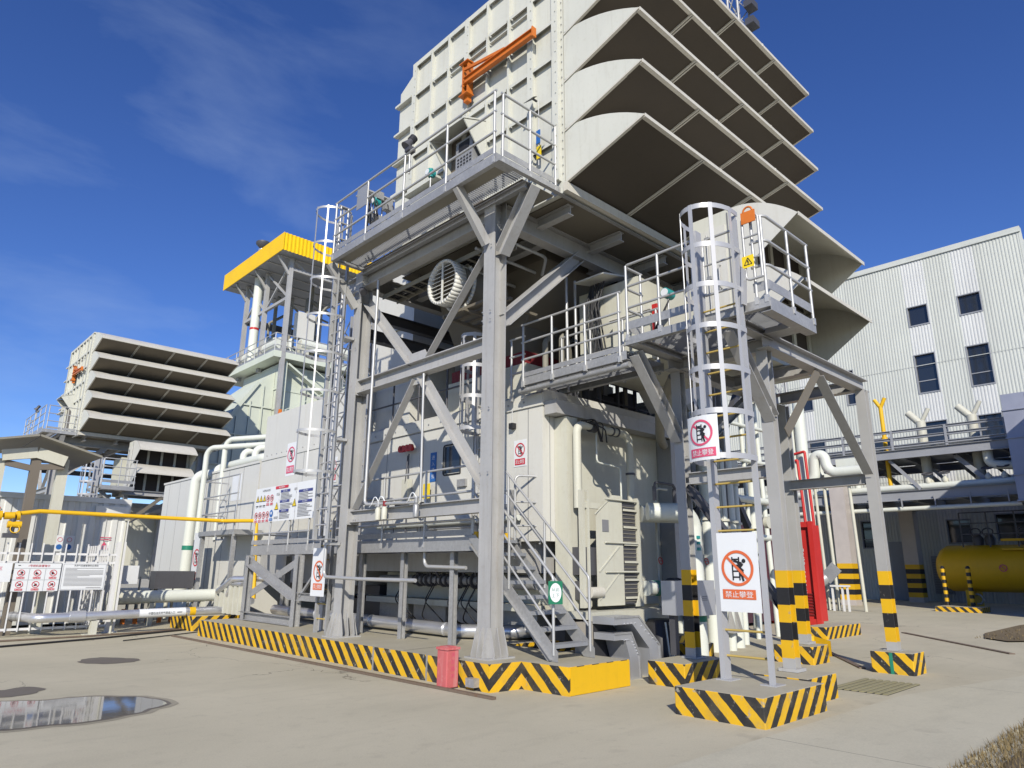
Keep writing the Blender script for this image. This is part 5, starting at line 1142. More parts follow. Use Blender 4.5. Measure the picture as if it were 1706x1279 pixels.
for k in range(4): m.pipe([(9.3, 6.0, 5.95), (9.2, 6.1+.05*k, 5.6-.05*k), (9.35, 6.3, 5.4), (9.4, 6.3, 5.1)], 0.012, 0.1, 6)
m.build('cables', 'black', t)

# red bin by the plinth
t = thing('red_bin', 'faded red metal box with hinged lid standing on the ground against the striped plinth', 'box', (6.43, 8.05, 0))
m = MB(); m.box((6.335, 7.925, 0.015), (6.545, 8.145, 0.50)); o_ = m.build('box', 'redbin', t); b_ = o_.modifiers.new('bevel', 'BEVEL'); b_.width = 0.012; b_.segments = 2
m = MB(); m.box((6.322, 7.912, 0.502), (6.558, 8.158, 0.535)); m.box((6.36, 7.95, 0.536), (6.52, 8.12, 0.546)); m.build('lid', 'redbin', t)
s = Sign((6.28, 7.923, 0.1), (1, 0, 0), (0, -1, 0)); m = MB()
for k, c_ in enumerate('消防器材'): s.text(m, c_, 0.16, 0.31-0.09*k, 0.06, 0.0015)
m.build('lettering', 'signpink', t)

# ================================================================== SIGNS ON ENCLOSURES AND BOARDS
board_sign('warning_sign', 'small no-climbing sign high on the white enclosure just right of the main column', EX-0.008, 8.98, 8.66, 3.36, 3.84, 'signred', ring=(0.16, 0.30, 0.125), band=(0.03, 0.03, 0.29, 0.14))
board_sign('warning_sign', 'tall white no-climbing sign low down beside the left frame column', 6.9, 12.98, 12.45, 1.05, 1.96, 'signorange', ring=(0.28, 0.47, 0.20), band=(0.10, 0.12, 0.45, 0.24))
board_sign('warning_sign', 'narrow no-climbing sign on the white panels to the left of the left ladder', EX-0.004, 15.65, 15.30, 3.62, 4.25, 'signred', ring=(0.175, 0.41, 0.15), band=(0.03, 0.05, 0.32, 0.19))
board_sign('warning_sign', 'no-climbing sign hung in the bottom hoop of the left ladder cage', 6.02, 12.68, 12.30, 3.28, 3.92, 'signpink', ring=(0.19, 0.41, 0.15), band=(0.04, 0.05, 0.34, 0.19))
board_sign('warning_sign', 'tall narrow no-climbing sign at the foot of the tall white pipes on the left', 8.05, 22.8, 22.15, 1.0, 2.6, 'signred', ring=(0.32, 0.85, 0.26), band=(0.08, 0.2, 0.56, 0.42))
t = thing('notice', 'blue notice strip and yellow tag beside the enclosure door window', 'notice', (EX-0.01, 11.3, 3.2))
MB().box((EX-0.012, 11.28, 3.3), (EX-0.005, 11.48, 3.9)).build('blue_strip', 'signblue', t); MB().box((EX-0.14, 11.30, 2.95), (EX-0.13, 11.52, 3.25)).build('yellow_tag', 'signyellow', t)
s = Sign((EX-0.0125, 11.48, 3.3), (0, -1, 0), (-1, 0, 0)); m = MB()
for k, c_ in enumerate('进入须知'): s.text(m, c_, 0.1, 0.45-0.13*k, 0.09, 0.002)
m.build('lettering', 'signwhite', t)
t = thing('alarm_beacon', 'red alarm lamp cluster with hanging horns on the enclosure wall', 'alarm', (8.5, 12.2, 3.4))
m = MB()
for y in (11.98, 12.1, 12.24, 12.34): m.sweep([(8.5, y, 4.02), (8.44, y, 4.06), (8.40, y, 4.06)], [0.03, 0.08, 0.075], 12)
m.build('lamps', 'red', t); m = MB(); m.box((8.44, 12.06, 2.95), (8.56, 12.26, 3.4)); m.build('horn_box', 'cream', t)
m = MB(); m.sweep([(8.5, 12.16, 2.9), (8.4, 12.16, 2.86), (8.3, 12.16, 2.82)], [0.04, 0.06, 0.11], 12); m.tube((8.52, 12.16, 2.2), (8.52, 12.16, 3.95), 0.015, 6); m.pipe([(8.45, 12.1, 3.9), (8.4, 12.05, 3.6), (8.45, 12.15, 3.3)], 0.012, 0.1, 6); m.build('horn', 'darksteel', t)
def tri(s, mb, mi, c, r):
    p = [(c[0]+r*math.cos(math.pi/2+k*2*math.pi/3), c[1]+r*math.sin(math.pi/2+k*2*math.pi/3)) for k in range(3)]
    s.poly(mb, p, 0.0015); return p
t = thing('notice_board', 'long white safety notice board with warning symbols and blue headings on the low walkway rail', 'notice board', (7.42, 15.6, 2.65))
s = Sign((7.42, 17.15, 2.64), (0, -1, 0), (-1, 0, 0)); m = MB(); s.rect(m, 0, 0, 1.30, 0.84, -0.008); s.rect(m, 1.32, 0, 2.15, 0.84, -0.0084); s.rect(m, 2.17, 0, 3.05, 0.84, -0.008); bd = m.build('board', 'signwhite', t)
red = MB(); blk = MB(); yel = MB(); blu = MB(); nav = MB(); gry = MB(); wht = MB()
for k in range(3):
    c_ = (0.14+0.19*k, 0.56); p = tri(s, blk, 0, c_, 0.105); s.poly(yel, [(c_[0]+(a-c_[0])*0.74, c_[1]+(b-c_[1])*0.74) for a, b in p], 0.003); s.line(blk, (c_[0], c_[1]+0.045), (c_[0], c_[1]-0.02), 0.018, 0.0045)
    s.rect(blk, c_[0]-0.07, 0.40, c_[0]+0.07, 0.415, 0.0015); s.text(blk, '当心'+'电火烫'[k], c_[0], 0.36, 0.04, 0.002)
for k, (cx, cy) in enumerate(((0.72, 0.56), (0.93, 0.56), (0.13, 0.17), (0.34, 0.17), (0.55, 0.17), (0.76, 0.17))):
    s.ring(red, (cx, cy), 0.085, 0.016, 0.002, 24); s.line(red, (cx-0.055, cy+0.055), (cx+0.055, cy-0.055), 0.014, 0.0035)
    s.line(blk, (cx-0.03, cy-0.03), (cx+0.035, cy+0.03), 0.022, 0.0014); s.disc(blk, (cx+0.01, cy+0.01), 0.026, 0.0016, 10)
    s.rect(red, cx-0.075, cy-0.165, cx+0.075, cy-0.11, 0.0015); s.text(wht, '禁止'+'烟火攀靠触入'[k]+'近', cx, cy-0.158, 0.038, 0.0035)
s.disc(blu, (0.97, 0.19), 0.088, 0.002, 22); s.disc(wht, (0.97, 0.2), 0.035, 0.0035, 12); s.rect(blu, 0.89, 0.02, 1.05, 0.08, 0.002); s.text(wht, '安全帽', 0.97, 0.03, 0.035, 0.004)
s.text(blk, '1号燃机安全告知', 0.60, 0.74, 0.055, 0.002)
s.rect(red, 1.10, 0.76, 1.75, 0.825, 0.0015); s.text(wht, '职业病危害告知', 1.42, 0.772, 0.042, 0.0035)
for x0, x1, zs in ((1.38, 1.86, (0.66, 0.42, 0.20)), (2.30, 2.95, (0.60, 0.36))):
    for z_ in zs: s.rect(nav, x0, z_, x1, z_+0.06, 0.0015); s.text(wht, '高温注意防护', (x0+x1)/2, z_+0.012, 0.036, 0.0035)
rr = random.Random(12)
for x0, x1, za, zb in ((1.40, 2.05, 0.5, 0.64), (1.40, 2.1, 0.28, 0.40), (1.40, 2.0, 0.05, 0.18), (2.32, 3.0, 0.44, 0.58), (2.3, 3.0, 0.06, 0.34), (1.12, 1.32, 0.06, 0.12)):
    z_ = za
    while z_ < zb: s.rect(gry, x0, z_, x0+(x1-x0)*rr.uniform(0.6, 1), z_+0.012, 0.0015); z_ += 0.032
for c_ in ((1.22, 0.33), (2.12, 0.36)): p = tri(s, blk, 0, c_, 0.12); s.poly(yel, [(c_[0]+(a-c_[0])*0.78, c_[1]+(b-c_[1])*0.78) for a, b in p], 0.003); s.line(blk, (c_[0], c_[1]+0.05), (c_[0], c_[1]-0.02), 0.02, 0.0045)
s.text(gry, '噪声', 2.14, 0.66, 0.07, 0.002); s.text(gry, '高温', 1.24, 0.60, 0.07, 0.002)
red.build('red_symbols', 'signred', bd); blk.build('black_symbols', 'ink', bd); yel.build('yellow_symbols', 'signyellow', bd); blu.build('blue_symbol', 'signblue', bd); nav.build('headings', 'signnavy', bd); gry.build('small_print', 'inkgrey', bd); wht.build('lettering', 'signwhite', bd)

# ================================================================== LEFT YARD
FY = 19.96
t = thing('picket_fence', 'white steel picket fence along the left of the yard, ending at a wide post', 'fence', (2, FY, 0))
m = MB()
for z in (0.17, 1.66, 1.86): m.bar((-7, FY, z), (5.2, FY, z), 0.05, 0.05)
m.build('rails', 'fence', t)
m = MB(); x = -7.0
while x < 5.1: m.box((x-0.0125, FY-0.055, 0.12), (x+0.0125, FY-0.03, 2.1)); x += 0.235
m.build('pickets', 'fence', t); m = MB(); m.box((5.16, FY-0.06, 0), (5.36, FY+0.06, 2.18)); m.box((5.1, FY-0.12, 0), (5.42, FY+0.12, 0.02)); m.build('post', 'fence', t)
t = thing('picket_fence', 'second white picket fence running away from the yard behind the framed notices', 'fence', (5.2, 21.5, 0))
m = MB()
for z in (0.2, 1.62, 1.85): m.bar((5.05, FY+0.1, z), (4.75, 24.6, z), 0.05, 0.05)
m.build('rails', 'fence', t); m = MB()
for k in range(26): y = FY+0.2+k*0.17; x = 5.05-(y-FY)*0.065; m.box((x-0.0125, y-0.03, 0.12), (x+0.0125, y+0.03, 2.1))
m.build('pickets', 'fence', t); m = MB(); m.box((4.85, 22.4, 0), (5.0, 22.55, 2.12)); m.build('post', 'fence', t)
t = thing('notice_board', 'white notice board with six red prohibition symbols on the picket fence', 'notice board', (3.5, FY-0.07, 1.0))
s = Sign((3.06, FY-0.066, 1.0), (1, 0, 0), (0, -1, 0)); m = MB(); s.rect(m, 0, 0, 0.95, 0.65, -0.004); bd = m.build('board', 'signwhite', t)
red = MB(); blk = MB(); wht = MB(); gry = MB()
s.text(red, '1号燃机装置警示', 0.50, 0.555, 0.055, 0.002); s.rect(gry, 0, 0.52, 0.95, 0.524, 0.001); s.rect(gry, 0, 0.26, 0.95, 0.264, 0.001); s.rect(blk, 0.08, 0.58, 0.13, 0.595, 0.001)
for x in (0.315, 0.635): s.rect(gry, x, 0, x+0.004, 0.52, 0.0012)
for p, q in (((0, 0), (0.95, 0.006)), ((0, 0.644), (0.95, 0.65)), ((0, 0), (0.006, 0.65)), ((0.944, 0), (0.95, 0.65))): s.rect(blk, p[0], p[1], q[0], q[1], 0.0014)
for i in range(3):
    for j in range(2):
        cx, cy = 0.16+0.32*i, 0.16+0.26*j; s.ring(red, (cx, cy), 0.075, 0.013, 0.003, 24); s.line(red, (cx-0.05, cy+0.05), (cx+0.05, cy-0.05), 0.011, 0.0045)
        rr = random.Random(i*3+j); s.line(blk, (cx-0.035, cy-0.03), (cx+0.03, cy+0.035*rr.uniform(-1, 1)), 0.02, 0.0015); s.disc(blk, (cx+rr.uniform(-.02, .02), cy+rr.uniform(-.02, .02)), 0.027, 0.0018, 9)
        s.rect(red, cx-0.075, cy-0.135, cx+0.075, cy-0.09, 0.0015); s.text(wht, '禁止'+('烟火', '触摸', '入内', '合闸', '堆放', '攀登')[i*2+j], cx, cy-0.131, 0.034, 0.0035)
red.build('red_symbols', 'signred', bd); blk.build('black_symbols', 'ink', bd); wht.build('lettering', 'signwhite', bd); gry.build('grid', 'inkgrey', bd)
t = thing('notice_board', 'white notice board filled with lines of small text on the picket fence', 'notice board', (4.5, FY-0.07, 1.02))
s = Sign((4.03, FY-0.066, 1.02), (1, 0, 0), (0, -1, 0)); m = MB(); s.rect(m, 0, 0, 0.96, 0.63, -0.004); bd = m.build('board', 'signwhite', t)
blk = MB(); gry = MB(); rr = random.Random(31)
s.text(blk, '天然气设施管理安全须知', 0.50, 0.55, 0.045, 0.002)
for k in range(15): s.rect(gry, 0.07, 0.10+0.029*k, 0.07+(0.82 if rr.random() < 0.7 else rr.uniform(0.2, 0.7)), 0.109+0.029*k, 0.0015)
s.rect(gry, 0.56, 0.05, 0.88, 0.06, 0.0015)
for p, q in (((0.02, 0.02), (0.94, 0.024)), ((0.02, 0.606), (0.94, 0.61)), ((0.02, 0.02), (0.024, 0.61)), ((0.936, 0.02), (0.94, 0.61))): s.rect(gry, p[0], p[1], q[0], q[1], 0.0014)
blk.build('lettering', 'ink', bd); gry.build('small_print', 'inkgrey', bd)
t = thing('notice_board', 'pale pink topped notice board at the far left edge of the picket fence', 'notice board', (2.7, FY-0.07, 1.2))
s = Sign((2.05, FY-0.066, 1.22), (1, 0, 0), (0, -1, 0)); m = MB(); s.rect(m, 0, 0, 0.98, 0.42, -0.004); bd = m.build('board', 'signwhite', t); m = MB(); s.text(m, '2号燃机控制区', 0.52, 0.26, 0.08, 0.002); m.build('lettering', 'signpink', bd)
# silver pipe before the fence
t = thing('jacketed_pipe', 'silver jacketed pipe with painted flow label running along the foot of the fence', 'pipe', (5, 19.5, 0.3))
MB().pipe([(1.9, 24.5, 0.50), (3.62, 19.52, 0.42), (8.2, 19.45, 0.47)], 0.105, 0.25, 16, 8).build('pipe', 'alu', t)
MB().tube((4.25, 19.51, 0.427), (4.58, 19.505, 0.43), 0.135, 18).build('sleeve', 'alutray', t); MB().tube((5.75, 19.487, 0.445), (6.85, 19.47, 0.457), 0.1075, 18).build('label_wrap', 'signwhite', t); MB().tube((6.95, 19.47, 0.458), (7.10, 19.468, 0.46), 0.108, 18).build('band', 'yellow', t)
s = Sign((5.95, 19.484-0.109, 0.42), (1, -0.013, 0.01), (0, -1, 0)); m = MB(); s.text(m, '中国石油天然气管道入口', 0.0, 0.0, 0.06, 0.0015, 0.62, 'l'); s.line(m, (0.68, 0.03), (0.80, 0.03), 0.02, 0.001); m.build('lettering', 'ink', t)
m = MB(); m.box((4.72, 19.35, 0.0), (4.84, 19.6, 0.32)); m.box((4.6, 19.25, 0.0), (4.96, 19.7, 0.02)); m.build('support', 'cream', t)
t = thing('gas_pipe', 'yellow gas pipe crossing at head height from the left edge to the walkway', 'pipe', (4, 19.2, 2.7))
MB().pipe([(-4.0, 19.7, 2.66), (2.60, 19.7, 2.69), (3.35, 19.7, 2.83), (7.55, 19.4, 2.80), (8.0, 18.3, 2.78), (8.0, 18.0, 0.8)], 0.050, 0.15, 12).build('pipe', 'yellow', t)
m = MB(); m.tube((5.22, 19.68, 0.0), (5.22, 19.68, 2.74), 0.028, 8); m.box((5.16, 19.6, 2.70), (5.28, 19.75, 2.745)); m.build('support', 'cream', t)
m = MB(); m.tube((2.55, 19.7, 2.69), (2.62, 19.7, 2.69), 0.11, 12); m.tube((2.66, 19.7, 2.69), (2.86, 19.7, 2.70), 0.085, 12); m.tube((2.9, 19.7, 2.7), (2.96, 19.7, 2.71), 0.11, 12); m.sweep([(2.75, 19.7, 2.5), (3.02, 19.7, 2.5)], 0.08, 12); m.sweep(circle_pts((2.9, 19.62, 2.4), 0.09, 0, 6.28, 14, (1, 0, 0), (0, 0.3, 1)), 0.012, 6); m.build('valve', 'yellow', t)
m = MB(); m.tube((2.85, 19.7, 2.3), (2.85, 19.7, 2.7), 0.06, 10); m.box((2.7, 19.62, 2.2), (3.0, 19.8, 2.3)); m.build('actuator', 'darksteel', t)
# container and shelter
t = thing('white_container', 'white corrugated container with faint warning labels behind the picket fence', 'container', (2.5, 22.6, 0))
m = MB(); prof = []; x = -4.0
while x < 5.84:
    for dx, dy in ((0, 0), (0.09, 0), (0.12, 0.028), (0.21, 0.028), (0.24, 0)): 
        if x+dx <= 5.85: prof.append((x+dx, 22.0+dy))
    x += 0.28
m.sheet([[(px, py, 0.25) for px, py in reversed(prof)], [(px, py, 3.28) for px, py in reversed(prof)]], False); m.build('long_wall', 'container', t)
m = MB(); m.box((-4.0, 21.97, 3.282), (5.9, 24.4, 3.42)); m.box((-4.0, 21.98, 0.12), (5.9, 24.4, 0.248)); m.box((5.78, 21.985, 0.25), (5.9, 24.4, 3.28)); m.build('frame', 'container', t)
m = MB(); m.box((5.0, 21.9, 2.92), (5.85, 21.985, 3.2)); m.build('awning_box', 'container', t)
s = Sign((3.95, 21.99, 1.95), (1, 0, 0), (0, -1, 0)); m = MB(); s.rect(m, 0, 0, 0.68, 0.42, -0.003); bd = m.build('label_sheet', 'signwhite', t); a_ = MB(); b_ = MB()
for i in range(3):
    (s.disc(b_, (0.12+0.22*i, 0.12), 0.07, 0.002, 16) if i else s.ring(a_, (0.12, 0.12), 0.07, 0.012, 0.002, 18)); s.ring(a_, (0.12+0.22*i, 0.31), 0.06, 0.012, 0.002, 18)
a_.build('red_symbols', 'signpink', bd); b_.build('blue_symbols', 'signblue', bd)
s = Sign((5.15, 21.98, 2.0), (1, 0, 0), (0, -1, 0)); m = MB(); p = tri(s, m, 0, (0.2, 0.1), 0.14); s.rect(m, 0.08, 0.28, 0.36, 0.30, 0.001); s.rect(m, 0.08, 0.34, 0.36, 0.36, 0.001); m.build('triangle_label', 'signpink', t)
s = Sign((1.9, 21.98, 2.72), (1, 0, 0), (0, -1, 0)); m = MB(); s.text(m, '综合舱', 0.5, 0.1, 0.30, 0.002); m.build('lettering', 'signorange', t)
t = thing('canopy_shelter', 'small steel gable canopy on two posts behind the picket fence', 'canopy', (3.4, 21.2, 0))
m = MB(); m.bar((3.22, 20.6, 0.0), (3.22, 20.6, 4.25), 0.20, 0.20); m.build('column', 'hood_in', t)  # post in shade: the shade is put into its dark colour
m = MB(); m.bar((3.83, 20.75, 0.0), (3.83, 20.75, 4.22), 0.20, 0.24); m.build('column', 'cream', t); m = MB(); m.bar((2.55, 20.7, 0.0), (2.55, 20.7, 4.1), 0.14, 0.14); m.build('column', 'cream', t)
for a, b in (((3.15, 4.66), (4.55, 4.28)), ((3.12, 4.66), (1.6, 4.30))):
    m = MB(); m.prism([(a[0], 20.1, a[1]), (b[0], 20.1, b[1]), (b[0], 23.6, b[1]), (a[0], 23.6, a[1])], (0, 0, 0.05)); m.build('roof_sheet', 'dust', t)
for p, q in (((3.2, 4.30), (3.83, 4.14)), ((3.2, 4.30), (2.5, 4.16))): MB().bar((p[0], 20.5, p[1]), (q[0], 20.5, q[1]), 0.12, 0.26).build('rafter', 'cream', t)
for p, q in (((3.25, 3.95), (3.83, 4.02)), ((3.2, 3.9), (2.6, 4.0))): MB().bar((p[0], 20.55, p[1]), (q[0], 20.55, q[1]), 0.10, 0.14).build('knee', 'hood_in', t)
# white pipes at the left of the enclosures
for x, y, top, lab, r_ in ((8.28, 24.0, 4.95, 'thick white riser pipe with green band at far left, first of two', 0.165), (8.75, 23.6, 5.2, 'second thick white riser pipe right behind the first at far left', 0.155)):
    t = thing('riser_pipe', lab, 'pipe', (x, y, 0)); MB().pipe([(x-2.6 if x < 8.5 else x, y, 0.78 if x < 8.5 else 0.3), (x, y, 0.78 if x < 8.5 else 0.5), (x, y, top-0.4), (x+1.3, y-1.2, top-0.38)], r_, 0.3, 16, 7).build('pipe', 'pipe_white', t)
    MB().tube((x, y, 2.1), (x, y, 2.24), r_+0.006, 16).build('band', 'green', t)
for k, (x, y, z) in enumerate(((8.25, 23.2, 5.35), (8.6, 22.6, 5.6))):
    t = thing('overhead_pipe', ('upper thin white pipe arching over the thick risers at far left', 'higher thin white pipe arching over the thick risers beside the enclosure')[k], 'pipe', (x, y, 2))
    MB().pipe([(x, y, 2.4), (x, y, z), (x+1.5, y-3.0, z)], 0.085, 0.3, 12, 7).build('pipe', 'pipe_white', t)
t = thing('pipe_manifold', 'white pipe manifold with elbows on top of the low far enclosure', 'pipes', (9.3, 21, 4.6))
m = MB(); m.pipe([(8.9, 23.5, 4.8), (8.9, 20.2, 4.8), (9.6, 20.0, 4.8)], 0.135, 0.3, 14)
for y in (21.8, 20.9): m.pipe([(8.9, y, 4.8), (8.9, y, 5.15), (9.9, y-0.4, 5.25)], 0.115, 0.25, 14)
m.build('pipe', 'pipe_white', t); m = MB(); m.tube((9.75, 20.45, 5.24), (9.85, 20.4, 5.25), 0.2, 14); m.build('flange', 'green', t)
t = thing('pipe_run', 'thick white horizontal pipe on small stands behind the silver pipe', 'pipe', (7, 22.4, 0.4))
MB().tube((5.55, 21.6, 0.75), (8.4, 21.6, 0.78), 0.17, 16).build('pipe', 'pipe_white', t); m = MB(); m.box((5.62, 21.42, 0.57), (6.4, 21.78, 0.93)); m.build('wrap', 'cream', t) if False else MB().tube((5.6, 21.6, 0.75), (6.35, 21.6, 0.757), 0.185, 16).build('wrap', 'cream', t)
m = MB()
for x in (6.6, 8.0): m.box((x, 21.5, 0), (x+0.12, 21.7, 0.6)); 
m.build('stands', 'cream', t)
t = thing('valve_skid', 'low skid of small pipes and orange striped guards in the shade at far left', 'valves', (7.2, 23, 0))
m = MB(); rr = random.Random(17)
for k in range(14): x = 5.9+rr.random()*2.4; y = 22.4+rr.random()*1.2; m.tube((x, y, 0.05), (x, y, 0.5+rr.random()*0.9), 0.02+rr.random()*.04, 8); m.tube((x-.12, y, 0.6), (x+.12, y, 0.6), 0.05, 8)
m.build('valves', 'cream', t); m = MB()
for k in range(8): x = 5.8+k*0.32; m.box((x, 22.2, 0.02), (x+0.1, 22.3, 0.42))
m.build('guard', 'orange', t)
m = MB(); m.box((6.9, 22.3, 0.95), (8.0, 22.8, 1.45)); m.build('cabinet', 'darksteel', t); m = MB(); m.box((5.7, 22.2, 1.1), (6.4, 22.5, 1.6)); m.build('white_cabinet', 'signwhite', t)
t = thing('silver_pipes', 'bent silver pipes and small meters between the tall white pipes and the braced stand', 'pipes', (8, 18.6, 0.4))
m = MB(); m.pipe([(8.3, 20.5, 0.95), (7.7, 19.6, 0.95), (7.7, 18.7, 1.28), (8.3, 17.9, 1.3)], 0.075, 0.15, 12); m.pipe([(8.4, 20.3, 0.7), (7.9, 19.4, 0.72), (7.9, 17.9, 0.75)], 0.09, 0.15, 12); m.pipe([(7.75, 19.2, 0.75), (7.75, 18.9, 1.15), (7.75, 18.2, 1.15)], 0.05, 0.1, 10); m.build('pipe', 'alu', t)
m = MB()
for k in range(6): m.box((7.7, 18.2+0.3*k, 0.4), (7.85, 18.3+0.3*k, 1.1))
m.build('stands', 'cream', t)
t = thing('low_platform', 'small railed platform in front of the low far enclosure at the tall white pipes', 'platform', (8.2, 20.5, 2.2))
m = MB(); m.box((7.75, 19.1, 2.45), (8.55, 21.7, 2.58)); m.build('deck', 'galv', t); rail_path(t, [(8.5, 21.7, 2.58), (7.77, 21.7, 2.58), (7.77, 19.1, 2.58)], 1.5, 1.3, levels=(1, .66, .33), toe=0)
for y in (19.3, 21.6): MB().bar((7.85, y, 0), (7.85, y, 2.45), 0.1, 0.1).build('leg', 'galv', t)
MB().box((EX-0.006, 21.0, 3.55), (EX-0.002, 21.7, 4.35)).build('notice', 'signwhite', label='white notice sheet on the low far enclosure near the pipe manifold', cat='notice')

# ================================================================== SECOND UNIT FAR LEFT (copies)
OFF = (-0.27, 31.0, 0)
for root, lab in ((fr, 'grey steel frame of the far left unit, mostly hidden behind the container'), (fh, 'distant pale filter house with five tiers of rain hoods at far left'), (up_, 'high grating walkway of the distant far left unit'), (rl, 'high guard rail of the distant far left unit, against the sky'), (vb, 'distant ventilation box with brown filter panels at far left'), (tf, 'table frame of the distant far left unit behind the container'), (lp, 'distant grating platform at far left beside the brown filter panels'), (gr, 'distant guard rail at far left in front of the brown filter panels'), (fl, 'distant white caged ladder at far left above the container'), (wk, 'distant catwalk of the far left unit behind the caged ladder'), (en, 'distant white machine enclosure of the far left unit behind the container')):
    dup(root, OFF, lab)
def rebrush(o):                                         # far unit's shade sheets get a paler colour, painting in bounce light
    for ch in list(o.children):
        if ch.name.startswith('bird_screen'): ch.data = ch.data.copy(); ch.data.materials[0] = M['shade_sheet_lit']
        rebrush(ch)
M['shade_sheet_lit'] = paint('dusty_bird_screen', (0.135, 0.115, 0.085), 0.8, 0.4, (0.08, 0.065, 0.05), var=0.12, streak=False)  # lighter copy of the hood sheet colour, with the bounce light painted in
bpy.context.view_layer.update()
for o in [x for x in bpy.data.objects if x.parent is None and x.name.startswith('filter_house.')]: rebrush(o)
for o in [x for x in bpy.data.objects if x.parent is None and x.name.startswith('jib_crane')]: dup(o, OFF, 'distant orange jib crane on the far left filter house wall')
for o in [x for x in bpy.data.objects if x.parent is None and x.name.startswith('floodlight')]: dup(o, OFF, 'distant floodlight on the far left high guard rail')

# ================================================================== BOILER TOWER WITH YELLOW ROOF
t = thing('boiler_casing', 'tall pale green steam boiler casing with sloping inlet duct behind the far left hoods', 'boiler', (20, 43, 0))
m = MB(); m.box((18.3, 40.9, 0), (24.5, 46.2, 14.1)); m.build('casing', 'hrsg', t)
m = MB(); m.prism([(18.28, 41.2, 13.6), (17.2, 41.2, 12.6), (14.4, 41.2, 8.2), (14.4, 41.2, 3.0), (18.28, 41.2, 3.0)], (0, 4.6, 0)); m.build('inlet_duct', 'hrsg', t)
m = MB()
for k in range(9): m.box((18.25, 40.86, 2+k*1.3), (24.5, 40.895, 2.1+k*1.3)); m.box((18.24, 40.9, 2+k*1.3), (18.296, 46, 2.12+k*1.3))
for x in (18.35, 20.0, 21.7, 23.4): m.box((x, 40.7, 0), (x+0.22, 40.855, 14.0))
for k in range(5): m.bar((14.6+0.75*k, 41.15, 3.2), (14.6+0.75*k, 41.15, 8.2+1.1*k), 0.08, 0.08)
for k in range(5): m.bar((14.5, 41.14, 3.6+1.9*k), (18.2, 41.14, 3.6+1.9*k), 0.06, 0.08)
m.bar((14.38, 41.12, 8.25), (17.25, 41.12, 12.75), 0.12, 0.2); m.build('stiffeners', 'hrsg', t)
t = thing('boiler_platform', 'railed platform crowded with pale pipework on top of the boiler casing', 'platform', (20, 42, 14.1))
m = MB(); m.box((17.5, 39.9, 14.25), (24.6, 49.0, 14.65)); m.build('deck', 'hrsg', t)
rail_path(t, [(17.55, 49, 14.66), (17.55, 39.95, 14.66), (24.5, 39.95, 14.66)], 1.15, 1.5, r=0.03, toe=0.15)
m = MB(); rr = random.Random(8)
m.tube((18.5, 47.5, 15.6), (18.5, 41.2, 15.6), 0.42, 16); m.tube((19.6, 40.9, 15.7), (23.8, 40.9, 15.7), 0.38, 16)
for k in range(10): x = 18.4+rr.random()*5; y = 41+rr.random()*5; m.pipe([(x, y, 14.7), (x, y, 15.6+rr.random()*1.6), (x+rr.uniform(-1, 1), y, 15.6+rr.random()*1.6)], 0.09+rr.random()*.1, 0.2, 10)
m.build('pipes', 'pipe_white', t); m = MB()
for k in range(6): x = 18.6+rr.random()*4; y = 40.6+rr.random()*4; m.box((x, y, 14.7), (x+0.6, y+0.5, 15.6+rr.random()))
m.build('cabinets', 'cream', t); m = MB(); m.box((19.4, 41.0, 16.2), (20.6, 41.6, 18.0)); m.build('white_tank', 'white', t)
t = thing('roof_frame', 'open steel frame holding the yellow edged roof above the boiler', 'steel frame', (20, 43, 14.6))
for x, y in ((18.1, 40.0), (18.1, 43.4), (18.1, 46.6), (23.8, 40.0), (23.8, 46.6), (21.4, 46.6)): MB().bar((x, y, 14.0 if y > 40.1 else 4.5), (x, y, 21.2), 0.26, 0.26).build('column', 'frame', t)
for y0_, y1_ in ((40.0, 43.4), (43.4, 46.6)):
    MB().bar((18.1, y0_+.14, 18.3), (18.1, y1_-.14, 18.3), 0.18, 0.2).build('beam', 'frame', t); MB().bar((18.1, y0_+.2, 18.5), (18.1, y1_-.2, 20.8), 0.12, 0.12).build('brace', 'frame', t); MB().bar((18.14, y0_+.2, 20.8), (18.14, y1_-.2, 18.5), 0.12, 0.12).build('brace', 'frame', t)
MB().bar((18.25, 40.0, 20.3), (23.7, 40.0, 20.3), 0.2, 0.2).build('beam', 'frame', t); MB().bar((18.25, 46.6, 18.4), (23.7, 46.6, 18.4), 0.2, 0.5).build('beam', 'darksteel', t)
for y in (40.0, 43.4, 46.6): MB().bar((17.2, y, 21.0), (18.0, y, 19.9), 0.12, 0.14).build('bracket', 'frame', t)
t = thing('yellow_roof', 'flat roof with bright yellow ribbed fascia on top of the boiler tower', 'roof', (20, 44, 21))
m = MB(); m.box((17.05, 39.06, 21.05), (24.4, 48.5, 21.5)); m.build('soffit', 'rack', t)
m = MB(); m.box((17.0, 39.0, 21.0), (17.045, 48.55, 22.2)); m.build('fascia', 'yroof', t)
m = MB(); pr = []; x = 17.05
while x < 24.4: pr += [(x, 39.055), (x+0.10, 39.055), (x+0.13, 39.01), (x+0.22, 39.01)]; x += 0.26
m.sheet([[(a, b, 21.0) for a, b in reversed(pr)], [(a, b, 22.2) for a, b in reversed(pr)]], False); m.build('ribbed_fascia', 'yroof', t)
for x, y in ((19.6, 43.4), (21.4, 40.0), (21.4, 43.4), (23.8, 43.4)): MB().bar((x, y, 14.6), (x, y, 21.0), 0.2, 0.2).build('post', 'dust', t)
m = MB(); rr = random.Random(21)
for k in range(9): x = 18.6+rr.random()*5; y = 40.6+rr.random()*6; m.pipe([(x, y, 14.7), (x, y, 18+rr.random()*2.4), (x+rr.uniform(-1.5, 1.5), y+rr.uniform(-1, 1), 18+rr.random()*2.4)], 0.07+rr.random()*.08, 0.2, 8)
m.build('hanging_pipes', 'dust', t)
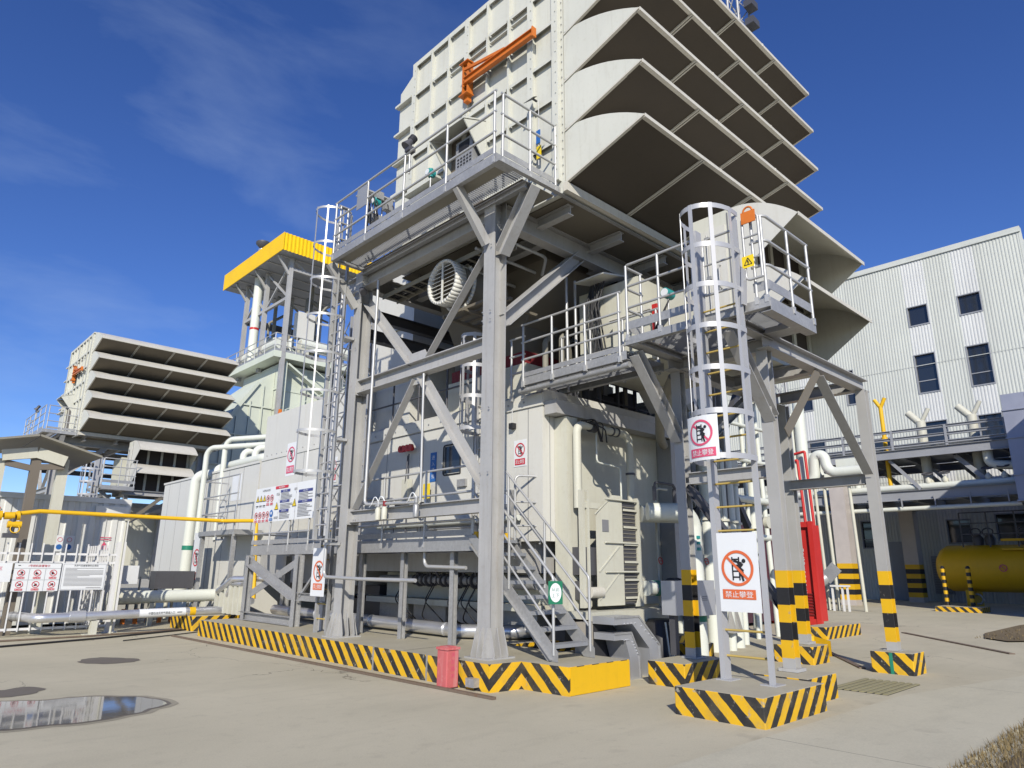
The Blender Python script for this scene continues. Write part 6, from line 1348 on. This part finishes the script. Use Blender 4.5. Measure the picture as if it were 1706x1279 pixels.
for k in range(5): MB().bar((18.2+k*1.3, 40.05, 20.2 if k % 2 else 21.0), (19.5+k*1.3, 40.05, 21.0 if k % 2 else 20.2), 0.09, 0.09).build('lacing', 'frame', t)
m = MB()
for k in range(6): m.bar((17.2, 40+k*1.5, 21.02), (24.2, 40+k*1.5, 21.02), 0.12, 0.05)
m.build('purlins', 'frame', t)
t = thing('steam_stack', 'silver vent stack with conical cap above the yellow roof', 'stack', (18.7, 45.2, 14.6))
MB().tube((18.0, 44.6, 14.6), (18.0, 44.6, 22.3), 0.30, 16).build('pipe', 'pipe_white', t); MB().tube((18.0, 44.6, 22.25), (18.0, 44.6, 23.2), 0.32, 16).build('jacket', 'alu', t); m = MB(); m.sweep([(18.0, 44.6, 23.35), (18.0, 44.6, 23.6), (18.0, 44.6, 23.75)], [0.25, 0.5, 0.5], 16); m.build('cap', 'darksteel', t); MB().tube((18.0, 44.6, 17.2), (18.0, 44.6, 17.35), 0.31, 16).build('band', 'red', t)
t = thing('light_mast', 'grey lattice mast rising behind the top rain hood of the filter house', 'mast', (26.2, 12.3, 0))
m = MB(); c = Vector((26.2, 12.25, 0))
for k in range(4):
    a = k*math.pi/2+0.4; p = c+Vector((0.45*math.cos(a), 0.45*math.sin(a), 0)); m.tube(p, p+Vector((0, 0, 28)), 0.06, 8)
for z in range(0, 28):
    for k in range(4):
        a = k*math.pi/2+0.4; b = a+math.pi/2; p = c+Vector((0.45*math.cos(a), 0.45*math.sin(a), z)); q = c+Vector((0.45*math.cos(b), 0.45*math.sin(b), z+1)); m.tube(p, q, 0.03, 6)
m.build('lattice', 'galv', t); m = MB()
for z in (25.6, 26.6): m.box(c+Vector((-0.5, -0.9, z)), c+Vector((0.1, -0.5, z+0.35)))
m.build('lamps', 'darksteel', t)

# ================================================================== RIGHT: BUILDING, RACKS, TANK
X = 44.0
t = thing('hall_building', 'tall white corrugated plant hall with dark recessed windows on the right', 'building', (55, 15, 0))
y0_, y1_, ztop = 5.9, 38.0, 19.7
wins = [(11.86, 10.84, 15.7, 16.84), (9.23, 8.16, 15.74, 16.84), (11.87, 10.83, 11.6, 13.85), (9.21, 8.17, 11.55, 13.8), (11.9, 10.75, 7.2, 9.84), (9.2, 8.14, 7.2, 9.84), (18.8, 18.1, 11.6, 12.9), (15.9, 15.42, 11.58, 13.7), (18.6, 17.6, 7.2, 9.6), (14.9, 13.8, 7.0, 9.2), (11.5, 10.4, 3.1, 4.3), (9.2, 7.2, 3.2, 4.5), (16.0, 15.0, 2.9, 4.4)]
PI_ = 1/0.16
def rib_x(y): f_ = (y*PI_) % 1.0; return X + (0.0 if f_ < 0.42 else 0.022*min(1, (f_-0.42)/0.1) if f_ < 0.9 else 0.022*(1-(f_-0.9)/0.1))
ys = set(); y = y0_
while y < y1_:
    for f_ in (0, 0.42, 0.52, 0.9): ys.add(round(math.floor(y*PI_+1e-6)/PI_+f_/PI_, 4))
    y += 0.16
for a, b, c, d in wins: ys |= {a, b}
ys = sorted(v for v in ys if y0_ <= v <= y1_); 
lt = MB()
for ya_, yb_ in zip(ys[:-1], ys[1:]):
    mid = (ya_+yb_)/2; cuts = sorted([(c, d) for a, b, c, d in wins if b-1e-6 < mid < a+1e-6]); z = 0.0
    strip = any(b-0.02 < mid < a+0.02 for a, b, c, d in wins[:6]) or (18.1 < mid < 18.8)
    lt.m = 1 if strip else 0
    for c, d in cuts+[(ztop, ztop)]:
        if c > z: lt._add([(rib_x(ya_+1e-6), ya_, z), (rib_x(yb_-1e-6), yb_, z), (rib_x(yb_-1e-6), yb_, c), (rib_x(ya_+1e-6), ya_, c)], [(0, 3, 2, 1)])
        z = d
M['clad'] = paint('wall_cladding', (0.60, 0.615, 0.56), 0.5, 0.22, (0.38, 0.37, 0.31), var=0.03, sheets=0.35); M['clad_lt'] = paint('wall_cladding_light', (0.655, 0.66, 0.635), 0.45, 0.2, (0.4, 0.39, 0.33), var=0.03, sheets=0.2)
lt.build('wall', ['clad', 'clad_lt'], t)
for z in (6.6, 13.2): MB().box((X-0.012, 12.0 if z < 7 else y0_, z), (X-0.003, y1_, z+0.03)).build('sheet_lap', 'clad', t)
m = MB(); m.box((X-0.08, y0_-0.1, ztop), (X+0.4, y1_, ztop+0.32)); m.build('parapet', 'clad', t)
m = MB(); m.box((X+0.28, y0_-0.02, 0), (70, y1_, ztop-0.02)); m.build('hall_body', 'clad', t); m = MB(); m.box((X, y0_-0.12, 0), (X+0.279, y0_, ztop-0.002)); m.build('corner_trim', 'clad', t)
for a, b, c, d in wins:
    f_ = MB(); f_.box((X-0.02, b-0.05, c-0.07), (X+0.24, b+0.0, d+0.05)); f_.box((X-0.02, a, c-0.07), (X+0.24, a+0.05, d+0.05)); f_.box((X-0.02, b+.001, d), (X+0.24, a-.001, d+0.05)); f_.box((X-0.03, b+.001, c-0.07), (X+0.24, a-.001, c)); wf = f_.build('window', 'rack', t)
    p = MB(); p.box((X+0.16, b, c), (X+0.18, a, d)); p.build('pane', 'glass', wf)
    if d-c > 1.5:
        q = MB(); q.box((X+0.12, b, c+(d-c)*0.3), (X+0.158, a, c+(d-c)*0.3+0.05)); q.build('transom', 'rack', wf)
m = MB(); m.box((X-0.06, 13.2, 0.02), (X-0.001, 14.6, 3.2)); m.build('door', 'rack', t)
# pipe rack
pk = thing('pipe_rack', 'dark grey steel pipe rack with railed walkway in front of the corrugated hall', 'pipe rack', (39, 13, 0))
for x in (36.0, 42.2):
    for z, h in ((6.98, 0.42), (5.02, 0.46)): MB().hsec((x, 6.5, z), (x, 24.0, z), 0.22, h, 0.02, 0.02, (1, 0, 0)).build('beam', 'rack', pk)
for z in (7.35, 7.72, 8.08): MB().hsec((36.0, 6.5, z), (36.0, 24.0, z), 0.14, 0.13, 0.02, 0.02, (1, 0, 0)).build('walkway_rail', 'rack', pk)
for k in range(8): MB().bar((35.98, 6.6+2.3*k, 7.2), (35.98, 6.6+2.3*k, 8.15), 0.1, 0.1).build('rail_post', 'rack', pk)
m = MB()
for k in range(9): m.bar((36.1, 7+k*2.0, 6.95), (42.1, 7+k*2.0, 6.95), 0.2, 0.3); m.bar((36.1, 7+k*2.0, 5.0), (42.1, 7+k*2.0, 5.0), 0.2, 0.3)
m.build('cross_beams', 'rack', pk)
m = MB(); m.box((36.2, 6.6, 7.20), (42.0, 24, 7.24)); m.box((37.0, 6.6, 5.26), (41.0, 24, 5.30)); m.build('tray_deck', 'rack', pk)
for k in range(3): MB().bar((36.6+1.9*k, 7.5+2.2*k, 5.3), (36.6+1.9*k, 8.8+2.2*k, 6.75), 0.16, 0.2).build('brace', 'rack', pk)
m = MB()
for x, z, r_ in ((36.35, 5.42, 0.16), (36.15, 4.42, 0.10), (38.5, 5.45, 0.2), (40, 7.4, 0.2), (38.0, 7.4, 0.17)): m.tube((x, 6.5, z), (x, 24.0, z), r_, 12)
m.build('pipes', 'pipe_white', pk)
for x, y, lab in ((35.7, 13.85, 'fireproofed pink-grey rack column with banded foot standing in sunlight'), (42.1, 12.85, 'shaded banded rack column against the hall wall'), (36.6, 16.2, 'banded rack column partly hidden behind the red container')):
    t = thing('rack_column', lab, 'column', (x, y, 0)); MB().box((x-0.35, y-0.35, -0.02), (x+0.35, y+0.35, 5.98 if y != 12.85 else 4.75)).build('column', 'bandcol', t)
    MB().box((x-0.5, y-0.5, 5.985 if y != 12.85 else 4.755), (x+0.5, y+0.5, 6.15 if y != 12.85 else 4.78)).build('capital', 'pink', t)
for k, y in enumerate((10.2, 8.05)):
    t = thing('roof_vent_pipe', ('cream vent pipe with Y-shaped top left of its twin above the pipe rack', 'cream vent pipe with Y-shaped top right of its twin, nearer the blue-grey duct')[k], 'vent pipe', (37.2, y, 7.2))
    m = MB(); m.tube((37.2, y, 5.3), (37.2, y, 8.65), 0.22, 14); m.tube((37.2, y+0.02, 8.55), (37.2, y+0.5, 9.15), 0.17, 14); m.tube((37.2, y-0.02, 8.55), (37.2, y-0.42, 9.25), 0.10, 12); m.build('pipe', 'cream', t)
t = thing('yellow_standpipe', 'slim yellow pipe with forked top above the pipe rack', 'pipe', (36.7, 11.8, 5))
m = MB(); m.tube((36.7, 11.75, 5.0), (36.7, 11.75, 9.6), 0.10, 10); m.tube((36.7, 11.75, 9.5), (36.7, 12.0, 9.95), 0.09, 10); m.tube((36.7, 11.75, 9.5), (36.7, 11.5, 9.98), 0.09, 10); m.tube((36.7, 11.75, 7.9), (36.7, 11.75, 8.0), 0.15, 10); m.build('pipe', 'yellow', t)
t = thing('air_duct', 'big blue-grey square air duct at the right edge in front of the hall', 'duct', (36.5, 4.8, 4.4))
m = MB(); m.box((35.2, -14.0, 4.42), (41.0, 6.45, 8.97)); m.build('duct', 'duct', t)
m = MB()
for z in (4.43, 5.5, 7.05, 8.25): m.box((35.14, -14.0, z), (41.05, 6.50, z+0.05)); 
m.box((35.17, 5.55, 4.5), (35.197, 5.58, 8.9)); m.build('seams', 'duct', t); m = MB(); m.box((35.3, -14.0, 0.0), (40.8, 4.9, 4.415)); m.build('shade_block_low', 'duct', t)  # last part: unseen block added below the duct to shade the yellow tank
m = MB(); m.box((29.0, -14.0, 0.0), (35.1, 3.5, 9.6)); m.build('shade_block_side', 'duct', t)  # second unseen mass, added out of view so its shadow covers the tank
for k, (y, z) in enumerate(((10.0, 5.95), (9.3, 5.95), (7.6, 6.0), (7.0, 6.05))):
    t = thing('valve', ('leftmost handwheel valve on the rack pipe', 'second handwheel valve from the left on the rack pipe', 'third handwheel valve along the rack pipe', 'handwheel valve on the rack pipe nearest the blue-grey duct')[k], 'valve', (36.35, y, 5.6))
    MB().sweep([(36.35, y, 5.56), (36.35, y, 5.7), (36.35, y, 5.85)], [0.12, 0.14, 0.04], 10).build('body', 'cream', t); m = MB(); m.sweep(circle_pts((36.35, y, z+0.05), 0.22, 0, 6.283, 18, (0, 1, 0), (0.8, 0, 0.35)), 0.03, 6); m.tube((36.35, y-0.2, z+0.05), (36.35, y+0.2, z+0.05), 0.025, 6); m.build('handwheel', 'darksteel', t)
# pipes behind table frame right side
t = thing('pipe_bend', 'white S-bent pipes beside the fireproofed column behind the table frame', 'pipes', (31, 14, 5))
m = MB(); m.pipe([(30, 13.5, 8.3), (30, 13.5, 5.2), (30, 12.6, 5.2), (30, 12.5, 6.4), (30, 12.1, 6.4), (30, 12.0, 5.6), (30, 10.6, 5.6)], 0.22, 0.5, 12, 6); m.pipe([(31, 13.2, 6.4), (31, 12.9, 6.4), (31, 12.9, 5.4), (31, 11.2, 5.4)], 0.3, 0.4, 12, 6); m.box((30.4, 11.0, 5.2), (30.9, 11.8, 6.2)); m.build('pipe', 'pipe_white', t)
t = thing('white_column', 'tall white pipe column with red bands behind the table frame', 'column', (30, 13.2, 0))
MB().tube((30, 13.0, 0), (30, 13.0, 9.3), 0.24, 14).build('pipe', 'pipe_white', t); MB().tube((29.9, 13.9, 8.0), (29.6, 13.3, 8.0), 0.36, 14).build('end_cap', 'pipe_white', t); MB().tube((29.78, 13.66, 8.0), (29.72, 13.54, 8.0), 0.37, 14).build('band', 'red', t)
t = thing('fire_pipe', 'thin red fire water pipes running down in front of the white pipe column', 'pipe', (29.5, 13, 0))
m = MB(); m.pipe([(29.5, 13.7, 6.4), (29.5, 12.7, 6.55), (29.5, 12.6, 2.9), (29.5, 13.4, 2.85)], 0.06, 0.05, 8); m.pipe([(29.5, 13.6, 6.15), (29.5, 13.05, 6.2), (29.5, 12.95, 3.1)], 0.06, 0.05, 8); m.build('pipe', 'red', t)
for k, (y, z1) in enumerate(((12.75, 5.4), (12.35, 5.6), (11.3, 5.2))):
    MB().tube((30.5, y, 0.0), (30.5, y+0.1, z1), 0.07, 8).build('pole', 'cream', label=('first thin cream pole right of the white pipe column', 'second thin cream pole right of the white pipe column', 'thin cream pole just right of the fireproofed column')[k], cat='pole')
t = thing('white_stand', 'small white stand with a tilted grey panel beside the banded columns', 'stand', (30, 12.1, 0))
for y in (12.35, 11.95, 11.75): MB().bar((30, y, 0), (30, y, 0.95), 0.07, 0.07).build('leg', 'fence', t)
MB().box((29.9, 11.7, 0.95), (30.2, 12.4, 1.02)).build('top', 'fence', t); MB().bar((29.8, 12.5, 1.25), (29.8, 12.0, 1.75), 0.5, 0.05, (0, 0.7, 0.7)).build('panel', 'galv', t); MB().tube((29.7, 12.75, 1.1), (29.9, 12.55, 1.3), 0.25, 12).build('drum', 'galv', t)
t = thing('dark_container', 'dark plum coloured container end left of the red container, behind the large sign', 'container', (20, 11.6, 0))
m = MB(); m.box((19.6, 10.6, 0.1), (24.0, 13.0, 3.1)); m.build('body', 'plum', t)
m = MB()
for k in range(6): m.box((19.56, 10.7+0.4*k, 0.2), (19.598, 10.85+0.4*k, 3.0))
m.build('ribs', 'plum', t)
# red container
t = thing('red_container', 'bright red steel container with white serial number behind the banded posts', 'container', (22.2, 10, 0))
m = MB(); m.box((21.55, 9.36, 0.12), (22.2, 10.75, 2.95)); pr = [(9.4+0.028*k*1.0, 21.5+(0.03 if (k//2) % 2 else 0)) for k in range(0, 10)]; m.build('body', 'red', t)
m = MB()
for y in (9.3, 10.72): m.box((21.42, y-0.07, 0.03), (21.56, y+0.07, 3.05))
m.box((21.44, 9.24, 2.88), (21.545, 10.78, 3.04)); m.box((21.44, 9.24, 0.03), (21.545, 10.78, 0.2)); m.build('frame', 'red', t)
m = MB()
for k in range(30): m.box((21.50, 9.5+k*0.03 if False else 9.45, 0.3+k*0.085), (21.548, 10.4, 0.33+k*0.085)) if k < 8 else None
m.build('vent_slats', 'maroon', t)
s = Sign((21.41, 10.80, 0.4), (0, -1, 0), (-1, 0, 0)); m = MB()
for k, c_ in enumerate('HPGU2000957'): s.text(m, c_, 0.085, 2.3-0.19*k, 0.14, 0.002)
s.text(m, '22G1', 1.05, 1.95, 0.16, -0.12) if False else None
m.build('serial_number', 'signwhite', t)
s = Sign((21.54, 10.2, 0.4), (0, -1, 0), (-1, 0, 0)); m = MB()
for k, c_ in enumerate('HPGU2000957'): s.text(m, c_, 0.55, 1.75-0.13*k, 0.09, 0.004)
s.rect(m, 0.25, 2.05, 0.50, 2.25, 0.003); m.build('serial_number', 'signwhite', t)
# yellow tank and bollards
t = thing('yellow_tank', 'large yellow horizontal storage tank in the shade with dark piping on top', 'tank', (39.2, 7, 0.4))
ax = 39.4; rT = 1.07; zc = 1.74
m = MB(); m.sweep([(ax, 10.95, zc), (ax, 10.9, zc), (ax, 10.7, zc), (ax, 10.4, zc), (ax, -3, zc)], [0.01, 0.55, 0.88, rT, rT], 32); m.build('shell', 'yellow', t)
for y in (9.6, 5.0): 
    m = MB(); m.box((ax-0.8, y-0.15, 0.0), (ax+0.8, y+0.15, 0.75)); m.build('saddle', 'yellow', t)
m = MB()
for k in range(8): m.bar((ax-0.6, 9.6-1.1*k, 2.7), (ax-0.6, 9.6-1.1*k, 4.3), 0.05, 0.05)
for z in (3.3, 3.8, 4.3): m.bar((ax-0.6, 9.6, z), (ax-0.6, 1.9, z), 0.04, 0.05)
m.build('top_rail', 'darksteel', t); m = MB()
for y in (9.1, 8.6, 7.2, 6.7): m.sweep([(ax, y, 2.7), (ax, y, 3.1), (ax, y, 3.35)], [0.2, 0.25, 0.1], 10); m.sweep(circle_pts((ax-0.3, y, 3.4), 0.22, 0, 6.283, 14, (0, 1, 0), (0.4, 0, 0.8)), 0.03, 6)
m.build('fittings', 'darksteel', t); m = MB(); m.box((ax-0.9, 6.0, 2.95), (ax-0.8, 8.0, 3.05)); m.box((ax-0.9, 6.0, 2.55), (ax-0.8, 8.0, 2.62)); m.build('yellow_rail', 'yellow', t)
s = Sign((ax-rT-0.02, 8.2, 1.6), (0, -1, 0), (-1, 0, 0)); m = MB(); s.ring(m, (0.15, 0.15), 0.16, 0.04, 0.0, 20); s.line(m, (0.05, 0.25), (0.25, 0.05), 0.035, 0.002); m.build('warning_disc', 'signpink', t)
m = MB(); m.sweep(circle_pts((39.0, 9.4, 0.35), 0.22, 0, 6.283, 16, (0, 1, 0), (0, 0, 1)), 0.05, 6); m.build('hose_reel', 'galv', t)
for k, (x, y) in enumerate(((34.8, 9.53), (34.7, 8.56))):
    m = MB(); m.tube((x, y, 0.0), (x, y, 1.75), 0.09, 14); m.sweep([(x, y, 1.75), (x, y, 1.82)], [0.09, 0.04], 14); m.build('bollard', 'bollard', label=('taller looking banded bollard at the left end of the tank kerb', 'banded bollard at the right end of the tank kerb, before the tank leg')[k], cat='bollard', group='bollards at the yellow tank')
m = MB(); m.box((33.3, 7.95, -0.02), (34.6, 9.6, 0.2)); m.build('tank_kerb', 'hazard', label='striped kerb block in front of the yellow tank and its bollards', cat='kerb')
# things standing behind the camera that shade and reflect (a plain yard: nothing built)
# ================================================================== SMALLER FITTINGS
rr = random.Random(40)
t = thing('cable_tray', 'dark steel cable tray hung under the high walkway beside the head beam', 'cable tray', (7.5, 9.9, 7.1))
for x in (7.42, 7.78): MB().bar((x, 8.1, 7.12), (x, 11.8, 7.12), 0.02, 0.09).build('side_rail', 'dust', t)
m = MB()
for k in range(13): m.bar((7.43, 8.2+0.29*k, 7.1), (7.77, 8.2+0.29*k, 7.1), 0.04, 0.02)
m.build('rungs', 'dust', t)
m = MB()
for k in range(6): m.pipe([(7.5+0.045*k, 8.15, 7.14), (7.5+0.04*k+rr.uniform(-.02, .02), 9.5, 7.14), (7.5+0.045*k, 11.8, 7.14)], 0.014, 0.3, 6)
m.build('cables', 'black', t)
for k, (y, z, lab) in enumerate(((8.65, 7.12, 'thin grey conduit along the underside of the filter house, nearer the main column'), (9.25, 7.02, 'second thin grey conduit along the underside of the filter house'), (8.15, 7.2, 'short pale conduit tucked behind the head of the main column'))):
    MB().pipe([(7.3, y, z), (10.5 if k < 2 else 8.6, y, z), (10.8 if k < 2 else 8.8, y+0.3, z-0.2)], 0.03, 0.15, 8).build('conduit', 'rail', label=lab, cat='conduit')
for k, (x, y) in enumerate(((7.9, 11.2), (10.0, 8.75))):
    t = thing('soffit_lamp', ('small white soffit lamp under the filter house left of the vent cylinder', 'small white soffit lamp under the filter house right of the main column')[k], 'lamp', (x, y, 7.3))
    MB().box((x-0.14, y-0.09, 7.30), (x+0.14, y+0.09, 7.37)).build('housing', 'cream', t); MB().box((x-0.11, y-0.07, 7.285), (x+0.11, y+0.07, 7.299)).build('diffuser', 'signwhite', t); MB().tube((x, y, 7.37), (x, y, 7.6), 0.015, 6).build('stem', 'rail', t)
t = thing('bracket_lamp', 'curved steel lamp arm on the head of the left frame column', 'lamp', (6.9, 11.9, 7.05))
MB().pipe([(6.93, 11.85, 6.9), (6.85, 11.75, 7.12), (6.85, 12.15, 7.14), (6.85, 12.3, 6.95)], 0.022, 0.15, 8).build('arm', 'rail', t)
MB().sweep([(6.85, 11.72, 7.12), (6.85, 11.66, 7.06), (6.85, 11.62, 7.02)], [0.05, 0.08, 0.08], 12).build('lamp_head', 'darksteel', t)
t = thing('lattice_tower', 'slender white lattice tower rising just behind the left caged ladder', 'tower', (7.95, 13.7, 2.1))
c0 = Vector((7.95, 13.75, 0)); cs = [(-.28, -.28), (.28, -.28), (.28, .28), (-.28, .28)]
for dx, dy in cs: MB().bar(c0+Vector((dx, dy, 2.1)), c0+Vector((dx, dy, 7.2)), 0.05, 0.05).build('leg', 'cage', t)
m = MB()
for k in range(9):
    for i in range(4):
        a = Vector((*cs[i], 2.2+0.55*k)); b = Vector((*cs[(i+1) % 4], 2.2+0.55*(k+1))); m.tube(c0+a, c0+b, 0.016, 6); m.tube(c0+Vector((b.x, b.y, a.z)), c0+a, 0.014, 6)
m.build('lacing', 'cage', t)
# roof-top machinery in the shade
t = thing('roof_machinery', 'dark pumps and pipework on the enclosure roof at the end of the high catwalk', 'machinery', (9.8, 9.2, 4.7))
m = MB()
for k in range(5): x = 9.3+k*0.55; m.box((x, 8.7+0.1*(k % 2), 4.72), (x+0.4, 9.1, 5.1+0.15*(k % 3)))
m.build('bases', 'darksteel', t)
m = MB()
for k in range(7): x = 9.1+k*0.42; y = 8.6+rr.random()*.5; m.pipe([(x, y, 4.75), (x, y, 5.5+rr.random()*.8), (x+0.5, y+0.2, 5.5+rr.random()*.8)], 0.04+rr.random()*.04, 0.12, 8)
m.build('pipes', 'dust', t)
for k, x in enumerate((9.2, 9.45)): MB().tube((x, 8.18, 4.72), (x, 8.2, 7.0), 0.028, 8).build('standpipe', 'rail', label=('left one of two thin standpipes rising behind the high catwalk rail', 'right one of two thin standpipes rising behind the high catwalk rail')[k], cat='pipe')
t = thing('catwalk_bracket', 'dark curved pipe strut between the end beam and the table frame post', 'strut', (10, 7.4, 4.3))
MB().pipe([(11.9, 8.0, 4.05), (10.9, 7.4, 4.0), (10.2, 6.9, 4.35), (9.75, 6.3, 4.75)], 0.085, 0.4, 12, 7).build('pipe', 'dust', t)
# wall fittings
t = thing('wall_panel', 'small grey control panel on the enclosure wall right of the stairs head', 'panel', (8.55, 9.0, 2.6)); MB().box((8.48, 8.95, 2.5), (8.595, 9.25, 2.95)).build('box', 'galv', t); MB().box((8.472, 8.99, 2.7), (8.48, 9.2, 2.88)).build('label', 'signwhite', t)
t = thing('bulkhead_lamp', 'small black bulkhead lamp high on the enclosure corner beside the no-climbing sign', 'lamp', (8.5, 8.95, 4.1)); MB().box((8.50, 8.93, 4.06), (8.595, 9.03, 4.16)).build('body', 'black', t); MB().tube((8.54, 8.98, 4.16), (8.54, 8.98, 4.4), 0.012, 6).build('conduit', 'rail', t)
MB().pipe([(8.57, 13.9, 4.3), (8.57, 13.9, 3.1), (8.57, 12.7, 3.05), (8.57, 12.7, 2.2)], 0.02, 0.08, 8).build('conduit', 'rail', label='thin grey conduit stepping down the enclosure wall near the left frame column', cat='conduit')
MB().pipe([(8.56, 11.4, 2.35), (8.56, 9.95, 2.35), (8.56, 9.95, 4.35)], 0.018, 0.08, 8).build('conduit', 'rail', label='thin grey conduit framing the enclosure door on its right', cat='conduit')
MB().pipe([(8.5, 13.2, 2.45), (8.5, 8.75, 2.45)], 0.05, 0.08, 10).build('pipe', 'pipe_white', label='white pipe running low along the enclosure wall behind the low walkway rail', cat='pipe')
t = thing('hose_rack', 'rolled hose and small valves on the enclosure wall at the left end of the door', 'hose', (8.5, 11.5, 2.9))
m = MB()
for k in range(3): m.sweep(circle_pts((8.52-0.02*k, 11.62, 2.75), 0.14-0.02*k, 0, 6.283, 20, (0, 1, 0), (0, 0, 1)), 0.014, 6, True)
m.build('hose', 'black', t)
# pipework behind the table frame
t = thing('pipe_lattice', 'tangle of white pipes and braces behind the table frame and the ladder cage', 'pipes', (15.5, 8.6, 3))
m = MB()
for k in range(9): x = 13.4+k*0.5; r_ = 0.05+rr.random()*.07; m.tube((x, 8.6+rr.random()*.4, 0.0), (x, 8.6+rr.random()*.4, 5.0+rr.random()*2.0), r_, 10)
for z in (2.4, 3.3, 4.3, 5.2, 6.0): m.tube((13.2, 8.5+rr.random()*.3, z), (18.0, 8.5+rr.random()*.3, z), 0.04+rr.random()*.05, 10)
m.build('pipes', 'pipe_white', t)
m = MB(); m.bar((13.3, 8.35, 2.6), (16.0, 8.35, 6.2), 0.14, 0.14); m.bar((15.8, 8.35, 2.6), (13.4, 8.35, 5.6), 0.14, 0.14); m.build('braces', 'darksteel', t)
m = MB()
for k in range(12): x = 13.4+rr.random()*4; z = 1.5+rr.random()*4; m.sweep([(x, 8.4, z), (x, 8.3, z)], 0.10+rr.random()*.06, 12)
m.build('flanges', 'cream', t)
t = thing('white_hopper', 'pale sloping hopper seen through the bars of the nearest ladder cage', 'hopper', (12.2, 8.0, 4.7))
m = MB(); m.prism([(11.4, 7.6, 5.3), (12.6, 7.6, 6.0), (12.9, 7.6, 5.2), (11.9, 7.6, 4.75)], (0, 0.7, 0)); m.build('hopper', 'white', t)
# ground hoses
for k, (pts, lab) in enumerate(((((-1.5, 17.2, 0.02), (2.6, 17.6, 0.02), (4.7, 18.3, 0.02), (7.4, 19.6, 0.02)), 'dark hose lying on the ground along the fence, nearer the viewer'), (((-1.5, 18.9, 0.02), (2.9, 18.9, 0.02), (4.6, 19.0, 0.02), (6.2, 19.3, 0.02), (7.4, 19.9, 0.02)), 'reddish hose lying on the ground right at the foot of the fence'), (((4.9, 17.4, 0.02), (6.0, 18.0, 0.02), (8.2, 19.3, 0.02)), 'thin black cable lying on the ground near the end of the silver pipe'))):
    MB().pipe(pts, 0.022 if k < 2 else 0.012, 1.2, 8, 8).build('hose', ('black', 'steelstrip', 'black')[k], label=lab, cat='hose')
# boiler side density
t = thing('boiler_stair', 'zigzag pale steel stair and ladders on the boiler casing below the yellow roof', 'stairs', (19.5, 40.3, 4))
m = MB()
for k in range(5): m.bar((18.6 if k % 2 else 22.0, 40.3, 4+2*k), (22.0 if k % 2 else 18.6, 40.3, 6+2*k), 0.5, 0.12); m.bar((18.6 if k % 2 else 22.0, 40.05, 5+2*k), (22.0 if k % 2 else 18.6, 40.05, 7+2*k), 0.05, 0.05)
m.build('flights', 'hrsg', t)
m = MB()
for x in (18.5, 22.1, 24.0): m.bar((x, 40.2, 0), (x, 40.2, 14.2), 0.12, 0.12)
m.build('posts', 'hrsg', t)
m = MB()
for k in range(26): m.bar((22.6, 40.3, 3+0.42*k), (23.2, 40.3, 3+0.42*k), 0.05, 0.05)
m.bar((22.6, 40.3, 2.5), (22.6, 40.3, 14.4), 0.06, 0.06); m.bar((23.2, 40.3, 2.5), (23.2, 40.3, 14.4), 0.06, 0.06); m.build('ladder', 'cage', t)
# rack extras on the right
t = thing('rack_bracketry', 'small grey brackets, hangers and a second pipe tier along the front of the pipe rack', 'brackets', (35.8, 12, 5))
for k in range(9): y = 6.9+k*1.4; MB().bar((35.85, y, 4.45), (35.85, y, 5.0), 0.05, 0.05).build('hanger', 'rack', t)
m = MB(); m.tube((36.8, 6.5, 7.45), (36.8, 24, 7.45), 0.12, 12); m.pipe([(36.5, 13.2, 5.4), (36.5, 13.2, 7.0), (37.2, 12.6, 7.0)], 0.16, 0.25, 12); m.pipe([(36.4, 7.5, 7.1), (36.4, 7.5, 6.2), (36.6, 6.6, 6.1)], 0.2, 0.3, 12); m.build('pipes', 'pipe_white', t)
for k in range(4): MB().bar((36.2+1.4*k, 11.5-1.1*k, 6.75), (36.2+1.4*k, 10.3-1.1*k, 5.3), 0.14, 0.14).build('knee_brace', 'rack', t)
t = thing('hall_louvre', 'dark louvred panel low on the hall wall behind the rack columns', 'louvre', (43.9, 12.2, 0.2))
MB().box((43.86, 11.6, 0.4), (43.98, 12.5, 2.4)).build('frame', 'rack', t)
m = MB()
for k in range(14): m.bar((43.85, 11.65, 0.5+0.13*k), (43.85, 12.45, 0.5+0.13*k), 0.08, 0.015)
m.build('blades', 'darksteel', t)
